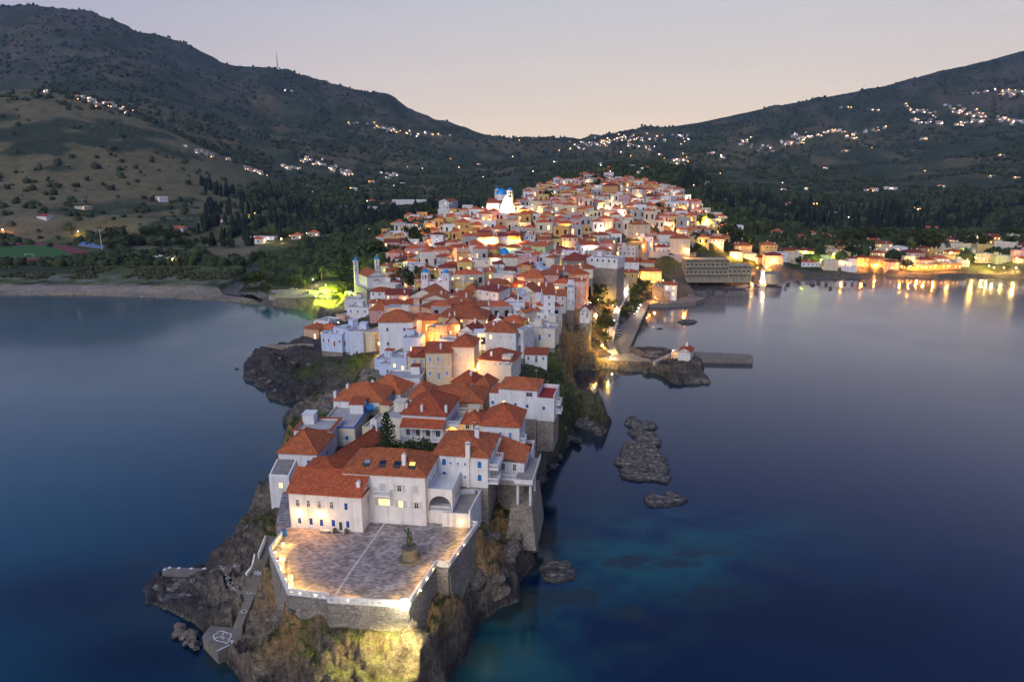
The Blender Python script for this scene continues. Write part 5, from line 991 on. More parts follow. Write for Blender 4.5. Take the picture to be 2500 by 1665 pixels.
# retaining wall of the square with white pierced parapet on top
ring = [pc[i] for i in (0,1,2,3,4,5,6,7,8,9)]
wall = empty('retaining_wall', (pc[3].x, pc[3].y, 8), label='tall rubble stone wall holding up the paved square, white pierced parapet on top', cat='wall')
o0 = Vector(wall.location)
def out(i):
    """outward normal offset of the ring corner"""
    p = ring[i]; a = ring[max(i-1,0)]; b = ring[min(i+1, len(ring)-1)]; d = (b-a).normalized(); return Vector((d.y, -d.x, 0))*-1
st_ = MB(); par = MB(); drk = M('pierced_shadow_gap', (.05,.045,.03))
whitep = M('white_parapet', (.70,.69,.66), var=.15, grime=.3)
for i in range(len(ring)-1):
    p, q = ring[i]-o0, ring[i+1]-o0; p.z = q.z = 0; d = (q-p); L_ = d.length; d.normalize(); n = Vector((-d.y, d.x, 0))      # ring runs counter-clockwise seen from above? n points inwards or outwards
    cen = Vector((sum(v.x for v in ring)/len(ring), sum(v.y for v in ring)/len(ring), 0))-o0
    if (cen-p).dot(n) > 0: n = -n
    if i != 8:
        bat = n*.9
        lo = -7
        st_.hexa([p-n*.5+Vector((0,0,lo)), q-n*.5+Vector((0,0,lo)), q+bat+Vector((0,0,lo)), p+bat+Vector((0,0,lo)), p-n*.5+Vector((0,0,5.97)), q-n*.5+Vector((0,0,5.97)), q+n*.12+Vector((0,0,5.97)), p+n*.12+Vector((0,0,5.97))], stone)
    def seg(s0, s1, z0, z1, w0=-.16, w1=.14, mm=whitep):
        a, b = p+d*s0, p+d*s1; par.hexa([a+n*w0+Vector((0,0,z0)), b+n*w0+Vector((0,0,z0)), b+n*w1+Vector((0,0,z0)), a+n*w1+Vector((0,0,z0)), a+n*w0+Vector((0,0,z1)), b+n*w0+Vector((0,0,z1)), b+n*w1+Vector((0,0,z1)), a+n*w1+Vector((0,0,z1))], mm)
    B_ = PZ-o0.z
    seg(0, L_, B_-.02, B_+.14); seg(0, L_, B_+.74, B_+.90, -.20, .18)
    k = max(1, int(L_/1.1)); bay = L_/k
    for j in range(k):
        s = j*bay; seg(s, s+.10, B_+.14, B_+.74); seg(s+bay-.10, s+bay, B_+.14, B_+.74)
        c = s+bay/2; r_ = .27; zc = B_+.44; hw = bay/2-.10
        for t in range(12):                                             # pierced ring in each bay
            g0, g1 = 2*math.pi*t/12, 2*math.pi*(t+1)/12
            def e(g):
                cx_, cz_ = math.cos(g), math.sin(g); f = min(hw/abs(cx_) if abs(cx_) > 1e-6 else 9, .30/abs(cz_) if abs(cz_) > 1e-6 else 9); return cx_*f, cz_*f
            (xa, za), (xb, zb) = e(g0), e(g1)
            P4 = [(c+r_*math.cos(g0), zc+r_*math.sin(g0)), (c+r_*math.cos(g1), zc+r_*math.sin(g1)), (c+xb, zc+zb), (c+xa, zc+za)]
            par.hexa([p+d*s_+n*-.05+Vector((0,0,z_)) for s_, z_ in P4]+[p+d*s_+n*.07+Vector((0,0,z_)) for s_, z_ in P4], whitep)
        for g in (math.pi/4, 3*math.pi/4):                               # cross in the ring
            dx, dz = math.cos(g)*.27, math.sin(g)*.27; ex, ez = -math.sin(g)*.045, math.cos(g)*.045
            P4 = [(c-dx-ex, zc-dz-ez), (c-dx+ex, zc-dz+ez), (c+dx+ex, zc+dz+ez), (c+dx-ex, zc+dz-ez)]
            par.hexa([p+d*s_+n*-.02+Vector((0,0,z_)) for s_, z_ in P4]+[p+d*s_+n*.04+Vector((0,0,z_)) for s_, z_ in P4], whitep)
st_.build('stone_wall', wall); par.build('parapet', wall)
# spotlights low on the parapet
spots = [(330,835,'the blue bin'),(262,915,0),(275,990,0),(310,1062,0),(350,1150,0),(392,1225,0),(480,1268,0),(620,1290,0),(1975,765,0),(1930,845,0),(1870,925,0),(1800,1000,0),(1655,1062,0),(1605,1145,0),(1545,1250,0),(1940,668,0),(1350,1352,0),(900,1335,0)]
ordn = ['first','second','third','fourth','fifth','sixth','seventh','eighth','ninth','tenth','eleventh','twelfth','thirteenth','fourteenth','fifteenth','sixteenth','seventeenth','eighteenth']
for i, (u, v, _) in enumerate(spots):
    p = at(*zp('A', u, v), PZ); root = empty('parapet_lamp', (p.x, p.y, PZ)); b = MB(); b.box(-.09,.09,-.09,.09,.30,.42, LM['Y']); b.build('bulb', root); b = MB(); b.box(-.12,.12,-.12,.12,.42,.47, dark_metal); b.box(-.03,.03,-.03,.03,0,.3, dark_metal); b.build('housing', root)
    cc_ = (at(*zp('A', 1050, 960), PZ)-p).normalized(); lamp_light(root, (cc_.x*.8,cc_.y*.8,.95), 150 if i < 8 or i > 14 else 120, (1,.52,.09), .12); tag(root, f'small yellow floor lamp by the white parapet, {ordn[i]} round the square from the blue bin' if i < 15 else ['small yellow floor lamp below the raised terrace wall','small yellow floor lamp beside the floodlit corner','small yellow floor lamp between the two front benches'][i-15], 'lamp', 'floor lamps round the square')
# bright floodlight on the seaward corner
p = at(989, 1486, 14.6); root = empty('floodlight', (p.x, p.y, 14.0), label='dazzling floodlight on the front corner of the square, lighting the rocks below', cat='floodlight')
m = MB(); m.tube((0,0,0), (0,0,1.3), .08, .08, dark_metal); m.build('post', root); m = MB(); m.box(-.35,.35,-.1,.35,1.2,1.8, dark_metal); m.build('housing', root); m = MB(); m.lathe([(.12,-.8),(.55,-.55),(.75,0),(.55,.55),(.12,.8)], (0,-.35,1.5), EM('flood_lens', (1,.93,.62), 90), 14); m.build('lens', root)
lamp_light(root, (-.3,-1.2,1.4), 17000, (1,.82,.30), .3, 125, (-.25,-.55,-1)); lamp_light(root, (0,-1.0,1.6), 700, (1,.82,.34), .3)
# museum lamps
for u, v in ((.13, 2.95), (.435, 3.05)):
    r = HH['museum']; w = r['root'].matrix_basis @ Vector((r['x0']+u*r['W'], r['y0']-.35, 0)); l = street_lamp(w.x, w.y, r['zg'], 2.9, 'W', 420, .14, f"wall lamp over the {'first' if u < .2 else 'third'} ground-floor window of the long white hall", 'wall'); l.rotation_euler = (0, 0, R(r['ang']))
# statue of a sailor
def skin_fig(name, pts, edges, radii, root_i, mat, parent, sub=2):
    me = bpy.data.meshes.new(name); me.from_pydata(pts, edges, []); o = bpy.data.objects.new(name, me); COL.objects.link(o); o.parent = parent
    md = o.modifiers.new('Skin', 'SKIN'); md.use_smooth_shade = True
    for i, v in enumerate(me.skin_vertices[0].data): v.radius = (radii[i][0], radii[i][1]) if isinstance(radii[i], tuple) else (radii[i], radii[i]); v.use_root = (i == root_i)
    s = o.modifiers.new('Sub', 'SUBSURF'); s.levels = sub; s.render_levels = sub; me.materials.append(mat); return o
def statue():
    p = at(*zp('A', 1450, 962), PZ); root = empty('statue', (p.x, p.y, PZ), label='green bronze sailor statue with one arm raised, on a round stone pedestal', cat='statue')
    m = MB(); m.lathe([(1.75,0),(1.75,.28),(1.2,.34),(1.2,.36)], (0,0,0), M('pedestal_stone', (.13,.12,.09), var=.25), 24); m.lathe([(1.18,.3),(1.22,.5),(1.12,.6),(1.12,1.9),(1.25,2.0),(1.25,2.15)], (0,0,0), M('pedestal_stone', (.17,.15,.08)), 24)
    for k in range(16): g = 2*math.pi*k/16; m.tube((1.13*math.cos(g),1.13*math.sin(g),.62), (1.13*math.cos(g),1.13*math.sin(g),1.88), .03, .03, M('pedestal_stone', (.2,.2,.1)), 4)
    m.build('pedestal', root, smooth=False)
    bz = M('green_bronze', (.045,.075,.05), rough=.45, metal=.6, var=.4, scale=4); Z = 2.15; s = 1.75
    P_ = [(0,0,.98),(0,0,1.15),(0,-.01,1.36),(0,0,1.50),(0,-.02,1.62),(0,-.03,1.74),    # pelvis..head
          (-.19,0,1.42),(-.30,-.10,1.62),(-.25,-.24,1.82),(-.22,-.28,1.92),                 # raised arm
          (.19,0,1.42),(.27,.06,1.16),(.20,-.10,.96),(.16,-.16,.90),
          (-.10,0,.92),(-.12,-.05,.52),(-.13,.02,.10),(-.14,-.14,.04),
          (.10,0,.92),(.13,-.02,.52),(.15,.06,.10),(.17,-.10,.04)]
    E_ = [(0,1),(1,2),(2,3),(3,4),(4,5),(2,6),(6,7),(7,8),(8,9),(2,10),(10,11),(11,12),(12,13),(0,14),(14,15),(15,16),(16,17),(0,18),(18,19),(19,20),(20,21)]
    r_ = [(.16,.12),(.14,.11),(.18,.12),(.06,.06),(.085,.1),(.09,.1),.07,.05,.04,.045,.07,.052,.042,.045,.10,.072,.05,.045,.10,.072,.05,.045]
    o = skin_fig('figure', [(x*s,y*s,z*s+Z) for x,y,z in P_], E_, [(a[0]*s,a[1]*s) if isinstance(a, tuple) else a*s for a in r_], 0, bz, root)
    o.rotation_euler=(0,0,R(-15))
    m = MB(); m.lathe([(.30,0),(.26,.5),(.22,1.0),(.20,1.2)], (.18*s,.12*s,Z+.3), bz, 8); o = m.build('coat', root)
    m = MB(); m.lathe([(.2,0),(.19,.06),(.15,.12)], (0,-.05,Z+1.80*s), bz, 10); m.build('cap', root)
statue()
def bench():
    root = empty('bench', (0,0,0)); w = M('white_bench', (.72,.71,.67)); 
    m = MB()
    for k in range(3): m.box(-1.05,1.05,-.30+.19*k,-.14+.19*k,.42,.47, w)
    m.build('seat', root); m = MB()
    for k in range(3): m.box(-1.05,1.05,.26+.02*k,.30+.02*k,.55+.16*k,.66+.16*k, w)
    m.build('backrest', root)
    for s in (-1, 1): m = MB(); m.box(s*.98-.05,s*.98+.05,-.32,.28,0,.42, w); m.box(s*.98-.04,s*.98+.04,.26,.32,0,.98, w); m.box(s*.98-.05,s*.98+.05,-.32,.26,.62,.67, w); m.box(s*.98-.04,s*.98+.04,-.32,-.26,.42,.62, w); m.build('leg', root)
    return root
b0 = bench(); BN = [(715,722,0,'white bench in front of the long white hall'),(1433,652,0,'white bench against the wall behind the statue'),(1036,1352,180,'white bench by the front parapet, nearer the middle of the square'),(1278,1366,180,'white bench by the front parapet next to the floodlight'),(325,1008,105,'white bench by the western parapet, the one farther from the sea tip'),(400,1172,112,'white bench by the western parapet, the one nearer the sea tip')]
for i, (u, v, rz, lb) in enumerate(BN):
    o = b0 if i == 0 else copy_tree(b0); p = at(*zp('A', u, v), PZ); o.location = (p.x, p.y, PZ); o.rotation_euler = (0,0,R(rz-3)); tag(o, lb, 'bench', 'white benches of the square')
for u, v, lb in ((788,722,'dark old cannon beside the bench of the long white hall'),(892,724,'dark old cannon between the green door and the corner')):
    p = at(*zp('A', u, v), PZ); root = empty('cannon', (p.x,p.y,PZ), R(20), label=lb, cat='cannon', group='old cannons by the hall'); m = MB(); m.tube((0,-.65,.62), (0,.4,.5), .10, .17, dark_metal, 10); m.build('barrel', root); m = MB(); m.box(-.28,-.18,-.5,.5,.12,.5, M('old_timber', (.2,.16,.11))); m.box(.18,.28,-.5,.5,.12,.5, M('old_timber', (.2,.16,.11)))
    for s in (-1,1):
        for t in (-.35,.35): m.tube((s*.32,t,.14), (s*.24,t,.14), .14, .14, dark_metal, 8)
    m.build('carriage', root)
p = at(*zp('A', 345, 752), PZ); root = empty('bin', (p.x,p.y,PZ), label='blue litter bin at the head of the sea stairs', cat='bin'); m = MB(); m.lathe([(.32,0),(.38,1.05)], (0,0,0), M('blue_plastic', (.01,.16,.42)), 12, False); m.build('bucket', root); m = MB(); m.lathe([(.40,1.05),(.40,1.13),(.1,1.2)], (0,0,0), M('blue_paint', (.02,.08,.36)), 12); m.build('lid', root)
# raised terrace beyond the porch
tz = 16.2; tp = [at(*zp('A', u, v), tz) for u, v in [(1738,565),(1985,578),(2092,372),(1838,385),(1800,430)]]
root = empty('raised_terrace', (tp[0].x, tp[0].y, 14), label='raised grey terrace with a white front wall between the porch and the cliff edge', cat='terrace'); o0 = Vector(root.location)
m = MB(); q = [(p.x-o0.x, p.y-o0.y) for p in tp]; m.prism(q, -7, tz-14-.01, whitep, top=stonefloor); m.build('terrace_floor', root)
m = MB()
for i, hgt in ((0,.35),(1,.9),(2,.9)):
    a, b = Vector((*q[i],0)), Vector((*q[i+1],0)); d = (b-a).normalized(); n = Vector((-d.y,d.x,0))*.25
    m.hexa([a+Vector((0,0,tz-14)), b+Vector((0,0,tz-14)), b+n+Vector((0,0,tz-14)), a+n+Vector((0,0,tz-14)), a+Vector((0,0,tz-14+hgt)), b+Vector((0,0,tz-14+hgt)), b+n+Vector((0,0,tz-14+hgt)), a+n+Vector((0,0,tz-14+hgt))], whitep)
m.build('parapet', root)
m = MB(); a = at(*zp('A', 1712, 640), PZ)-o0
for k in range(11): m.box(a.x, a.x+1.3, a.y+.30*k, a.y+.30*k+.32, -.2, .2*(k+1), stonefloor)
m.build('steps', root)

# ------------------------------------------------------------------ stairs to the sea, landing stage, pier
conc = M('sea_concrete', (.19,.17,.14), var=.3, scale=.8, bump=.3); paint = M('white_line_paint', (.75,.75,.74), var=.1)
def ribbon(name, left, right, mat, zs, steps=0, parent=None, thick=.5, **k):
    """walkway between two lists of photo pixels, one height for each pair"""
    m = MB(); Lp = [at(*l, z) for l, z in zip(left, zs)]; Rp = [at(*r, z) for r, z in zip(right, zs)]
    for i in range(len(Lp)-1):
        n = max(1, int(abs(zs[i]-zs[i+1])/.17)) if steps else 1
        for j in range(n):
            a, b = j/n, (j+1)/n
            l0, l1, r0, r1 = Lp[i].lerp(Lp[i+1], a), Lp[i].lerp(Lp[i+1], b), Rp[i].lerp(Rp[i+1], a), Rp[i].lerp(Rp[i+1], b)
            if steps:
                z = l0.z if l0.z > l1.z else l1.z
                m.hexa([(l0.x,l0.y,z-thick-.3),(r0.x,r0.y,z-thick-.3),(r1.x,r1.y,z-thick-.3),(l1.x,l1.y,z-thick-.3),(l0.x,l0.y,z),(r0.x,r0.y,z),(r1.x,r1.y,z),(l1.x,l1.y,z)], mat)
                if steps > 1:
                    e0, e1 = l1.lerp(l0, .28), r1.lerp(r0, .28); m.face([(l1.x,l1.y,z+.004),(r1.x,r1.y,z+.004),(e1.x,e1.y,z+.004),(e0.x,e0.y,z+.004)], M('pale_nosing', (.34,.34,.34)))
            else: m.hexa([(l0.x,l0.y,l0.z-thick),(r0.x,r0.y,r0.z-thick),(r1.x,r1.y,r1.z-thick),(l1.x,l1.y,l1.z-thick),tuple(l0),tuple(r0),tuple(r1),tuple(l1)], mat)
    return m.build(name, parent, **k)
BZ = lambda *a: [zp('B', u, v) for u, v in a]
stairs = empty('sea_stairs', (0,0,0), label='long stone stairs with white painted patterns running down beside the square', cat='stairs')
ribbon('flight', BZ((1368,30),(1318,130),(1268,250),(1215,390),(1170,480),(1142,560)), BZ((1505,40),(1440,130),(1395,230),(1368,350),(1340,470),(1290,575)), conc, [14,12.4,10.8,9.0,7.4,5.9], 2, stairs, 1.6)
ribbon('landing', BZ((1142,555),(1175,610)), BZ((1300,565),(1262,610)), conc, [5.9,5.7], 0, stairs, 1.6)
ribbon('flight', BZ((1180,605),(1140,720),(1095,810),(1058,900)), BZ((1262,608),(1215,730),(1175,810),(1140,912)), conc, [5.7,4.6,3.6,2.3], 2, stairs, 1.4)
def ringmark(px, z, r, parent, w=.09, name='painted_ring', squash=1.0):
    p = at(*px, z); m = MB(); k = 14
    for i in range(k):
        g0, g1 = 2*math.pi*i/k, 2*math.pi*(i+1)/k
        m.face([(p.x+(r-w)*math.cos(g0), p.y+squash*(r-w)*math.sin(g0), z), (p.x+r*math.cos(g0), p.y+squash*r*math.sin(g0), z), (p.x+r*math.cos(g1), p.y+squash*r*math.sin(g1), z), (p.x+(r-w)*math.cos(g1), p.y+squash*(r-w)*math.sin(g1), z)], paint)
    return m.build(name, parent)
def strokes(pts, z, w, parent, name):
    m = MB(); P_ = [at(*p, z) for p in pts]
    for a, b in zip(P_, P_[1:]):
        d = (b-a); 
        if d.length < 1e-4: continue
        d.normalize(); n = Vector((-d.y, d.x, 0))*w/2; m.face([a-n-d*w*.3, b-n+d*w*.3, b+n+d*w*.3, a+n-d*w*.3], paint)
    return m.build(name, parent)
for u, v, z in ((1215,572,5.93),(1245,570,5.93),(1160,752,4.75)): ringmark(zp('B',u,v), z, .48, stairs)
for k in range(4): g = math.pi*k/4; c = zp('B',1295,385); strokes([(c[0]-11*math.cos(g), c[1]-6*math.sin(g)), (c[0]+11*math.cos(g), c[1]+6*math.sin(g))], 9.35, .13, stairs, 'painted_star')
ribbon('parapet', BZ((1360,25),(1290,200)), BZ((1368,28),(1300,205)), whitep, [14.5,11.8], 0, stairs, .9)
ribbon('parapet', BZ((1255,200),(1230,320),(1170,385)), BZ((1270,205),(1243,322),(1190,388)), whitep, [11.0,9.4,8.6], 0, stairs, .4)
# landing stage with the drawn fish
pl = [at(*p, 2.2) for p in BZ((840,890),(760,990),(905,1140),(1060,1068),(1135,1010),(1150,915))]
root = empty('landing_stage', (pl[0].x, pl[0].y, 0), label='low concrete landing stage with a white fish outline painted on it', cat='landing stage'); o0 = Vector(root.location)
m = MB(); m.prism([(p.x-o0.x, p.y-o0.y) for p in pl], -3, 2.2, conc); m.build('platform', root)
zf = 2.205
for nm, P_ in (('painted_fish', ((905,962),(870,975),(868,1000),(885,1025),(925,1040),(965,1045),(985,1052),(975,1068),(1015,1040),(1052,1030),(1058,1052),(1010,1030),(1035,995),(1035,965),(1010,965),(975,945),(930,940),(908,945),(905,962))), ('painted_gill', ((885,1005),(925,1000),(955,980),(975,945))), ('painted_eye', ((943,1003),(955,995),(972,1003),(960,1018),(945,1012),(943,1003))), ('painted_jetty_line', ((905,1128),(1058,1055)))):
    o = strokes([zp('B',*p) for p in P_], zf, .16, root, nm); o.location = (-o0.x, -o0.y, 0)
# path and pier on the west side
walk = empty('rock_path', (0,0,0), label='narrow concrete path with white painted rings winding over the western rocks', cat='path')
ribbon('pavement', BZ((1140,560),(1065,520),(995,480),(990,420),(955,345),(870,320)), BZ((1190,600),(1085,552),(1020,515),(1022,400),(1000,340),(880,345)), conc, [5.7,4.6,3.9,3.4,2.8,2.1], 0, walk, 1.2)
for u, v, z in ((1080,524,4.66),(1028,486,3.98),(1006,436,3.56),(1006,400,3.4),(995,362,3.05),(978,345,2.95),(955,332,2.85),(925,326,2.6)): ringmark(zp('B',u,v), z, .42, walk)
pp = [at(*p, 1.3) for p in BZ((400,332),(372,368),(380,398),(535,402),(700,398),(860,355),(800,338))]
m = MB(); m.prism([(p.x, p.y) for p in pp], -2.5, 1.3, conc); o = m.build('stone_pier'); tag(o, 'low flat pier of pale concrete on the western rocks, dotted with white paint', 'pier')
for u, v in ((398,352),(447,334),(535,338),(655,342),(778,342)): q = ringmark(zp('B',u,v), 1.305, .32, None, .3, 'painted_dot'); q.parent = o
o = strokes([zp('B',*p) for p in ((1065,328),(1080,298),(1133,294),(1120,322),(1065,328))], at(*zp('B',1100,310), 4.0).z+.6, .14, None, 'painted_frame'); tag(o, 'small white painted square frame on the rocks beside the sea stairs', 'marking')

# ------------------------------------------------------------------ sea rocks
rockm = None
def mat_rock():
    m, N, L, B = nmat('sea_rock')
    tc = N.new('ShaderNodeNewGeometry'); mp = N.new('ShaderNodeMapping'); mp.inputs['Scale'].default_value=(.5,.9,1.6); mp.inputs['Rotation'].default_value=(.2,.3,.2); L.new(tc.outputs['Position'], mp.inputs[0])
    n1 = N.new('ShaderNodeTexNoise'); n1.inputs['Scale'].default_value=1.3; n1.inputs['Detail'].default_value=10; n1.inputs['Roughness'].default_value=.7; L.new(mp.outputs[0], n1.inputs[0])
    r = N.new('ShaderNodeValToRGB'); e = r.color_ramp.elements; e[0].position=.38; e[0].color=(.020,.020,.022,1); e[1].position=.68; e[1].color=(.30,.27,.23,1); k = e.new(.52); k.color=(.10,.09,.083,1); L.new(n1.outputs[0], r.inputs[0]); sz = N.new('ShaderNodeSeparateXYZ'); L.new(tc.outputs['Position'], sz.inputs[0]); wr = N.new('ShaderNodeMapRange'); wr.inputs['From Min'].default_value=.15; wr.inputs['From Max'].default_value=.7; wr.inputs['To Min'].default_value=.25; wr.inputs['To Max'].default_value=1.0; L.new(sz.outputs['Z'], wr.inputs[0]); vs = N.new('ShaderNodeVectorMath'); vs.operation='SCALE'; L.new(r.outputs[0], vs.inputs[0]); L.new(wr.outputs[0], vs.inputs['Scale']); L.new(vs.outputs[0], B.inputs['Base Color'])
    bp = N.new('ShaderNodeBump'); bp.inputs['Strength'].default_value=.9; bp.inputs['Distance'].default_value=.4; L.new(n1.outputs[0], bp.inputs['Height']); L.new(bp.outputs[0], B.inputs['Normal']); B.inputs['Roughness'].default_value=.8; return m
rockm = mat_rock()
def sea_rock(pts, h, label, seed, steep=.9, lift=0.0, name='sea_rock'):
    P_ = np.array([[at(*p, 0).x, at(*p, 0).y] for p in pts]); lo = P_.min(0)-2; hi = P_.max(0)+2; c = (lo+hi)/2
    res = max((hi-lo).max()/110, .18); xs = np.arange(lo[0], hi[0], res); ys = np.arange(lo[1], hi[1], res); X, Y = np.meshgrid(xs, ys)
    d = sdist(X, Y, P_)+(fbm(X/1.8+seed, Y/1.8, 4)-.5)*1.9
    Z = np.minimum(h*(.55+.9*(fbm(X/5+seed, Y/4, 3)-.3)), d*steep)
    lay = ridged(X/6+seed+.15*Y, Y/1.5, 5); fr_ = ridged(X/2+seed*3, Y/2.2, 4); Z = np.where(d > 0, Z+((lay-.6)*1.9+(fr_-.6)*1.3*min(1,h))*np.clip(d, 0, 1.2)*min(1, .35+h*.4), np.minimum(d*.8, -.1)); Z = np.maximum(Z+lift, -2)
    nr, nc = X.shape; idx = np.arange(nr*nc).reshape(nr, nc); F = np.stack([idx[:-1,:-1], idx[:-1,1:], idx[1:,1:], idx[1:,:-1]], -1).reshape(-1, 4); F = F[(Z.reshape(-1)[F] > -1.9).any(1)]
    V = np.stack([X-c[0], Y-c[1], Z], -1).reshape(-1, 3); used = np.unique(F); mp_ = np.zeros(len(V), int); mp_[used] = np.arange(len(used))
    o = npmesh(name, V[used], mp_[F], rockm, label=label, cat='rock', group='rocks in the sea'); o.location = (c[0], c[1], 0); return o
OZ = lambda *a: [zp('O', u, v) for u, v in a]
sea_rock(OZ((462,775),(490,764),(560,780),(640,798),(700,805),(714,830),(690,848),(620,852),(560,840),(500,830),(465,810)), 1.6, 'long layered rock at the north end of the dark rock chain', 1)
sea_rock(OZ((500,842),(560,838),(620,862),(660,885),(706,888),(690,905),(735,930),(732,970),(690,985),(600,965),(540,940),(500,895),(478,870)), 2.2, 'stepped dark rock in the middle of the rock chain', 2)
sea_rock(OZ((440,975),(490,955),(600,965),(700,985),(725,1030),(770,1070),(800,1120),(800,1165),(770,1188),(700,1175),(600,1150),(520,1145),(430,1130),(372,1105),(395,1070),(425,1050),(425,1000)), 3.4, 'largest rough grey rock of the rock chain off the cliffs', 3, 1.0)
sea_rock(OZ((405,1150),(500,1150),(600,1160),(700,1185),(800,1210),(812,1240),(780,1252),(700,1235),(560,1238),(470,1228),(415,1195)), 1.0, 'low ragged rock strip just seaward of the largest rock', 4)
sea_rock(OZ((585,1358),(640,1348),(740,1350),(770,1320),(850,1335),(925,1375),(930,1410),(860,1430),(760,1425),(690,1440),(620,1420),(590,1390)), .9, 'low brown rock lying by itself beyond the rock chain', 5)
sea_rock(OZ((110,735),(180,715),(260,745),(330,765),(345,778),(320,790),(335,830),(320,870),(270,900),(215,890),(210,865),(140,855),(70,830),(60,790)), 1.7, 'flat-topped rock shelf at the foot of the eastern cliff', 6)
sea_rock(OZ((860,22),(900,10),(970,12),(1010,20),(985,34),(930,42),(885,34)), .9, 'dark flat skerry in the calm harbour, bigger of two', 7)
sea_rock(OZ((700,74),(725,66),(748,72),(730,80)), .4, 'tiny dark skerry in the calm harbour', 8)
sea_rock([(1318,1385),(1345,1370),(1385,1372),(1407,1395),(1400,1412),(1365,1425),(1330,1420),(1316,1405)], .55, 'round brown rock barely breaking the teal water', 9)
sea_rock([(570,900),(577,897),(585,901),(578,905)], .5, 'small dark islet off the western cove', 10)
sea_rock([(612,1665),(628,1635),(655,1622),(690,1628),(708,1640),(702,1662),(690,1665),(660,1650),(640,1672),(620,1690)], 2.2, 'curled tan rock arch at the water below the square', 11, 1.6)
sea_rock([(365,1440),(410,1420),(455,1418),(500,1440),(480,1470),(430,1485),(385,1475)], 1.1, 'low wet rock seaward of the western pier path', 12)

# ------------------------------------------------------------------ east side: promenade, quay, breakwater, island chapel
HZ = lambda *a: [zp('H', u, v) for u, v in a]
road_m = M('lit_paving', (.34,.30,.25), var=.2, scale=.5)
ribbon('promenade', HZ((1470,640),(1440,720),(1415,830),(1365,950),(1335,1060),(1300,1140),(1290,1240),(1322,1330),(1340,1400)), HZ((1552,660),(1548,735),(1485,810),(1445,900),(1415,1030),(1385,1130),(1372,1210),(1375,1300),(1440,1415)), road_m, [10.5,9.2,7.6,6.0,5.0,4.2,3.6,3.0,2.4], 0, None, 2.5, kind='structure')
w = ribbon('promenade_wall', HZ((1546,655),(1542,735),(1479,810),(1439,900),(1409,1030),(1379,1130),(1367,1210)), HZ((1556,660),(1552,737),(1489,812),(1449,902),(1418,1032),(1388,1132),(1375,1212)), whitep, [11.3,10.0,8.4,6.8,5.8,5.0,4.4], 0, None, 4.5, label='low white wall along the seaward edge of the lit promenade', cat='wall')
def slab(name, pts, z, mat, z0=-3, top=None, **k):
    P_ = [at(*p, z) for p in pts]; a = sum(P_[i].x*P_[(i+1)%len(P_)].y-P_[(i+1)%len(P_)].x*P_[i].y for i in range(len(P_)))
    if a < 0: P_ = P_[::-1]
    m = MB(); m.prism([(p.x, p.y) for p in P_], z0, z, mat, top=top); return m.build(name, **k)
slab('quay', HZ((1375,1215),(1400,1110),(1520,1045),(1560,960),(1640,920),(1700,835),(1770,838),(1530,1392),(1445,1415),(1375,1300)), 1.9, conc, kind='structure')
slab('quay_road', HZ((1700,800),(1900,790),(2150,765),(2290,745),(2400,775),(2300,815),(2000,838),(1770,840),(1700,836)), 1.95, conc, kind='structure')
slab('breakwater', OZ((520,258),(600,240),(700,238),(940,243),(1180,254),(1410,266),(1438,280),(1440,300),(1200,296),(960,290),(740,284),(600,280),(500,290)), 2.0, conc, label='long low concrete breakwater reaching out past the island chapel', cat='breakwater')
slab('causeway', OZ((350,272),(520,256),(560,285),(640,300),(660,318),(560,318),(380,312),(220,322),(230,300)), 2.3, M('causeway_stone', (.24,.21,.17)), label='stone causeway linking the promenade to the island chapel', cat='causeway')
slab('ramp', OZ((670,318),(815,252),(830,262),(690,330)), 3.2, road_m, label='lit ramp rising along the rock to the island chapel', cat='ramp')
r = near_house('islechapel', 'O', 868, 240, 958, 250, 310, 'f', 'w', zbase=2.6, D=6.5, rise=1.3, rm=0, win=[('front', .5, 1.6, .35, .9, 'b', 0)], label='tiny white chapel with a red gable roof on the sea rock', cat='chapel', group='churches and chapels')
q = MB(); q.box(-.45,.45,.2,1.1,r['h']+.9,r['h']+1.9, white); q.lathe([(.5,0),(.42,.35),(.2,.62),(.02,.75)], (0,.65,r['h']+1.9), white, 10); q.tube((0,.65,r['h']+2.6),(0,.65,r['h']+3.2),.03,.03,white,4); q.build('cupola', r['root'])
q = MB(); q.box(r['x0']-3.0, r['x0']-.02, r['y0']+1.5, r['y1'], -1, 2.2, WALLC['c']); q.build('annex', r['root'])
p = r['root'].matrix_basis @ Vector((r['x0']-2.2, r['y0']+.6, 0)); street_lamp(p.x, p.y, r['zg'], 3.0, 'W', 260, .16, 'orange lamp on the side of the tiny sea chapel')
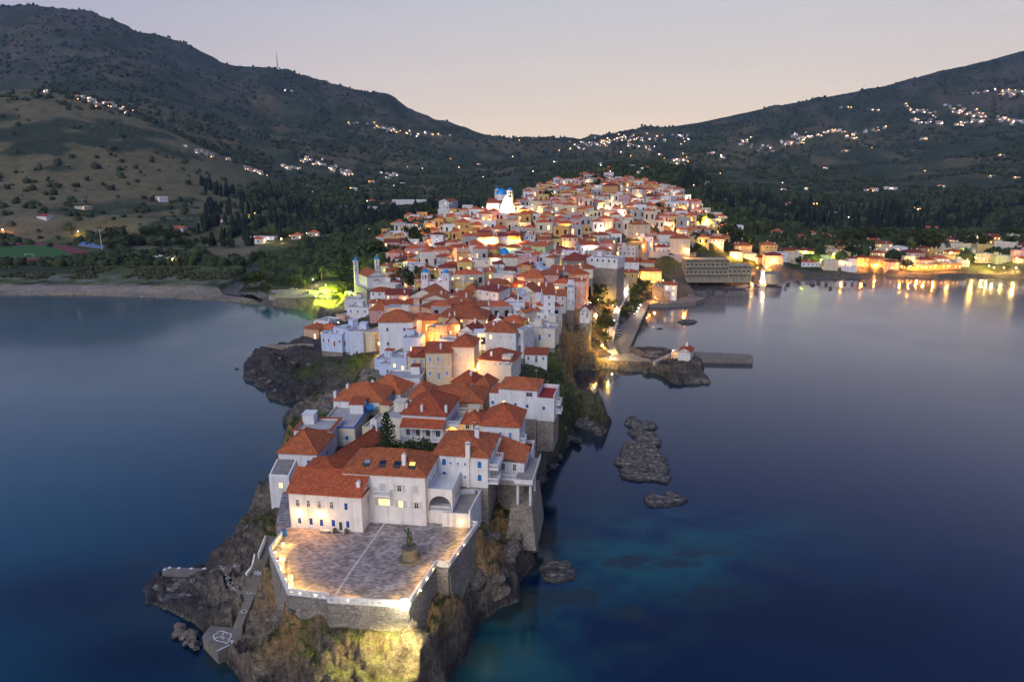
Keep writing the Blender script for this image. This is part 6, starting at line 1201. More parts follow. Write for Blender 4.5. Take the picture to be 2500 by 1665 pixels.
# ------------------------------------------------------------------ waterfront on the far side of the bay
T([(k[0],*k[1:]) for k in [
('K',340,166,440,168,215,'g','w','b',dict(y_depth=476)), ('K',450,182,522,184,215,'g','p','w',dict(y_depth=470)), ('K',522,186,602,188,225,'h','p','w',dict(y_depth=466)), ('K',440,200,510,204,240,'h','k','w',dict(y_depth=455)), ('K',508,208,620,210,262,'h','y','w',dict(y_depth=452)),
('K',480,249,560,250,298,'h','i','w',dict(y_depth=446,rows=1)), ('K',562,262,650,264,300,'F','i','w',dict(y_depth=445)), ('K',676,204,782,206,300,'h','y','n',dict(y_depth=462,rows=3)), ('K',706,271,822,273,330,'h','c','w',dict(y_depth=440,rows=2)), ('K',832,262,946,264,325,'F','c','w',dict(y_depth=446,rows=2)),
('K',816,238,920,240,300,'h','y','w',dict(y_depth=460)), ('K',922,243,1016,244,300,'h','n','w',dict(y_depth=462)), ('K',934,312,1022,316,345,'h','w','b',dict(y_depth=434)), ('K',1022,318,1060,320,345,'F','w','b',dict(y_depth=433)), ('K',1036,276,1136,277,320,'F','n','w',dict(y_depth=450)), ('K',1136,252,1250,253,300,'F','y','w',dict(y_depth=462)),
('K',1080,302,1172,304,368,'F','c','w',dict(y_depth=437)), ('K',1190,340,1290,345,378,'F','w','n',dict(y_depth=428,wins=False)), ('K',1172,308,1230,310,350,'F','w','b',dict(y_depth=442)), ('K',1230,290,1286,292,340,'h','u','w',dict(y_depth=446)), ('K',1286,284,1372,286,345,'h','o','w',dict(y_depth=444)), ('K',1372,290,1470,292,352,'h','o','w',dict(y_depth=442)),
('K',1472,312,1562,314,362,'h','p','w',dict(y_depth=440)), ('K',1600,252,1727,254,300,'h','p','w',dict(y_depth=470)), ('K',1600,282,1700,284,330,'F','i','n',dict(y_depth=455)), ('K',1700,300,1790,300,340,'h','c','w',dict(y_depth=450)), ('K',1580,330,1830,332,370,'F','o','y',dict(y_depth=436,lit=.8,rows=1,cols=9,cat='restaurant')), ('K',1832,322,1960,322,362,'F','o','y',dict(y_depth=440,lit=.6,rows=1,cols=5,cat='restaurant')),
('K',1790,188,1900,190,250,'h','w','w',dict(y_depth=500)), ('K',1900,196,2020,196,260,'F','c','w',dict(y_depth=498)), ('K',2060,200,2170,200,250,'F','y','w',dict(y_depth=505)), ('K',2172,176,2310,184,240,'F','i','w',dict(y_depth=515)), ('K',2050,262,2180,264,320,'F','c','d',dict(y_depth=462,rows=2)), ('K',2182,272,2282,274,320,'F','n','w',dict(y_depth=462)), ('K',2290,240,2400,244,310,'F','k','w',dict(y_depth=470)),
('K',1682,98,1842,102,140,'g','u','b',dict(y_depth=560,rows=2)), ('K',1106,152,1206,154,190,'F','i','w',dict(y_depth=525)), ('K',1292,216,1380,216,255,'F','w','b',dict(y_depth=485)), ('K',1490,214,1612,220,250,'F','w','w',dict(y_depth=495,rows=1)), ('K',2200,204,2312,206,232,'h','y','w',dict(y_depth=520)), ('K',1800,268,1920,270,310,'F','y','w',dict(y_depth=470)), ('K',1955,222,2050,224,280,'F','n','w',dict(y_depth=480)),
('K',1920,305,2010,306,345,'F','i','w',dict(y_depth=448)),
# houses standing alone in the left valley
('L',300,262,378,264,288,'g','w','b',dict(rows=1,cols=3)), ('L',1262,590,1345,592,640,'F','w','n',dict(rows=1)), ('L',1350,602,1480,606,655,'F','i','y',dict(lit=.5,rows=1)), ('L',2040,430,2250,434,462,'F','w','n',dict(rows=1,cols=6,D=8)), ('L',1268,102,1310,104,138,'F','w','n',dict()), ('L',1400,362,1500,364,390,'g','w','w',dict(rows=1)), ('L',610,182,690,184,206,'F','c','n',dict(rows=1)),
('L',1786,288,1830,290,314,'h','w','w',dict()), ('I',-75,530,80,540,590,'F','w','n',dict(rows=1)), ('F',885,16,960,18,70,'F','w','n',dict())]])
# unfinished concrete hotel on the far quay
def hotel():
    a = at(*zp('K', 200, 300), 13); b0 = aty(*zp('K', 202, 385), 432); Y = 432; zg = 2.9
    A = aty(*zp('K', 200, 300), Y); B = aty(*zp('K', 472, 303), Y); C_ = aty(*zp('K', 612, 322), Y+2)
    root = empty('hotel', (A.x, Y, zg), label='grey unfinished concrete hotel with open balconied floors on the far quay', cat='hotel', group='large buildings by the quay'); W_ = B.x-A.x; W2 = C_.x-B.x; hz = A.z-zg; con = M('raw_concrete', (.33,.30,.22), var=.2, scale=.6, grime=.3)
    def block(x0, x1, D, z0, z1, nf, nb):
        m = MB(); fh = (z1-z0)/nf
        for k in range(nf+1): m.box(x0, x1, 0, D, z0+fh*k-.15, z0+fh*k+.1, con)
        m.build('floor_slab', root); m = MB()
        for i in range(nb+1):
            x = x0+(x1-x0)*i/nb; m.box(x-.15, x+.15, .05, 1.6, z0, z1-.16, con); m.box(x-.15, x+.15, D-.4, D-.05, z0, z1-.16, con)
        m.box(x0, x1, 1.6, 1.8, z0+.1, z1-.16, con); m.box(x0+.01, x0+.2, 1.8, D, z0+.1, z1-.16, con); m.build('wall', root)
        for k in range(1, nf):
            for i in range(nb):
                x = x0+(x1-x0)*(i+.5)/nb; add_window_far(root, (x, 1.59, z0+fh*k+.15), 'front', 1.2, 2.0, 'n')
                q = MB(); q.box(x0+(x1-x0)*i/nb+.2, x0+(x1-x0)*(i+.55)/nb, 0, .12, z0+fh*k+.1, z0+fh*k+1.0, con); q.build('balcony', root)
    block(0, W_, 12, 0, hz, 3, 10); block(W_+.3, W_+W2, 12, 0, hz*.72, 2, 5)
hotel()
# sea wall and lit square below the hotel, round stone tower
slab('quay_wall', [zp('K',u,v) for u,v in ((60,395),(300,398),(530,400),(655,392),(700,380),(712,372),(640,368),(200,385),(60,385))], 2.9, conc, -2, kind='structure')
p = aty(*zp('K', 748, 388), 436); root = empty('round_tower', (p.x, p.y, 1.5), label='low round stone bastion beside the brightly lit quay monument', cat='tower'); m = MB(); m.lathe([(9,0),(8.2,5.2),(8.4,5.3),(8.4,6.2),(7.9,6.2),(7.9,5.4)], (0,6,0), stone, 24); m.build('wall', root)
p = aty(*zp('K', 684, 385), 432); root = empty('monument', (p.x, p.y, 2.9), label='floodlit white monument column at the corner of the far quay', cat='monument'); m = MB(); m.box(-1.6,1.6,-1.6,1.6,0,1.2, white); m.box(-1.0,1.0,-1.0,1.0,1.2,7.0, white); m.hexa([(-1.1,-1.1,7),(1.1,-1.1,7),(1.1,1.1,7),(-1.1,1.1,7),(-.2,-.2,8.6),(.2,-.2,8.6),(.2,.2,8.6),(-.2,.2,8.6)], white); m.build('column', root); m = MB(); m.box(-1.8,1.8,-1.8,1.8,-5,0, stone); m.build('base', root); lamp_light(root, (0,-4,2), 3500, (1,.80,.5), .3)

# ------------------------------------------------------------------ churches
def dome(root, x, y, z, r, m_, n=14, drum=.6, wm=white):
    m = MB(); m.lathe([(r*1.0,0),(r*1.0,drum)], (x,y,z), wm, n, False); m.build('drum', root)
    m = MB(); m.lathe([(r*1.06,drum),(r*1.0,drum+r*.32),(r*.80,drum+r*.66),(r*.48,drum+r*.92),(.05,drum+r*1.08)], (x,y,z), m_, n); m.tube((x,y,z+drum+r),(x,y,z+drum+r*1.08+.9),.05,.05,trim,4); m.build('dome', root, smooth=True)
blue = M('blue_dome_paint', (.02,.22,.58), rough=.45, var=.08)
def belltower(root, x, y, w, z0, z1, levels, wm=white, cap='dome'):
    m = MB(); m.box(x-w/2, x+w/2, y-w/2, y+w/2, z0, z1-levels*2.6, wm)
    for k in range(levels):
        za = z1-(levels-k)*2.6; m.box(x-w/2-.12, x+w/2+.12, y-w/2-.12, y+w/2+.12, za, za+.2, wm)
        for sx in (-1,1):
            for sy in (-1,1): m.box(x+sx*w/2-(.45 if sx > 0 else 0), x+sx*w/2+(.45 if sx < 0 else 0), y+sy*w/2-(.45 if sy > 0 else 0), y+sy*w/2+(.45 if sy < 0 else 0), za+.2, za+2.6, wm)
        m.box(x-w/2+.02, x+w/2-.02, y-w/2+.02, y+w/2-.02, za+2.1, za+2.6, wm); m.box(x-.12, x+.12, y-w/2+.02, y-w/2+.2, za+.2, za+2.1, wm)
    m.box(x-w/2-.15, x+w/2+.15, y-w/2-.15, y+w/2+.15, z1, z1+.2, wm); m.build('bell_tower', root)
    if cap == 'dome': dome(root, x, y, z1+.2, w*.44, blue, 12, .35)
    else:
        q = MB(); q.lathe([(w*.62,0),(w*.45,.9),(w*.15,1.6),(.03,2.0)], (x,y,z1+.2), blue, 8); q.tube((x,y,z1+2),(x,y,z1+3),.04,.04,trim,4); q.build('spire', root)
# church with the two domed belfries in the middle of the town
r = near_house('twin', 'G', 803, 967, 1237, 984, 1110, 'f', 'i', zbase=20, D=15, rise=3.4, rm=1, rot=-13, win=[('front', .22, 4.6, .6, .5, 'b', 1), ('front', .72, 4.6, .6, .5, 'b', 1), ('front', .48, 6.6, 1.1, .9, 'b', 1), ('right', .3, 3, .9, 1.8, 'w', 1), ('right', .6, 3, .9, 1.8, 'w', 1)], label='church with a broad red gable roof and two open belfries under round blue domes', cat='church', group='churches and chapels', name='church')
rt, y1, hh, W_ = r['root'], r['y1'], r['h'], r['W']
q = MB(); q.box(-W_*.46, W_*.46, y1, y1+1.0, -2, hh+3.6, white); q.box(-W_*.48, W_*.48, y1-.1, y1+1.1, hh+3.6, hh+3.9, white); q.build('facade', rt)
for s in (-1, 1): belltower(rt, s*W_*.36, y1+.6, 2.9, hh-3, hh+7.2, 1)
# church on its arched platform at the west end
r = near_house('west', 'F', 1757, 297, 1985, 282, 436, 'f', 'w', zbase=16.0, D=15, rise=2.5, rm=1, rot=30, win=[('front', .5, 5.4, .6, .6, 'b', 1), ('front', .2, 4.6, .5, .5, 'b', 1), ('front', .8, 4.6, .5, .5, 'b', 1)]+[('left', .2+.17*k, 2.6, .55, 2.2, 'b', 1) for k in range(4)], label='white church with slim pointed blue-capped twin towers on a tall arched platform', cat='church', group='churches and chapels', name='church')
rt, y1, hh, W_ = r['root'], r['y1'], r['h'], r['W']
for s in (-1, 1): belltower(rt, s*W_*.60, y1-1.0, 2.0, -1, hh+6.2, 2, cap='spire')
q = MB(); q.box(-W_*.72, W_*.62, r['y0']-4.6, y1+1, -.5, 0, M('platform_concrete', (.33,.29,.23))); q.box(-W_*.70, W_*.60, r['y0']-3.0, y1+1, -7, -.5, WALLC['g'])
for k in range(5): xx = -W_*.70+k*W_*1.3/4; q.box(xx-.25, xx+.25, r['y0']-4.5, r['y0']-4.0, -7, -.5, M('platform_concrete', (.33,.29,.23)))
for k in range(6): yy = r['y0']-4.4+k*(y1-r['y0']+4)/5; q.box(-W_*.71, -W_*.71+.4, yy, yy+.4, -7, -.5, M('platform_concrete', (.33,.29,.23)))
q.build('arched_platform', rt); q = MB(); q.hexa([(-1.6,r['y0']-.5,3.6),(1.6,r['y0']-.5,3.6),(1.6,r['y0'],3.6),(-1.6,r['y0'],3.6),(-1.6,r['y0']-.5,3.7),(1.6,r['y0']-.5,3.7),(1.6,r['y0'],3.9),(-1.6,r['y0'],3.9)], roofs[0]); q.box(-1.4,1.4,r['y0']-.3,r['y0']-.003,0,3.6, trim); q.build('apse', rt)
# great church high in the town: blue dome, floodlit marble belfry
r = near_house('great', 'I', 1475, 490, 1800, 494, 660, 'g', 'i', zbase=36, D=14, rise=3.2, rm=0, win=[('front', .3, 4.5, 1.1, 1.6, 'n', 1), ('front', .55, 4.5, 1.1, 1.6, 'n', 1)], label='great church with a large blue dome and a floodlit white belfry, high in the town', cat='church', group='churches and chapels', name='church')
rt, y0, y1, hh, W_ = r['root'], r['y0'], r['y1'], r['h'], r['W']
dome(rt, -W_*.02, y0+8, hh+2.0, 4.3, blue, 18, 4.8)
belltower(rt, -W_*.26, y1-1, 3.4, hh-3, hh+10, 1); belltower(rt, W_*.42, y0-1.5, 4.4, -3, hh+9.5, 2, WALLC['i'])
q = MB()
for k, (u, hgt) in enumerate(((.12,hh-3),(.2,hh+1),(.28,hh+4),(.36,hh+1),(.44,hh-3))): q.box(W_*u-W_*.05, W_*u+W_*.045, y0-3.5, y0-2.2, -3, hgt, white); q.hexa([(W_*u-W_*.05,y0-3.5,hgt),(W_*u+W_*.045,y0-3.5,hgt),(W_*u+W_*.045,y0-2.2,hgt),(W_*u-W_*.05,y0-2.2,hgt),(W_*u-.1,y0-3.5,hgt+1.8),(W_*u+.1,y0-3.5,hgt+1.8),(W_*u+.1,y0-2.2,hgt+1.8),(W_*u-.1,y0-2.2,hgt+1.8)], white)
q.build('marble_front', rt); lamp_light(rt, (W_*.28, y0-9, 3), 60000, (1,.93,.82), .5); g_ = rt.matrix_basis @ Vector((W_*.2, y0-13, 0)); FOOT.append((g_.x, g_.y, 13, 10)); lamp_light(rt, (W_*.5, y0-7, 8), 6000, (1,.80,.45), .5)
r = HH['dome_chapel']; dome(r['root'], 0, 0, r['h']-.45, 2.7, blue, 14, .5); r['o']['label'] = 'small white chapel with a single low blue dome behind the pink building'
r['labelled'] = True
r = HH['pediment']; q = MB()
for k in range(5): q.tube((r['x0']+r['W']*(.2+.15*k), r['y0']-1.6, 0), (r['x0']+r['W']*(.2+.15*k), r['y0']-1.6, r['h']-1.2), .3, .26, trim, 8)
q.hexa([(r['x0']+r['W']*.12,r['y0']-2.1,r['h']-1.2),(r['x0']+r['W']*.88,r['y0']-2.1,r['h']-1.2),(r['x0']+r['W']*.88,r['y0']-.01,r['h']-1.2),(r['x0']+r['W']*.12,r['y0']-.01,r['h']-1.2),(r['x0']+r['W']*.12,r['y0']-2.1,r['h']-.5),(r['x0']+r['W']*.88,r['y0']-2.1,r['h']-.5),(r['x0']+r['W']*.88,r['y0']-.01,r['h']-.5),(r['x0']+r['W']*.12,r['y0']-.01,r['h']-.5)], trim); q.build('portico', r['root']); lamp_light(r['root'], (-5, r['y0']-5, 1), 3500, (1,.75,.35), .4)
r['o']['label'] = 'cream neoclassical building with a floodlit columned portico in the upper town'; r['labelled'] = True
r = HH['balconies']
for k in range(1, 3): balcony(r['root'], r['x0']+.2, r['x1']-.2, r['y0'], k*r['h']/3, bal=True)
r['o']['label'] = 'grey three-storey block with balconies, lit green below and warm under its top roof'; r['labelled'] = True; roof_part(r['root'], 'h', r['x0'], r['x1'], r['y0']-1, r['y1'], r['h']+2.2, 1.2, roofs[2]); q = MB(); q.box(r['x0']+.5, r['x1']-.5, r['y0']+1, r['y1']-.5, r['h'], r['h']+2.2, WALLC['o']); q.build('top_floor', r['root'])

# ------------------------------------------------------------------ remaining houses of the town, packed between the ones read off
def proj(v):
    d = Vector(v)-Vector((0,0,CAMZ)); dep = d.y*CP-d.z*SP; up = d.y*SP+d.z*CP; return CX+FPX*d.x/dep, CY-FPX*up/dep
def inside(px, py, P):
    c = False; n = len(P)
    for i in range(n):
        (x1, y1), (x2, y2) = P[i], P[(i+1) % n]
        if (y1 > py) != (y2 > py) and px < (x2-x1)*(py-y1)/(y2-y1)+x1: c = not c
    return c
TOWN = [(1000,800),(880,760),(900,735),(960,700),(960,640),(925,610),(950,575),(1000,545),(1110,530),(1230,525),(1275,500),(1300,470),(1360,440),(1430,426),(1560,424),(1640,442),(1665,485),(1735,525),(1770,560),(1770,600),(1690,610),(1640,640),(1560,625),(1500,650),(1440,680),(1370,760),(1260,850),(1150,900),(1050,880)]
def free(x, y, r_):
    return all((x-a)**2+(y-b)**2 > (max(r_, .5)+(w+d)/2*.93)**2 for a, b, w, d in FOOT)
NFILL = 0
cand = []
for gy in range(430, 860, 5):
    for gx in range(870, 1800, 9): cand.append((gx+rnd.uniform(-4, 4), gy+rnd.uniform(-2, 2)))
rnd.shuffle(cand); cand.sort(key=lambda q: 0 if q[1] >= 600 else 1)
MASS = []
for gx, gy in cand:
    if not inside(gx, gy, TOWN): continue
    p = hit(gx, gy)
    if p is None or p.y > 900: continue
    W_ = rnd.uniform(6.5, 11); r_ = W_*.42
    if not free(p.x, p.y+r_, r_): continue
    h = rnd.choice([4.5, 6.2, 6.8, 7.2, 9.0]) if p.y > 300 else 5.5
    if len(HOUSES) < 335 and (gy > 520 or rnd.random() < .5):
        a = proj((p.x-W_/2, p.y, p.z+h)); b = proj((p.x+W_/2, p.y, p.z+h)); wc = rnd.choice('wwwwiicckpyu' if gy > 600 else 'wwiigcckpygpo')
        house('_', a[0], a[1], b[0], b[1], gy, rnd.choice('hhhhgfFFs'), wc, rnd.choice('bwwlndr'), rot=rnd.uniform(-14, 14), D=W_*.85, name='house'); NFILL += 1
    else: MASS.append((p.x, p.y+r_, p.z, W_, W_*.85, h)); FOOT.append((p.x, p.y+r_, W_/2, W_*.42))
SHORE = [(1740,600),(1900,585),(2100,560),(2300,560),(2520,555),(2520,645),(2300,650),(2050,655),(1900,650),(1760,625)]
ns = 0
for gx, gy in [(rnd.uniform(1740, 2510), rnd.uniform(560, 655)) for _ in range(700)]:
    if ns >= 42 or not inside(gx, gy, SHORE): continue
    p = hit(gx, gy)
    if p is None or p.y > 640: continue
    W_ = rnd.uniform(7, 13); r_ = W_*.42
    if not free(p.x, p.y+r_, r_): continue
    h = rnd.choice([3.4, 3.8, 6.0]); a = proj((p.x-W_/2, p.y, p.z+h)); b = proj((p.x+W_/2, p.y, p.z+h))
    house('_', a[0], a[1], b[0], b[1], gy, rnd.choice('hhgFF'), rnd.choice('wiiccpoy'), rnd.choice('bwnly'), rot=rnd.uniform(-14, 14), D=W_*.8, lit=.3); ns += 1
print('mass', len(MASS), 'fillers', NFILL, 'houses', len(HOUSES))

# ------------------------------------------------------------------ villages on the hills: far houses as one mass and their lamps
def village():
    m = MB(); lm = MB(); rr = random.Random(5)
    wm = [WALLC['g'], WALLC['g'], WALLC['w'], WALLC['g']]; litm = EM('lit_far_wall', (1,.62,.30), 1.1)
    C_ = [('M',320,435,600,495,26,9),('M',205,408,245,412,3,2),('M',1650,565,1850,600,46,9),('M',1540,545,1650,552,6,4),('M',1880,590,2000,606,8,4),('M',1075,740,1165,772,14,6),('M',1215,735,1340,755,12,7),('M',1335,700,1560,775,46,12),('M',1650,765,1760,778,9,5),('M',805,655,955,690,9,7),('M',1000,705,1110,715,4,5),('M',1260,400,1310,412,2,2),
          ('N',330,440,600,392,60,14),('N',600,430,740,440,16,8),('N',600,395,900,388,38,14),('N',950,460,1010,470,5,5),('N',1090,415,1240,440,22,16),('N',1260,430,1400,400,30,16),('N',1290,380,1460,385,16,10),('N',1460,370,1560,360,14,8),('N',1560,390,1760,345,24,9),('N',1540,258,1620,260,6,3),('N',1660,268,1720,272,4,3),('N',1830,262,1960,290,26,14),('N',1860,320,2000,330,22,10),('N',2000,250,2180,300,40,22),('N',2050,340,2180,315,26,8),('N',2100,200,2250,180,10,6),('N',2240,200,2355,195,28,16),('N',2240,310,2355,330,34,12),('N',1535,452,1580,455,6,2),('N',800,490,880,502,14,4),('N',620,528,700,550,12,5),('N',1870,400,1920,402,5,3),('N',1620,625,1700,628,6,2),('N',1735,620,1790,622,4,2),('N',1395,680,1440,684,4,2),('N',1840,700,1890,708,4,3),('N',880,600,960,612,6,5),('N',450,510,500,518,3,2),('N',1500,735,1570,740,3,2),('N',1000,690,1070,695,4,3)]
    def hs(x, y, z, w, d, h, a, mm, red):
        c, s = math.cos(a), math.sin(a); P = [(-w/2,-d/2),(w/2,-d/2),(w/2,d/2),(-w/2,d/2)]; P = [(x+u*c-v*s, y+u*s+v*c) for u, v in P]
        m.hexa([(u,v,z-3) for u, v in P]+[(u,v,z+h) for u, v in P], mm, bottom=False)
        if red: k = len(m.v); m.v += [(u,v,z+h) for u, v in P]+[(x,y,z+h+w*.25)]; q = m.slot(roofs[0]); [(m.f.append([k+i,k+(i+1)%4,k+4]), m.m.append(q), m.uv.append(None)) for i in range(4)]
        # window strip facing the valley
        for t in (-.25, .25):
            a0 = (x+(w*t-.7)*c+(d/2+.06)*s, y+(w*t-.7)*s-(d/2+.06)*c); a1 = (x+(w*t+.7)*c+(d/2+.06)*s, y+(w*t+.7)*s-(d/2+.06)*c); m.face([(a0[0],a0[1],z+h*.35),(a1[0],a1[1],z+h*.35),(a1[0],a1[1],z+h*.75),(a0[0],a0[1],z+h*.75)], glass if rr.random() < .7 else litm)
    def bulb(p, r_, c): lm.lathe([(r_*.5,-r_*.7),(r_,-.05),(r_*.6,r_*.7)], tuple(p), EM({'o':'far_lamp_orange','w':'far_lamp_white','p':'far_lamp_pink'}[c], {'o':(1,.45,.13),'w':(1,.80,.50),'p':(1,.62,.60)}[c], 5.0), 5)
    for zm, u0, v0, u1, v1, n, sp in C_:
        for k in range(int(n*.8)+1):
            t = rr.random(); u = u0+(u1-u0)*t+rr.gauss(0, 3); v = v0+(v1-v0)*t+rr.gauss(0, sp*.6); px, py = zp(zm, u, v); p = hit(px, py)
            if p is None: continue
            s = 1.0 if p.y < 1500 else 1.15
            hs(p.x, p.y, p.z, rr.uniform(5,10)*s, rr.uniform(6,8)*s, rr.uniform(3,5.5)*s, rr.uniform(-.5,.5), rr.choice(wm), rr.random() < .25)
            if rr.random() < .42: b = hit(px+rr.uniform(-3,3), py-rr.uniform(-1,3), 5); b and bulb((b.x, b.y-6, b.z+5), rr.uniform(.00042,.0008)*b.y+.15, rr.choice('oowop'))
    # single lights scattered through the valleys
    for k in range(150):
        px = rr.choice([rr.uniform(560, 1200), rr.uniform(1640, 2500), rr.uniform(1250,1700)]); py = rr.uniform(385, 600) if px < 1200 else rr.uniform(330, 620)
        if 1250 < px < 1700: py = rr.uniform(335, 425)
        if rr.random() < .35: continue
        b = hit(px, py, 4)
        if b is None or b.y < 430: continue
        bulb((b.x, b.y, b.z+4), rr.uniform(.0004,.0008)*b.y+.1, rr.choice('owop'))
        if rr.random() < .45: hs(b.x+6, b.y+5, b.z, 11, 8, 4.5, rr.uniform(-.5,.5), rr.choice(wm), rr.random() < .3)
    for (x, y, z, w, d, h) in MASS: hs(x, y, z, w, d, h, rr.uniform(-.25,.25), rr.choice([WALLC[k] for k in 'wgicpkygwo']), rr.random() < .6)
    m.build('hillside_villages', label='white houses of the distant villages scattered over the hillsides', kind='stuff'); lm.build('village_lights', label='tiny warm lights sprinkled through the distant villages', kind='stuff')
village()
p = hit(*zp('M', 1228, 306)); root = empty('radio_mast', (p.x, p.y, p.z), label='radio mast on the summit of the western ridge', cat='mast'); m = MB(); m.tube((0,0,-3),(0,0,62),2.0,.8,dark_metal,5); m.box(-9,9,-5,5,-4,7,white); m.build('tower', root)
# sports ground on the western flat
gz = 5.2
slab('running_track', [zp('L',u,v) for u,v in ((-300,470),(100,480),(300,480),(450,492),(620,520),(760,562),(800,585),(640,600),(450,615),(-300,640))], gz, M('red_track', (.17,.045,.045), var=.15), 2, kind='structure')
slab('sports_field', [zp('L',u,v) for u,v in ((-300,500),(60,510),(280,500),(400,502),(500,540),(600,580),(450,600),(-300,618))], gz+.03, M('field_turf', (.035,.11,.018), var=.2, scale=.3), 4, kind='structure')
p = at(*zp('L', 730, 520), gz); root = empty('grandstand', (p.x, p.y, gz), R(-38), label='small open grandstand with rows of blue seats beside the running track', cat='grandstand'); m = MB()
for k in range(6): m.box(-26,26,k*.9,(k+1)*.9,0,.5+k*.5, conc)
m.build('terrace_steps', root)
for k in range(6): m = MB(); m.box(-25,25,k*.9+.2,k*.9+.7,.5+k*.5,.9+k*.5, M('blue_seats', (.10,.18,.42), var=.3, scale=2)); m.build('seat_row', root)
p = at(*zp('L', 845, 575), gz); root = empty('floodlight_mast', (p.x, p.y, 3), label='tall pale floodlight mast at the corner of the sports ground', cat='mast'); m = MB(); m.tube((0,0,0),(0,0,24),.35,.2,WALLC['c'],8); m.box(-1.5,1.5,-.3,.3,23,24.5,dark_metal); m.build('pole', root)
p = at(*zp('L', 240, 600), gz); root = empty('goal', (p.x, p.y, gz+.03), label='white football goal at the near end of the pitch', cat='goal'); m = MB(); m.tube((-3.6,0,0),(-3.6,0,2.4),.1,.1,trim,6); m.tube((3.6,0,0),(3.6,0,2.4),.1,.1,trim,6); m.tube((-3.6,0,2.4),(3.6,0,2.4),.1,.1,trim,6); m.build('frame', root)
# river mouth, car park, coast road
slab('river', [zp('L',u,v) for u,v in ((1790,880),(1860,905),(1960,915),(2060,930),(2130,962),(2160,950),(2070,905),(1960,890),(2020,820),(2130,735),(2150,700),(2120,640),(2080,620),(1960,640),(1930,740),(1890,830))], 1.1, bpy.data.materials['water'], .2, kind='structure')
slab('car_park', [zp('F',u,v) for u,v in ((560,455),(960,450),(1230,480),(1340,560),(1340,650),(1200,640),(1050,580),(900,560),(500,545))], 3.2, M('gravel', (.30,.26,.21), var=.2, scale=.4), 1, kind='structure')
m = MB(); pts = [zp('F',u,v) for u,v in ((560,110),(700,190),(850,250),(1000,300),(1120,330),(1180,420),(1240,500))]; P_ = [hit(*q) for q in pts]
for a, b in zip(P_, P_[1:]): d = (b-a).normalized(); n = Vector((-d.y,d.x,0)).normalized()*3; m.face([a-n+Vector((0,0,.5)), b-n+Vector((0,0,.5)), b+n+Vector((0,0,.5)), a+n+Vector((0,0,.5))], M('asphalt', (.09,.085,.085)))
m.build('coast_road', kind='structure')
# ------------------------------------------------------------------ trees
def mat_leaf(name, col, var=.5):
    m, N, L, B = nmat(name); geo = N.new('ShaderNodeNewGeometry'); oi = N.new('ShaderNodeObjectInfo')
    nz = N.new('ShaderNodeTexNoise'); nz.inputs['Scale'].default_value=.5; nz.inputs['Detail'].default_value=4; L.new(geo.outputs['Position'], nz.inputs[0])
    ad = N.new('ShaderNodeMath'); ad.operation='ADD'; L.new(geo.outputs['Random Per Island'], ad.inputs[0]); L.new(nz.outputs[0], ad.inputs[1])
    mr = N.new('ShaderNodeMapRange'); mr.inputs['From Max'].default_value=1.6; mr.inputs['To Min'].default_value=1-var; mr.inputs['To Max'].default_value=1+var; L.new(ad.outputs[0], mr.inputs[0])
    vs = N.new('ShaderNodeVectorMath'); vs.operation='SCALE'; vs.inputs[0].default_value=col; L.new(mr.outputs[0], vs.inputs['Scale']); L.new(vs.outputs[0], B.inputs['Base Color']); B.inputs['Roughness'].default_value=.8; B.inputs['Specular IOR Level'].default_value=.15
    return m
LEAF = {'broad': mat_leaf('broad_leaves', (.045,.060,.018)), 'dark': mat_leaf('dark_needles', (.020,.034,.014)), 'pine': mat_leaf('pine_needles', (.040,.055,.020)), 'palm': mat_leaf('palm_fronds', (.06,.08,.025)), 'wood': mat_leaf('wood_leaves', (.034,.046,.016), .7), 'scrub': mat_leaf('scrub_leaves', (.050,.056,.022), .6), 'cyp': mat_leaf('cypress_leaves', (.010,.017,.010), .5)}
bark = M('bark', (.09,.065,.045), var=.3, scale=3)
def leaf_quads(C, size, seed, tilt=1.0):
    """one small bent quad at each centre"""
    g = np.random.RandomState(seed); n = len(C); a = g.rand(n)*6.283; e = (g.rand(n)-.5)*2.6*tilt; s = size*(.6+.8*g.rand(n))
    u = np.stack([np.cos(a)*np.cos(e), np.sin(a)*np.cos(e), np.sin(e)], 1); v = np.stack([-np.sin(a), np.cos(a), g.rand(n)*.8-.4], 1)
    u *= s[:,None]; v *= (s*.6)[:,None]; V = np.stack([C-u-v, C+u-v*.6, C+u+v, C-u*.7+v], 1).reshape(-1, 3); F = np.arange(4*n).reshape(-1, 4); return V, F
def crown(kind, seed):
    g = np.random.RandomState(seed)
    if kind == 'broad':
        K = 26; cl = g.randn(K, 3)*[.30,.30,.17]+[0,0,.66]; C = (cl[g.randint(0, K, 1500)]+g.randn(1500, 3)*.085); return C, .045
    if kind == 'bush':
        K = 16; cl = g.randn(K, 3)*[.38,.38,.18]+[0,0,.42]; C = (cl[g.randint(0, K, 900)]+g.randn(900, 3)*.12); C[:,2] = np.abs(C[:,2]); return C, .06
    if kind == 'cypress':
        t = g.rand(900)**1.3; r_ = .11*np.sqrt(np.clip((1-t), 0, 1))*(t*6).clip(0, 1)*(.6+.5*g.rand(900)); a = g.rand(900)*6.283; return np.stack([r_*np.cos(a), r_*np.sin(a), .05+.95*t], 1), .035
    if kind == 'pine':                                             # tiered Norfolk pine
        P = []
        for k in range(13):
            z = .14+.82*k/12; L_ = .27*(1-z)**.8+.02; nb = 7
            for b in range(nb):
                a = 6.283*(b+.5*(k%2))/nb+g.rand()*.3
                for s in np.linspace(.12, 1, 16): P.append((L_*s*math.cos(a)+g.randn()*.008, L_*s*math.sin(a)+g.randn()*.008, z-.03*math.sin(s*2.4)+.05*s*s+g.randn()*.004))
        return np.array(P), .022
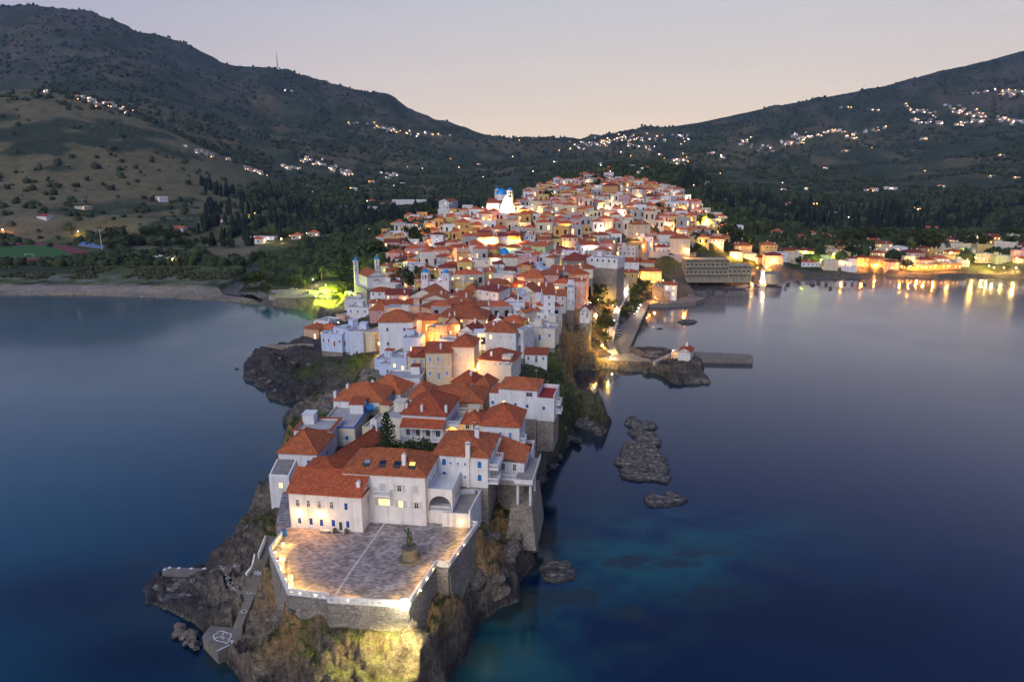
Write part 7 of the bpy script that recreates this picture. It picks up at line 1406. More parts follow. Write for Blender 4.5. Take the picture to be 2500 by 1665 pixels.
def make_tree(kind, seed):
    root = empty({'broad':'tree','bush':'bush','cypress':'cypress_tree','pine':'pine_tree','palm':'palm_tree'}[kind], (0,0,-100))
    m = MB(); n = {'broad':.42,'bush':.25,'cypress':.25,'pine':.95,'palm':.80}[kind]
    r0 = {'broad':.028,'bush':.03,'cypress':.018,'pine':.016,'palm':.022}[kind]
    m.tube((0,0,-.05),(0,0,n),r0,r0*(.6 if kind != 'pine' else .15),bark,7)
    g = random.Random(seed)
    if kind in ('broad','bush'):
        for k in range(6): a = k*1.05+g.random(); m.tube((0,0,n*.8),(.26*math.cos(a),.26*math.sin(a),n*.8+.22*g.random()+.08),r0*.5,r0*.2,bark,5)
    m.build('trunk', root)
    if kind == 'palm':
        m = MB()
        for k in range(16):
            a = 6.283*k/16+g.random()*.2; up = g.choice((.25,.1,-.05)); p = Vector((0,0,.8)); 
            for s in range(6):
                t = (s+1)/6; q = Vector((.24*t*math.cos(a), .24*t*math.sin(a), .8+up*t-.28*t*t)); w = .035*(1-t*.8); sd_ = Vector((-math.sin(a), math.cos(a), 0))*w; dr = Vector((0,0,-w*.8))
                m.face([p, p+sd_+dr, q+sd_*.8+dr, q], LEAF['palm']); m.face([p-sd_+dr, p, q, q-sd_*.8+dr], LEAF['palm']); p = q
        m.build('fronds', root)
    else:
        C, s = crown(kind, seed); V, F = leaf_quads(C, s, seed, 1 if kind != 'pine' else .3)
        npmesh('crown', V, F, LEAF[{'broad':'broad','bush':'broad','cypress':'cyp','pine':'pine'}[kind]], smooth=False, parent=root)
    return root
KIN = {'n':'pine','b':'broad','u':'bush','c':'cypress','p':'palm'}
KN = {'n':'tiered pine tree','b':'leafy broad tree','u':'round green bush','c':'slim dark cypress','p':'palm tree'}
proto = {}; TREES = []
def plant(zm, u, v, h, k, label=None, w=1.0):
    px, py = zp(zm, u, v); p = hit(px, py)
    if p is None: return
    kk = (k, rnd.randrange(2) if k in 'bu' else 0)
    if kk not in proto: proto[kk] = make_tree(KIN[k], 3+ord(k)+kk[1]); o = proto[kk]
    else: o = copy_tree(proto[kk])
    o.location = (p.x, p.y, p.z-.1); o.scale = (h*w, h*w, h); o.rotation_euler = (0,0,rnd.uniform(0, 6.28)); tag(o, label, {'n':'tree','b':'tree','u':'bush','c':'tree','p':'tree'}[k], 'trees and bushes'); TREES.append((o, k, px, py, h, bool(label)))
for a in [('C',212,975,10,'n','tall tiered pine rising from the garden of the veranda house'),('C',110,975,3.4,'u','dense dark bush below the garden pine, on its seaward side'),('C',270,985,3.6,'u','wide flowering bush under the garden pine'),('C',340,985,3.2,'u','bush in the middle of the walled garden'),('C',440,960,4.0,'u','tall rounded bush before the veranda doors'),('C',680,960,4.2,'u','dark bush beside the white garden wall by the arched house'),
 ('E',665,1095,12,'n','large tiered pine in front of the yellow house with blue shutters'),('E',1480,1045,6.5,'n','small tiered pine before the cream house wall'),('E',830,1060,4.2,'u','green bush beside the large town pine'),('E',730,1110,3.6,'u','low dark bush at the foot of the large town pine'),('E',270,730,3.4,'b','bare-branched small tree in the terrace garden of the west side'),('E',1390,330,6,'b','dark leafy tree between the long orange roof and the white gables'),('E',1300,320,4.5,'u'),
 ('G',835,940,13,'b','big dark tree beside the twin blue-domed belfries',.8),('G',1430,880,5,'u','yellow-lit bush beside the lamp behind the belfries'),('G',940,260,15,'b','huge dark tree among the houses of the western slope',.8),('G',1050,260,8,'b'),('G',300,450,11,'b',None,1.3),('G',470,430,9,'b',None,1.3),('G',720,400,7,'b',None,1.4),('G',600,405,6,'u',None,1.2),
 ('I',820,580,14,'b','great spreading tree beside the white school'),('I',720,690,13,'b','brown-green tree below the white school'),('I',640,560,9,'b'),('I',1500,470,9,'c','yellow-lit pointed tree beside the great church'),('I',1440,480,5,'b'),('I',600,520,8,'b'),('I',1040,640,6,'u'),
 ('F',1498,480,23,'n','giant dark tiered conifer towering over the beach lane',1.15),('F',968,490,9,'p','palm beside the lit car park, by the dark car'),('F',1015,500,8,'p','shorter palm of the pair at the lit car park'),('F',1182,350,11,'p','tall palm behind the lime-lit street lamp'),('F',780,330,9,'p','dark palm on the verge of the coast road'),('F',1370,575,3,'u','round bush beside the lit yellow yard'),('F',1430,500,4,'u','clipped bush by the green gate'),('F',470,530,7,'b','leafy tree at the seaward end of the car park'),('F',260,410,7,'b',None,1.3),('F',330,400,8,'b',None,1.2),('F',400,380,7,'b',None,1.2),('F',840,420,6,'b'),('F',680,400,5,'b'),('F',330,130,8,'b'),('F',420,120,9,'b'),('F',520,150,7,'b'),
 ('H',1240,1160,7,'b','dark tree at the foot of the lit cliff'),('H',1160,900,6,'b'),('H',1190,780,7,'b'),('H',1270,1240,4,'u'),('H',1340,850,4,'u'),('H',1700,720,8,'b','broad tree in the bank above the quay'),('H',1640,770,7,'b'),('H',1600,850,5,'u'),('H',1530,900,5,'u'),('H',1490,960,5,'u'),('H',1850,745,5,'u'),('H',1100,820,7,'c','pointed conifer at the foot of the pink cliff house'),('H',1940,190,8,'b'),('H',1785,130,5,'c'),('H',1850,135,5,'c'),('H',1300,960,4,'u'),
 ('J',1500,630,9,'b'),('J',1440,560,8,'b'),('J',650,310,8,'b'),('J',590,330,7,'b'),('J',760,285,9,'b'),('J',1280,420,8,'b'),('J',540,240,7,'b'),('J',180,420,9,'b'),('J',230,360,8,'b'),('J',1020,280,6,'b'),('J',1950,690,7,'b'),('J',1900,900,7,'b'),('J',1820,1050,5,'b'),
 ('K',1600,365,7,'b','dark tree on the waterfront by the lit restaurant'),('K',915,330,6,'b'),('K',1780,250,12,'b'),('K',1740,240,9,'b'),('K',1990,290,7,'b'),('K',1920,290,6,'b'),('K',2280,300,8,'b'),('K',1660,205,11,'b'),('K',1330,180,11,'b'),('K',1400,200,13,'b'),('K',1230,270,9,'b'),('K',1190,240,8,'b'),('K',840,215,7,'b'),('K',50,190,7,'b'),('K',260,240,5,'b'),('K',1910,130,12,'b'),('K',1960,150,12,'b'),('K',2250,230,8,'b'),('K',2330,300,7,'b'),
 ('K',900,90,17,'c'),('K',940,80,19,'c'),('K',975,95,15,'c'),('K',1070,110,17,'c'),('K',1440,100,16,'c'),('K',1480,90,17,'c'),('K',1290,100,15,'c'),('K',1110,95,14,'c'),('K',1540,110,16,'c'),('K',1010,90,15,'c')]:
    plant(*a)
for k in range(46):                                               # orchards and windbreaks at the foot of the valleys
    u = rnd.uniform(930, 2300) if k % 2 else rnd.uniform(100, 560)
    if k % 2: plant('K', rnd.uniform(280, 2340), rnd.uniform(165, 235), rnd.uniform(7, 13), rnd.choice('bbbc'))
    else: plant('L', rnd.uniform(850, 2100), rnd.uniform(400, 560), rnd.uniform(6, 11), rnd.choice('bbbc'), None, rnd.uniform(.9, 1.4))
# ------------------------------------------------------------------ woods and scrub nobody could count
def scatter(name, n, box, cond, hmin, hmax, mat, label, cone=False, seed=1, power=1.0):
    g = np.random.RandomState(seed); Y = np.exp(g.uniform(np.log(box[2]), np.log(box[3]), n*4)); a = g.uniform(box[0], box[1], n*4); X = a*Y; u = CX+FPX/CP*a
    Z = terrain(X, Y, False); Z = np.where(Y > 690, Z, Z)
    keep = cond(X, Y, Z, u, g); X, Y, Z = X[keep][:n], Y[keep][:n], Z[keep][:n]; n = len(X); h = g.uniform(hmin, hmax, n)*(1+.25*(Y > 1500))
    if cone: bv = np.array([[math.cos(t)*.13, math.sin(t)*.13, z] for z in (0.05,.45) for t in np.arange(5)*1.2566]+[[0,0,1.0]]); bf = np.array([[i,(i+1)%5,5+(i+1)%5] for i in range(5)]+[[i,5+(i+1)%5,5+i] for i in range(5)]+[[5+i,5+(i+1)%5,10] for i in range(5)])
    else:
        bv = np.array([[math.cos(t+o)*r_, math.sin(t+o)*r_, z] for r_, z, o in ((.42,.02,0),(.56,.42,.4),(.36,.80,0)) for t in np.arange(6)*1.0472]+[[0,0,.95]]); bf = []
        for l in range(2):
            for i in range(6): bf += [[l*6+i, l*6+(i+1)%6, (l+1)*6+(i+1)%6], [l*6+i, (l+1)*6+(i+1)%6, (l+1)*6+i]]
        bf = np.array(bf+[[12+i,12+(i+1)%6,18] for i in range(6)])
    V = bv[None]*(1+g.randn(n, len(bv), 1)*.2)*h[:,None,None]; V[:,:,:2] *= g.uniform(.8,1.5,(n,1,1)); V = V+np.stack([X, Y, Z-.5], 1)[:,None]; F = (bf[None]+(np.arange(n)*len(bv))[:,None,None]).reshape(-1, 3)
    V = V.reshape(-1, 3)
    if not cone:                                          # ragged leafy outline: loose leaf clumps over each crown
        q = 10 if n > 9000 else 22; sel = np.arange(n) if n <= 9000 else np.where(Y < 1500)[0]; ns_ = len(sel)
        dr = g.randn(ns_, q, 3); dr /= np.linalg.norm(dr, axis=2, keepdims=True); dr[:,:,2] = np.abs(dr[:,:,2]); hh = h[sel][:,None,None]
        C = np.stack([X[sel], Y[sel], Z[sel]-.5], 1)[:,None]+dr*np.array([.56,.56,.52])*hh*g.uniform(.85,1.25,(ns_,q,1))+np.array([0,0,.38])*hh
        lv, lf = leaf_quads(C.reshape(-1, 3), 1.0, seed); sc_ = np.repeat((hh[:,:,0]*.13*g.uniform(.6,1.4,(ns_,q))).reshape(-1), 4)[:,None]; cc = np.repeat(C.reshape(-1, 3), 4, 0); lv = cc+(lv-cc)*sc_
        T3 = np.concatenate([lf[:,[0,1,2]], lf[:,[0,2,3]]])+len(V); V = np.concatenate([V, lv]); F = np.concatenate([F, T3])
    npmesh(name, V, F, mat, smooth=False, kind='stuff', label=label); print(name, n)
FA = np.array(FOOT)
def nofoot(X, Y):
    ok = np.ones(X.shape, bool)
    for k in range(0, len(X), 20000):
        s = slice(k, k+20000); ok[s] = ((X[s,None]-FA[:,0])**2+(Y[s,None]-FA[:,1])**2 > (FA[:,2]+3)**2).all(1)
    return ok
TRK = FLAT[-2][0]; CPK = FLAT[-1][0]; FLD = [at(*zp('L',u,v), 5) for u, v in ((1060,500),(1640,530),(1640,600),(1060,590))]; FLDp = np.array([[p.x, p.y] for p in FLD]); FL2 = np.array([[at(*zp('L',u,v), 5).x, at(*zp('L',u,v), 5).y] for u, v in ((1700,500),(2000,455),(2160,490),(2100,560),(1900,640),(1700,600))])
def flatok(X, Y, Z, u, g):
    ok = (Z > 1.9)&nofoot(X, Y)
    for P_ in (TRK, CPK, FLDp, FL2, RIVER_XY): ok &= sdist(X, Y, P_) < (-16 if P_ is TRK else -3)
    ok &= sdist(X, Y, CXY) > np.where(u < 700, 88, 14)
    return ok
intown = lambda u, Y: (np.abs(u-1390) < 330)&(Y < 860)&(Y > 300)
scatter('valley_woodland', 7500, (-.80,.80,400,1250), lambda X,Y,Z,u,g: flatok(X,Y,Z,u,g)&~intown(u,Y)&(fbm(X/70+2,Y/70,4) < .50+.08*g.rand(len(X)))&~((u < 640)&(Y > 640))&~((u < 560)&(Y < 505))&~((u > 1700)&(Y < 512))&~((u<900)&(u>700)&(Y<430)), 3, 9.0, LEAF['wood'], 'dark woods and hedges filling the valleys on both sides of the town')
scatter('hill_scrub', 17000, (-.80,.80,620,3300), lambda X,Y,Z,u,g: ~intown(u,Y)&(fbm(X/110+7,Y/110,5) < .50+.10*g.rand(len(X)))&((np.abs(u-1540) > 170)|(Y > 1300))&((u > 600)|(Y > 1300)|(g.rand(len(X)) < .10)), 2.0, 8, LEAF['wood'], 'dark scrub and small trees dotting the hillsides', seed=2)
scatter('dune_scrub', 1900, (-.80,-.35,395,520), lambda X,Y,Z,u,g: (Z > 1.9)&nofoot(X,Y)&(sdist(X,Y,TRK) < -16)&(sdist(X,Y,RIVER_XY) < -3)&(sdist(X,Y,CXY) > 48)&(sdist(X,Y,CXY) < 95)&(fbm(X/16,Y/16,3) < .50), .9, 2.6, LEAF['scrub'], 'olive scrub behind the beach', seed=3)
scatter('cypress_groves', 1700, (-.80,.80,620,1500), lambda X,Y,Z,u,g: nofoot(X,Y)&~intown(u,Y)&(((u > 480)&(u < 1180)&(Y < 1050)&(fbm(X/50,Y/25,3) > .52))|((u > 1650)&(Y < 1050)&(fbm(X/60+4,Y/30,3) > .54))), 11, 20, LEAF['cyp'], 'black groves of cypress trees across the valley floor', True, 4)
# shrubs clinging to the headland
scatter('cliff_scrub', 900, (-.35,.30,84,330), lambda X,Y,Z,u,g: (Z > 3.0)&(Z < 16)&nofoot(X,Y)&(sdist(X,Y,PLAZA_XY) < -2)&(sdist(X,Y,CXY) > 2)&(fbm(X/14+2,Y/14,3) > .52)&np.all([sdist(X,Y,f[0]) < -1.5 for f in FLAT[:28]], 0), .5, 1.5, LEAF['scrub'], 'low green scrub on the rocks and cliffs of the headland', seed=6)

# ------------------------------------------------------------------ lamps of the town, read off the photograph
HR = [(h['x'], h['y'], R(h['ang']), h['W']/2+.3, h['D']/2+.3, h['ze']+h['rise']*.3) for h in HOUSES]
def blocked(p):
    for x, y, a, w, d, zt in HR:
        dx, dy = p.x-x, p.y-y
        if abs(dx) > 22 or abs(dy) > 22: continue
        c, s = math.cos(-a), math.sin(-a)
        if abs(dx*c-dy*s) < w and abs(dx*s+dy*c) < d and p.z < zt: return True
    return False
def place_lamp(zm, u, v, c='W', e=600, h=4.0, r=None):
    px, py = zp(zm, u, v); p = hit(px, py, h)
    if p is None: return
    p.z += h; d = (p-Vector((0,0,CAMZ))).normalized(); k = 0
    while blocked(p) and k < 60: p = p-d*.6; k += 1
    g = ground(p.x, p.y); hh = p.z-g; s = r or max(.10, p.y*.00042)
    s2 = 1+max(0, p.y-300)/900
    l = street_lamp(p.x, p.y, (g if hh < 6.5 else p.z-.6), (hh if hh < 6.5 else .6), c, e*s2*(2.1 if p.y < 330 else 4.6), s, style='pole' if hh < 6.5 else 'wall')
LL = {
'F': [(1065,328,'P',1200),(1230,400,'L',11000),(1340,475,'L',6000),(1100,540,'L',4000),(1390,878,'P',500),(1905,1150,'Y',900),(1250,560,'L',1800)],
'E': [(460,400,'W',1300),(112,625,'Y',0),(1175,920,'W',1100),(1230,870,'Y',600),(700,590,'W',1200,3),(705,500,'W',1200,3),(720,440,'W',1000,3),(665,645,'W',1100,3),(1255,600,'Y',700),(1000,460,'W',500),(1840,560,'Y',420,2.5)],
'G': [(1895,205,'W',3000),(1960,120,'W',2000),(2030,130,'W',2000),(1740,340,'W',2600),(1680,440,'W',2600),(1660,530,'W',2600),(1490,770,'Y',1300),(715,760,'W',600),(750,1000,'W',400,2),(690,545,'L',1500),(1190,575,'W',600),(1125,235,'W',600),(1180,235,'W',600),(1290,235,'P',600),(1430,235,'W',700),(950,310,'P',500),(1350,945,'P',400),(1200,1200,'W',900,3),(1140,1330,'W',900,3)],
'P': [(820,900,'P',900),(40,150,'W',1800),(2190,1090,'W',1200),(1680,350,'Y',600),(960,690,'W',900),(930,760,'W',700),(1240,430,'Y',500)],
'H': [(1515,700,'P',1300),(1460,750,'P',1300),(1365,855,'W',1600),(1415,880,'P',800),(1320,1060,'Y',1500),(1380,1025,'P',1100),(1300,940,'Y',4500,1.2),(1250,1300,'Y',5000,1.2),(1322,1378,'Y',2600),(1363,1410,'P',500,1.5),(1680,540,'Y',1200),(1585,610,'P',700),(1755,590,'W',1100),(1800,590,'W',1100),(1930,580,'W',900),(1845,770,'W',900),(1630,780,'P',300,2),(1420,275,'Y',600),(1115,830,'W',900),(1640,925,'P',200,.8),(1660,890,'P',200,.8),(1680,855,'P',200,.8),(1200,790,'Y',4000,1),(1180,960,'Y',4000,1)],
'I': [(780,775,'W',1000),(740,830,'W',900),(1150,768,'P',900),(455,850,'P',500),(1040,1020,'W',800),(1445,1000,'W',3000),(1505,930,'W',2000),(1555,940,'W',1600),(1890,650,'P',1400),(1780,955,'W',700),(1880,960,'W',700),(1300,1110,'W',2200),(1255,1195,'W',2200),(2170,285,'P',600),(1560,720,'W',1500),(1880,800,'W',1800),(1700,740,'W',1500),(1650,880,'W',1500),(1350,500,'Y',500),(1760,1090,'L',1200),(2020,1080,'L',1500)],
'J': [(115,262,'P',500),(335,268,'P',500),(580,262,'P',700),(590,215,'P',700),(490,195,'P',600),(420,160,'P',600),(860,230,'P',900),(920,210,'W',900),(725,105,'Y',1800),(895,90,'Y',1800),(1175,165,'Y',1500),(1200,75,'P',1500),(1270,50,'Y',1200),(1340,45,'Y',1200),(1410,25,'Y',1000),(1230,385,'Y',1500),(1110,495,'P',900),(1070,545,'P',900),(1035,570,'P',900),(1050,600,'W',1000),(860,495,'P',900),(890,685,'Y',1500),(815,755,'P',900),(405,735,'W',800),(520,560,'P',800),(2000,635,'Y',6000,7),(1665,545,'P',700),(1710,530,'P',700),(1770,400,'P',500),(1990,405,'P',500),(1985,525,'P',500),(1565,710,'Y',1500),(1730,720,'W',700),(1775,655,'W',900),(1205,810,'W',1200),(1415,810,'W',600),(1275,945,'W',900),(1785,995,'W',1000),(2145,935,'W',700),(2325,1045,'Y',1200),(2085,655,'P',500),(1235,265,'Y',1500),(1270,285,'Y',1200),(1570,315,'P',800),(975,1030,'Y',900),(780,500,'Y',1500),(240,420,'L',700),(640,300,'L',700)],
'K': [(283,375,'W',1500),(522,372,'W',1500),(652,352,'W',2200),(712,352,'W',2200),(505,268,'W',900),(625,185,'Y',1500),(665,205,'Y',1300),(630,290,'W',2000),(755,300,'W',1000),(1225,238,'L',2000),(1460,157,'Y',1200),(800,12,'W',900),(1575,345,'W',1200),(1630,342,'W',1200),(1680,340,'W',1200),(1725,352,'W',1200),(1790,340,'W',1200),(1880,340,'W',1600),(2045,285,'Y',2000,7),(1965,238,'L',1500),(2145,150,'Y',2000),(2062,152,'P',1000),(2130,340,'Y',1200),(2165,350,'Y',900),(2225,352,'Y',1200),(2305,352,'Y',1200),(2310,290,'Y',1300),(1890,255,'Y',900),(1640,300,'W',900),(1330,330,'W',1200),(1410,335,'W',1200),(1140,268,'L',1800),(1060,300,'L',1800),(960,245,'L',1200),(1200,330,'W',900),(2100,300,'Y',900)],
'L': [(2025,270,'Y',1500),(1415,620,'W',1300),(20,375,'W',900),(2200,445,'P',400),(2310,450,'Y',1200),(640,390,'Y',500)]}
LL['E'][1] = (112,625,'Y',700)
for zm, rows_ in LL.items():
    for q in rows_: place_lamp(zm, *q)
# made-up lamps strewn at random between the houses, added for golden lane glow
k = 0
for gx, gy in [(rnd.uniform(930, 1720), rnd.uniform(460, 900)) for _ in range(1500)]:
    if k >= 125: break
    if not inside(gx, gy, TOWN): continue
    p = hit(gx, gy)
    if p is None: continue
    p.z += 3.6
    if blocked(p) or any((Vector(l.location)-p).xy.length < 13 for l in LAMPS): continue
    street_lamp(p.x, p.y, p.z-3.6, 3.6, rnd.choice('WWWYP'), rnd.uniform(900, 2200)*(1+max(0, p.y-300)/700), max(.10, p.y*.0003)); k += 1
# ------------------------------------------------------------------ cars
def car():
    root = empty('parked_car', (0,0,-50)); paintm = M('car_paint', (.30,.30,.32), rough=.3, spec=.6, rnd=.6); m = MB()
    m.hexa([(-2.1,-.85,.3),(2.1,-.85,.3),(2.1,.85,.3),(-2.1,.85,.3),(-2.0,-.82,.85),(2.05,-.82,.75),(2.05,.82,.75),(-2.0,.82,.85)], paintm); m.build('body', root)
    m = MB(); m.hexa([(-1.6,-.78,.83),(1.1,-.78,.80),(1.1,.78,.80),(-1.6,.78,.83),(-1.2,-.64,1.42),(.45,-.64,1.42),(.45,.64,1.42),(-1.2,.64,1.42)], glass); m.build('cabin', root); m = MB(); m.box(-1.15,.40,-.62,.62,1.42,1.46, paintm); m.build('roof', root)
    for x in (-1.3,1.3):
        for y in (-.8,.8): m = MB(); m.tube((x,y-.1,.32),(x,y+.1,.32),.32,.32, M('tyre', (.02,.02,.02)), 12); m.build('wheel', root)
    return root
c0 = car()
for i, (zm, u, v, rz, z, lb) in enumerate([('F',820,460,10,3.2,'dark car at the seaward edge of the beach car park'),('F',985,512,170,3.2,'car by the two palms in the lit car park'),('F',1120,455,60,3.2,'car beside the lamp post on the coast road'),('F',1180,605,10,3.2,'white car on the lit yard nearest the sea wall'),('F',550,538,80,3.2,'small car alone at the end of the car park'),
    ('H',1570,975,30,1.95,'car under the white wall of the quay'),('H',1432,1105,85,2.0,'topmost car of the row along the promenade wall'),('H',1432,1135,85,2.0,'second car of the row along the promenade wall'),('H',1432,1165,85,2.0,'third car of the row along the promenade wall'),('H',1425,1200,85,2.0,'dark car at the near end of the row along the promenade wall'),('H',2260,752,10,2.0,'pale car at the tip of the upper quay'),('H',2105,500,5,6,'blue car in front of the unfinished hotel'),('H',2010,505,5,6,'dark car beside the blue one before the hotel')]):
    o = c0 if i == 0 else copy_tree(c0); p = at(*zp(zm, u, v), z); o.location = (p.x, p.y, max(z, ground(p.x, p.y)) if z > 3 else z); o.rotation_euler = (0,0,R(rz)); tag(o, lb, 'car', 'parked cars')
# ------------------------------------------------------------------ labels that single each thing out
LMK = [((1155,545),'the great blue-domed church'),((1050,700),'the twin blue-domed belfries'),((895,690),'the slim twin-towered church'),((1500,760),'the lit promenade'),((1370,730),'the tall white block'),((1230,640),'the small blue-domed chapel'),((1420,640),'the stone-walled mansion'),((800,860),'the western cove'),((980,900),'the large town pine'),((1120,960),'the big veranda house'),((1380,465),'the columned portico'),((1060,500),'the white school'),((1640,600),'the cream mansion'),((1560,660),'the orange-lit quay house'),((1725,640),'the unfinished hotel'),((1700,550),'the bright yellow lamp'),((1530,440),'the bare knoll'),((1860,650),'the quay monument'),((2100,650),'the orange waterfront houses'),((2280,640),'the lit restaurants'),((2430,600),'the far end of the bay'),((300,600),'the sports ground'),((560,600),'the river mouth'),((1450,560),'the old cream palace'),((1300,760),'the green cliff top'),((1560,520),'the upper eastern slope'),((950,600),'the western slope')]
RN = {'h':'red hipped roof','g':'red gabled roof','f':'red gable end','s':'sloping red roof','F':'flat roof'}
by = {}
for h in HOUSES:
    if h['labelled']: continue
    lm = min(LMK, key=lambda q: (q[0][0]-h['px'])**2+4*(q[0][1]-h['py'])**2)[1]; sh = {'':'plain walls'}.get(h['st'], SNAME.get(h['st'], '')+(' windows' if h['st'] in 'nyw' else ' shutters'))
    nm = h['o'].name.split('.')[0]; kind = {'restaurant':'restaurant','school building':'school building'}.get(h['o']['category'], 'house')
    by.setdefault((CNAME[h['wc']], kind, RN[h['roof']], lm), []).append((h, sh))
ORD = ['first','second','third','fourth','fifth','sixth','seventh','eighth','ninth','tenth','eleventh','twelfth','thirteenth','fourteenth','fifteenth']
nw = lambda t: len(t.replace('-', ' ').split())
for (c, kind, rf_, lm), hs_ in by.items():
    hs_.sort(key=lambda h: h[0]['y'])
    for i, (h, sh) in enumerate(hs_):
        size = 'tall ' if h['h'] > 8.5 else 'low ' if h['h'] < 4.2 else 'wide ' if h['W'] > 14 else 'small ' if h['W'] < 6.5 else ''
        tail = '' if len(hs_) == 1 else f", {ORD[min(i, 14)]} counting inland"
        t = f"{size}{c} {kind} with {rf_} and {sh} by {lm}{tail}"
        if nw(t) > 16: t = f"{size}{c} {kind} with {rf_} by {lm}{tail}"
        if nw(t) > 16: t = f"{c} {kind}, {rf_}, by {lm}{tail}"
        h['o']['label'] = t
for l in LAMPS:
    if 'label' in l: continue
    b = [c for c in l.children if c.name.startswith('bulb')][0].data.materials[0].name; col = {'bulb_warm':'orange','bulb_yellow':'yellow','bulb_white':'white','bulb_lime':'lime green'}[b]
    px, py = proj(l.location); lm = min(LMK, key=lambda q: (q[0][0]-px)**2+4*(q[0][1]-py)**2)[1]
    l['label'] = f"small glowing {col} {'street' if l['category'].startswith('street') else 'wall'} lamp near {lm}"; l['group'] = f"{col} {l['category']}s near {lm}"
for o, k, px, py, h, done in TREES:
    if done: continue
    lm = min(LMK, key=lambda q: (q[0][0]-px)**2+4*(q[0][1]-py)**2)[1]; o['label'] = f"{KN[k]} near {lm}"; o['group'] = f"{KN[k]}s near {lm}"
# ------------------------------------------------------------------ boulders at the foot of the headland
def boulder(px, py, z, r, seed, lb, grp):
    g = random.Random(seed); bm = bmesh.new()
    for k in range(26):
        v = Vector((g.gauss(0,1), g.gauss(0,1), g.gauss(0,1))).normalized(); bm.verts.new((v.x*r*1.25, v.y*r*.95, v.z*r*.75))
    ret = bmesh.ops.convex_hull(bm, input=bm.verts); bmesh.ops.delete(bm, geom=[v for v in bm.verts if not v.link_faces], context='VERTS')
    bmesh.ops.subdivide_edges(bm, edges=bm.edges[:], cuts=1, use_grid_fill=True)
    for v in bm.verts: v.co += Vector((g.gauss(0,1), g.gauss(0,1), g.gauss(0,1)))*r*.045
    me = bpy.data.meshes.new('boulder'); bm.to_mesh(me); bm.free(); me.materials.append(BROCK if py > 1200 else rockm); o = bpy.data.objects.new('boulder', me); COL.objects.link(o)
    p = at(px, py, z); o.location = (p.x, p.y, max(ground(p.x, p.y), z-.4)); o.rotation_euler = (g.uniform(-.4,.4), g.uniform(-.4,.4), g.uniform(0,6.3)); tag(o, lb, 'boulder', grp)
import bmesh
BROCK = mat_stone('boulder_rock', (.13,.105,.08), (.23,.19,.15), (.05,.045,.04), .7, .4)
g_ = random.Random(4)
for (xa, ya, xb, yb, n, z, r0, r1, lb) in [(1140,1470,1235,1440,9,2.2,.8,1.7,'the eastern foot of the square'),(1225,1430,1290,1330,10,2.0,.8,1.8,'the eastern foot of the square'),(1150,1400,1240,1330,7,5.0,.7,1.5,'the eastern foot of the square'),(1290,1310,1290,1220,6,2.2,.6,1.3,'the foot of the pillared terrace'),(1310,1180,1400,1060,10,1.5,.6,1.3,'the foot of the eastern cliff'),
    (400,1490,490,1580,8,.8,.5,1.1,'the rocks beside the fish platform'),(370,1440,480,1420,6,1.0,.5,1.1,'the western stone pier'),(560,1400,620,1330,8,4.5,.5,1.2,'the western side of the sea stairs'),(640,1500,720,1600,8,4,.6,1.3,'the floodlit rocks below the square'),(600,900,690,960,8,1.6,.7,1.6,'the western cove'),(640,860,760,900,6,5,.6,1.4,'the western cove'),
    (1700,730,1690,700,6,1.6,.6,1.1,'the upper quay'),(1870,700,2000,690,12,1.2,.7,1.3,'the bay shore'),(2000,690,2110,685,12,1.2,.7,1.3,'the bay shore'),(1700,715,1860,690,12,1.4,.7,1.4,'the quay of the unfinished hotel')]:
    for k in range(n):
        t = g_.random(); boulder(xa+(xb-xa)*t+g_.gauss(0,6), ya+(yb-ya)*t+g_.gauss(0,5), z, g_.uniform(r0, r1), g_.randrange(9999), f'dark angular boulder among the boulders at {lb}', f'boulders at {lb}')
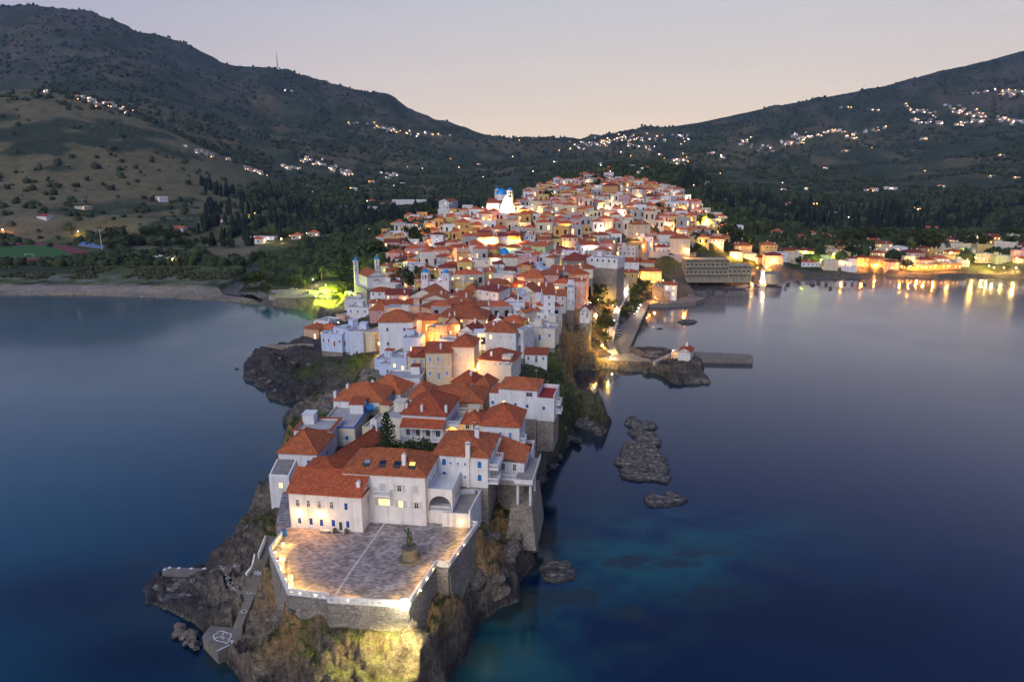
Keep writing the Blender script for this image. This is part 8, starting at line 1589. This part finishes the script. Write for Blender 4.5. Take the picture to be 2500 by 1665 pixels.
# garden walls on the western terrace, handrails of the promenade
def wallrun(name, pts, hgt, t, mm, **k):
    m = MB(); P_ = [hit(*q) for q in pts]
    for a, b in zip(P_, P_[1:]):
        d = (b-a); d.z = 0; d.normalize(); n = Vector((-d.y, d.x, 0))*t/2
        m.hexa([a-n+Vector((0,0,-2)), b-n+Vector((0,0,-2)), b+n+Vector((0,0,-2)), a+n+Vector((0,0,-2)), a-n+Vector((0,0,hgt)), b-n+Vector((0,0,hgt)), b+n+Vector((0,0,hgt)), a+n+Vector((0,0,hgt))], mm)
    return m.build(name, **k)
wallrun('garden_wall', [zp('F',u,v) for u,v in ((492,1190),(600,1205),(730,1200),(900,1185),(1080,1190))], 1.3, .5, stone, label='rubble garden wall along the western terrace above the dark cove', cat='wall')
wallrun('garden_wall', [zp('C',u,v) for u,v in ((350,985),(480,905),(660,925),(700,1000))], 1.2, .35, white, label='low white wall round the garden behind the skylit roof', cat='wall')
wallrun('harbour_wall', [zp('H',u,v) for u,v in ((1560,275),(1740,285),(1980,290),(2040,310),(2300,305))], 2.5, .6, WALLC['g'], label='long grey retaining wall below the blue-lit bar terrace', cat='wall')
p = hit(*zp('H', 1840, 225)); root = empty('bar_terrace', (p.x, p.y, p.z), label='open-air bar terrace glowing bright blue above the long grey retaining wall', cat='bar'); m = MB(); m.box(-10,10,0,7,-4,.2, stonefloor); m.build('terrace_floor', root)
m = MB()
for x in (-8,-3,3,8): m.box(x-.1,x+.1,.5,.7,.2,3.4, trim); m.box(x-.1,x+.1,5.5,5.7,.2,3.4, trim)
m.box(-8,8,.5,.7,3.4,3.6, trim); m.box(-8,8,5.5,5.7,3.4,3.6, trim); m.build('pergola', root); m = MB(); m.box(-5.5,5.5,5.0,5.4,.2,2.6, EM('blue_bar_light', (.05,.35,1.0), 2.5)); m.build('light_panel', root); lamp_light(root, (0,2.5,2.5), 1500, (.15,.4,1), .3); lamp_light(root, (-8,3,2.5), 500, WARM, .3)
# ------------------------------------------------------------------ evening haze over the valleys
m = bpy.data.materials.new('haze'); m.use_nodes = True; N = m.node_tree.nodes; N.remove(N['Principled BSDF']); v = N.new('ShaderNodeVolumePrincipled'); v.inputs['Density'].default_value = HAZE; v.inputs['Color'].default_value = (.38,.54,1,1); v.inputs['Anisotropy'].default_value = .2
m.node_tree.links.new(v.outputs[0], N['Material Output'].inputs['Volume'])
if HAZE: b = MB(); b.box(-7000, 7000, -600, 7000, -12, 1500, m); b.build('haze', kind='stuff', label='thin blue evening haze softening the far hills')
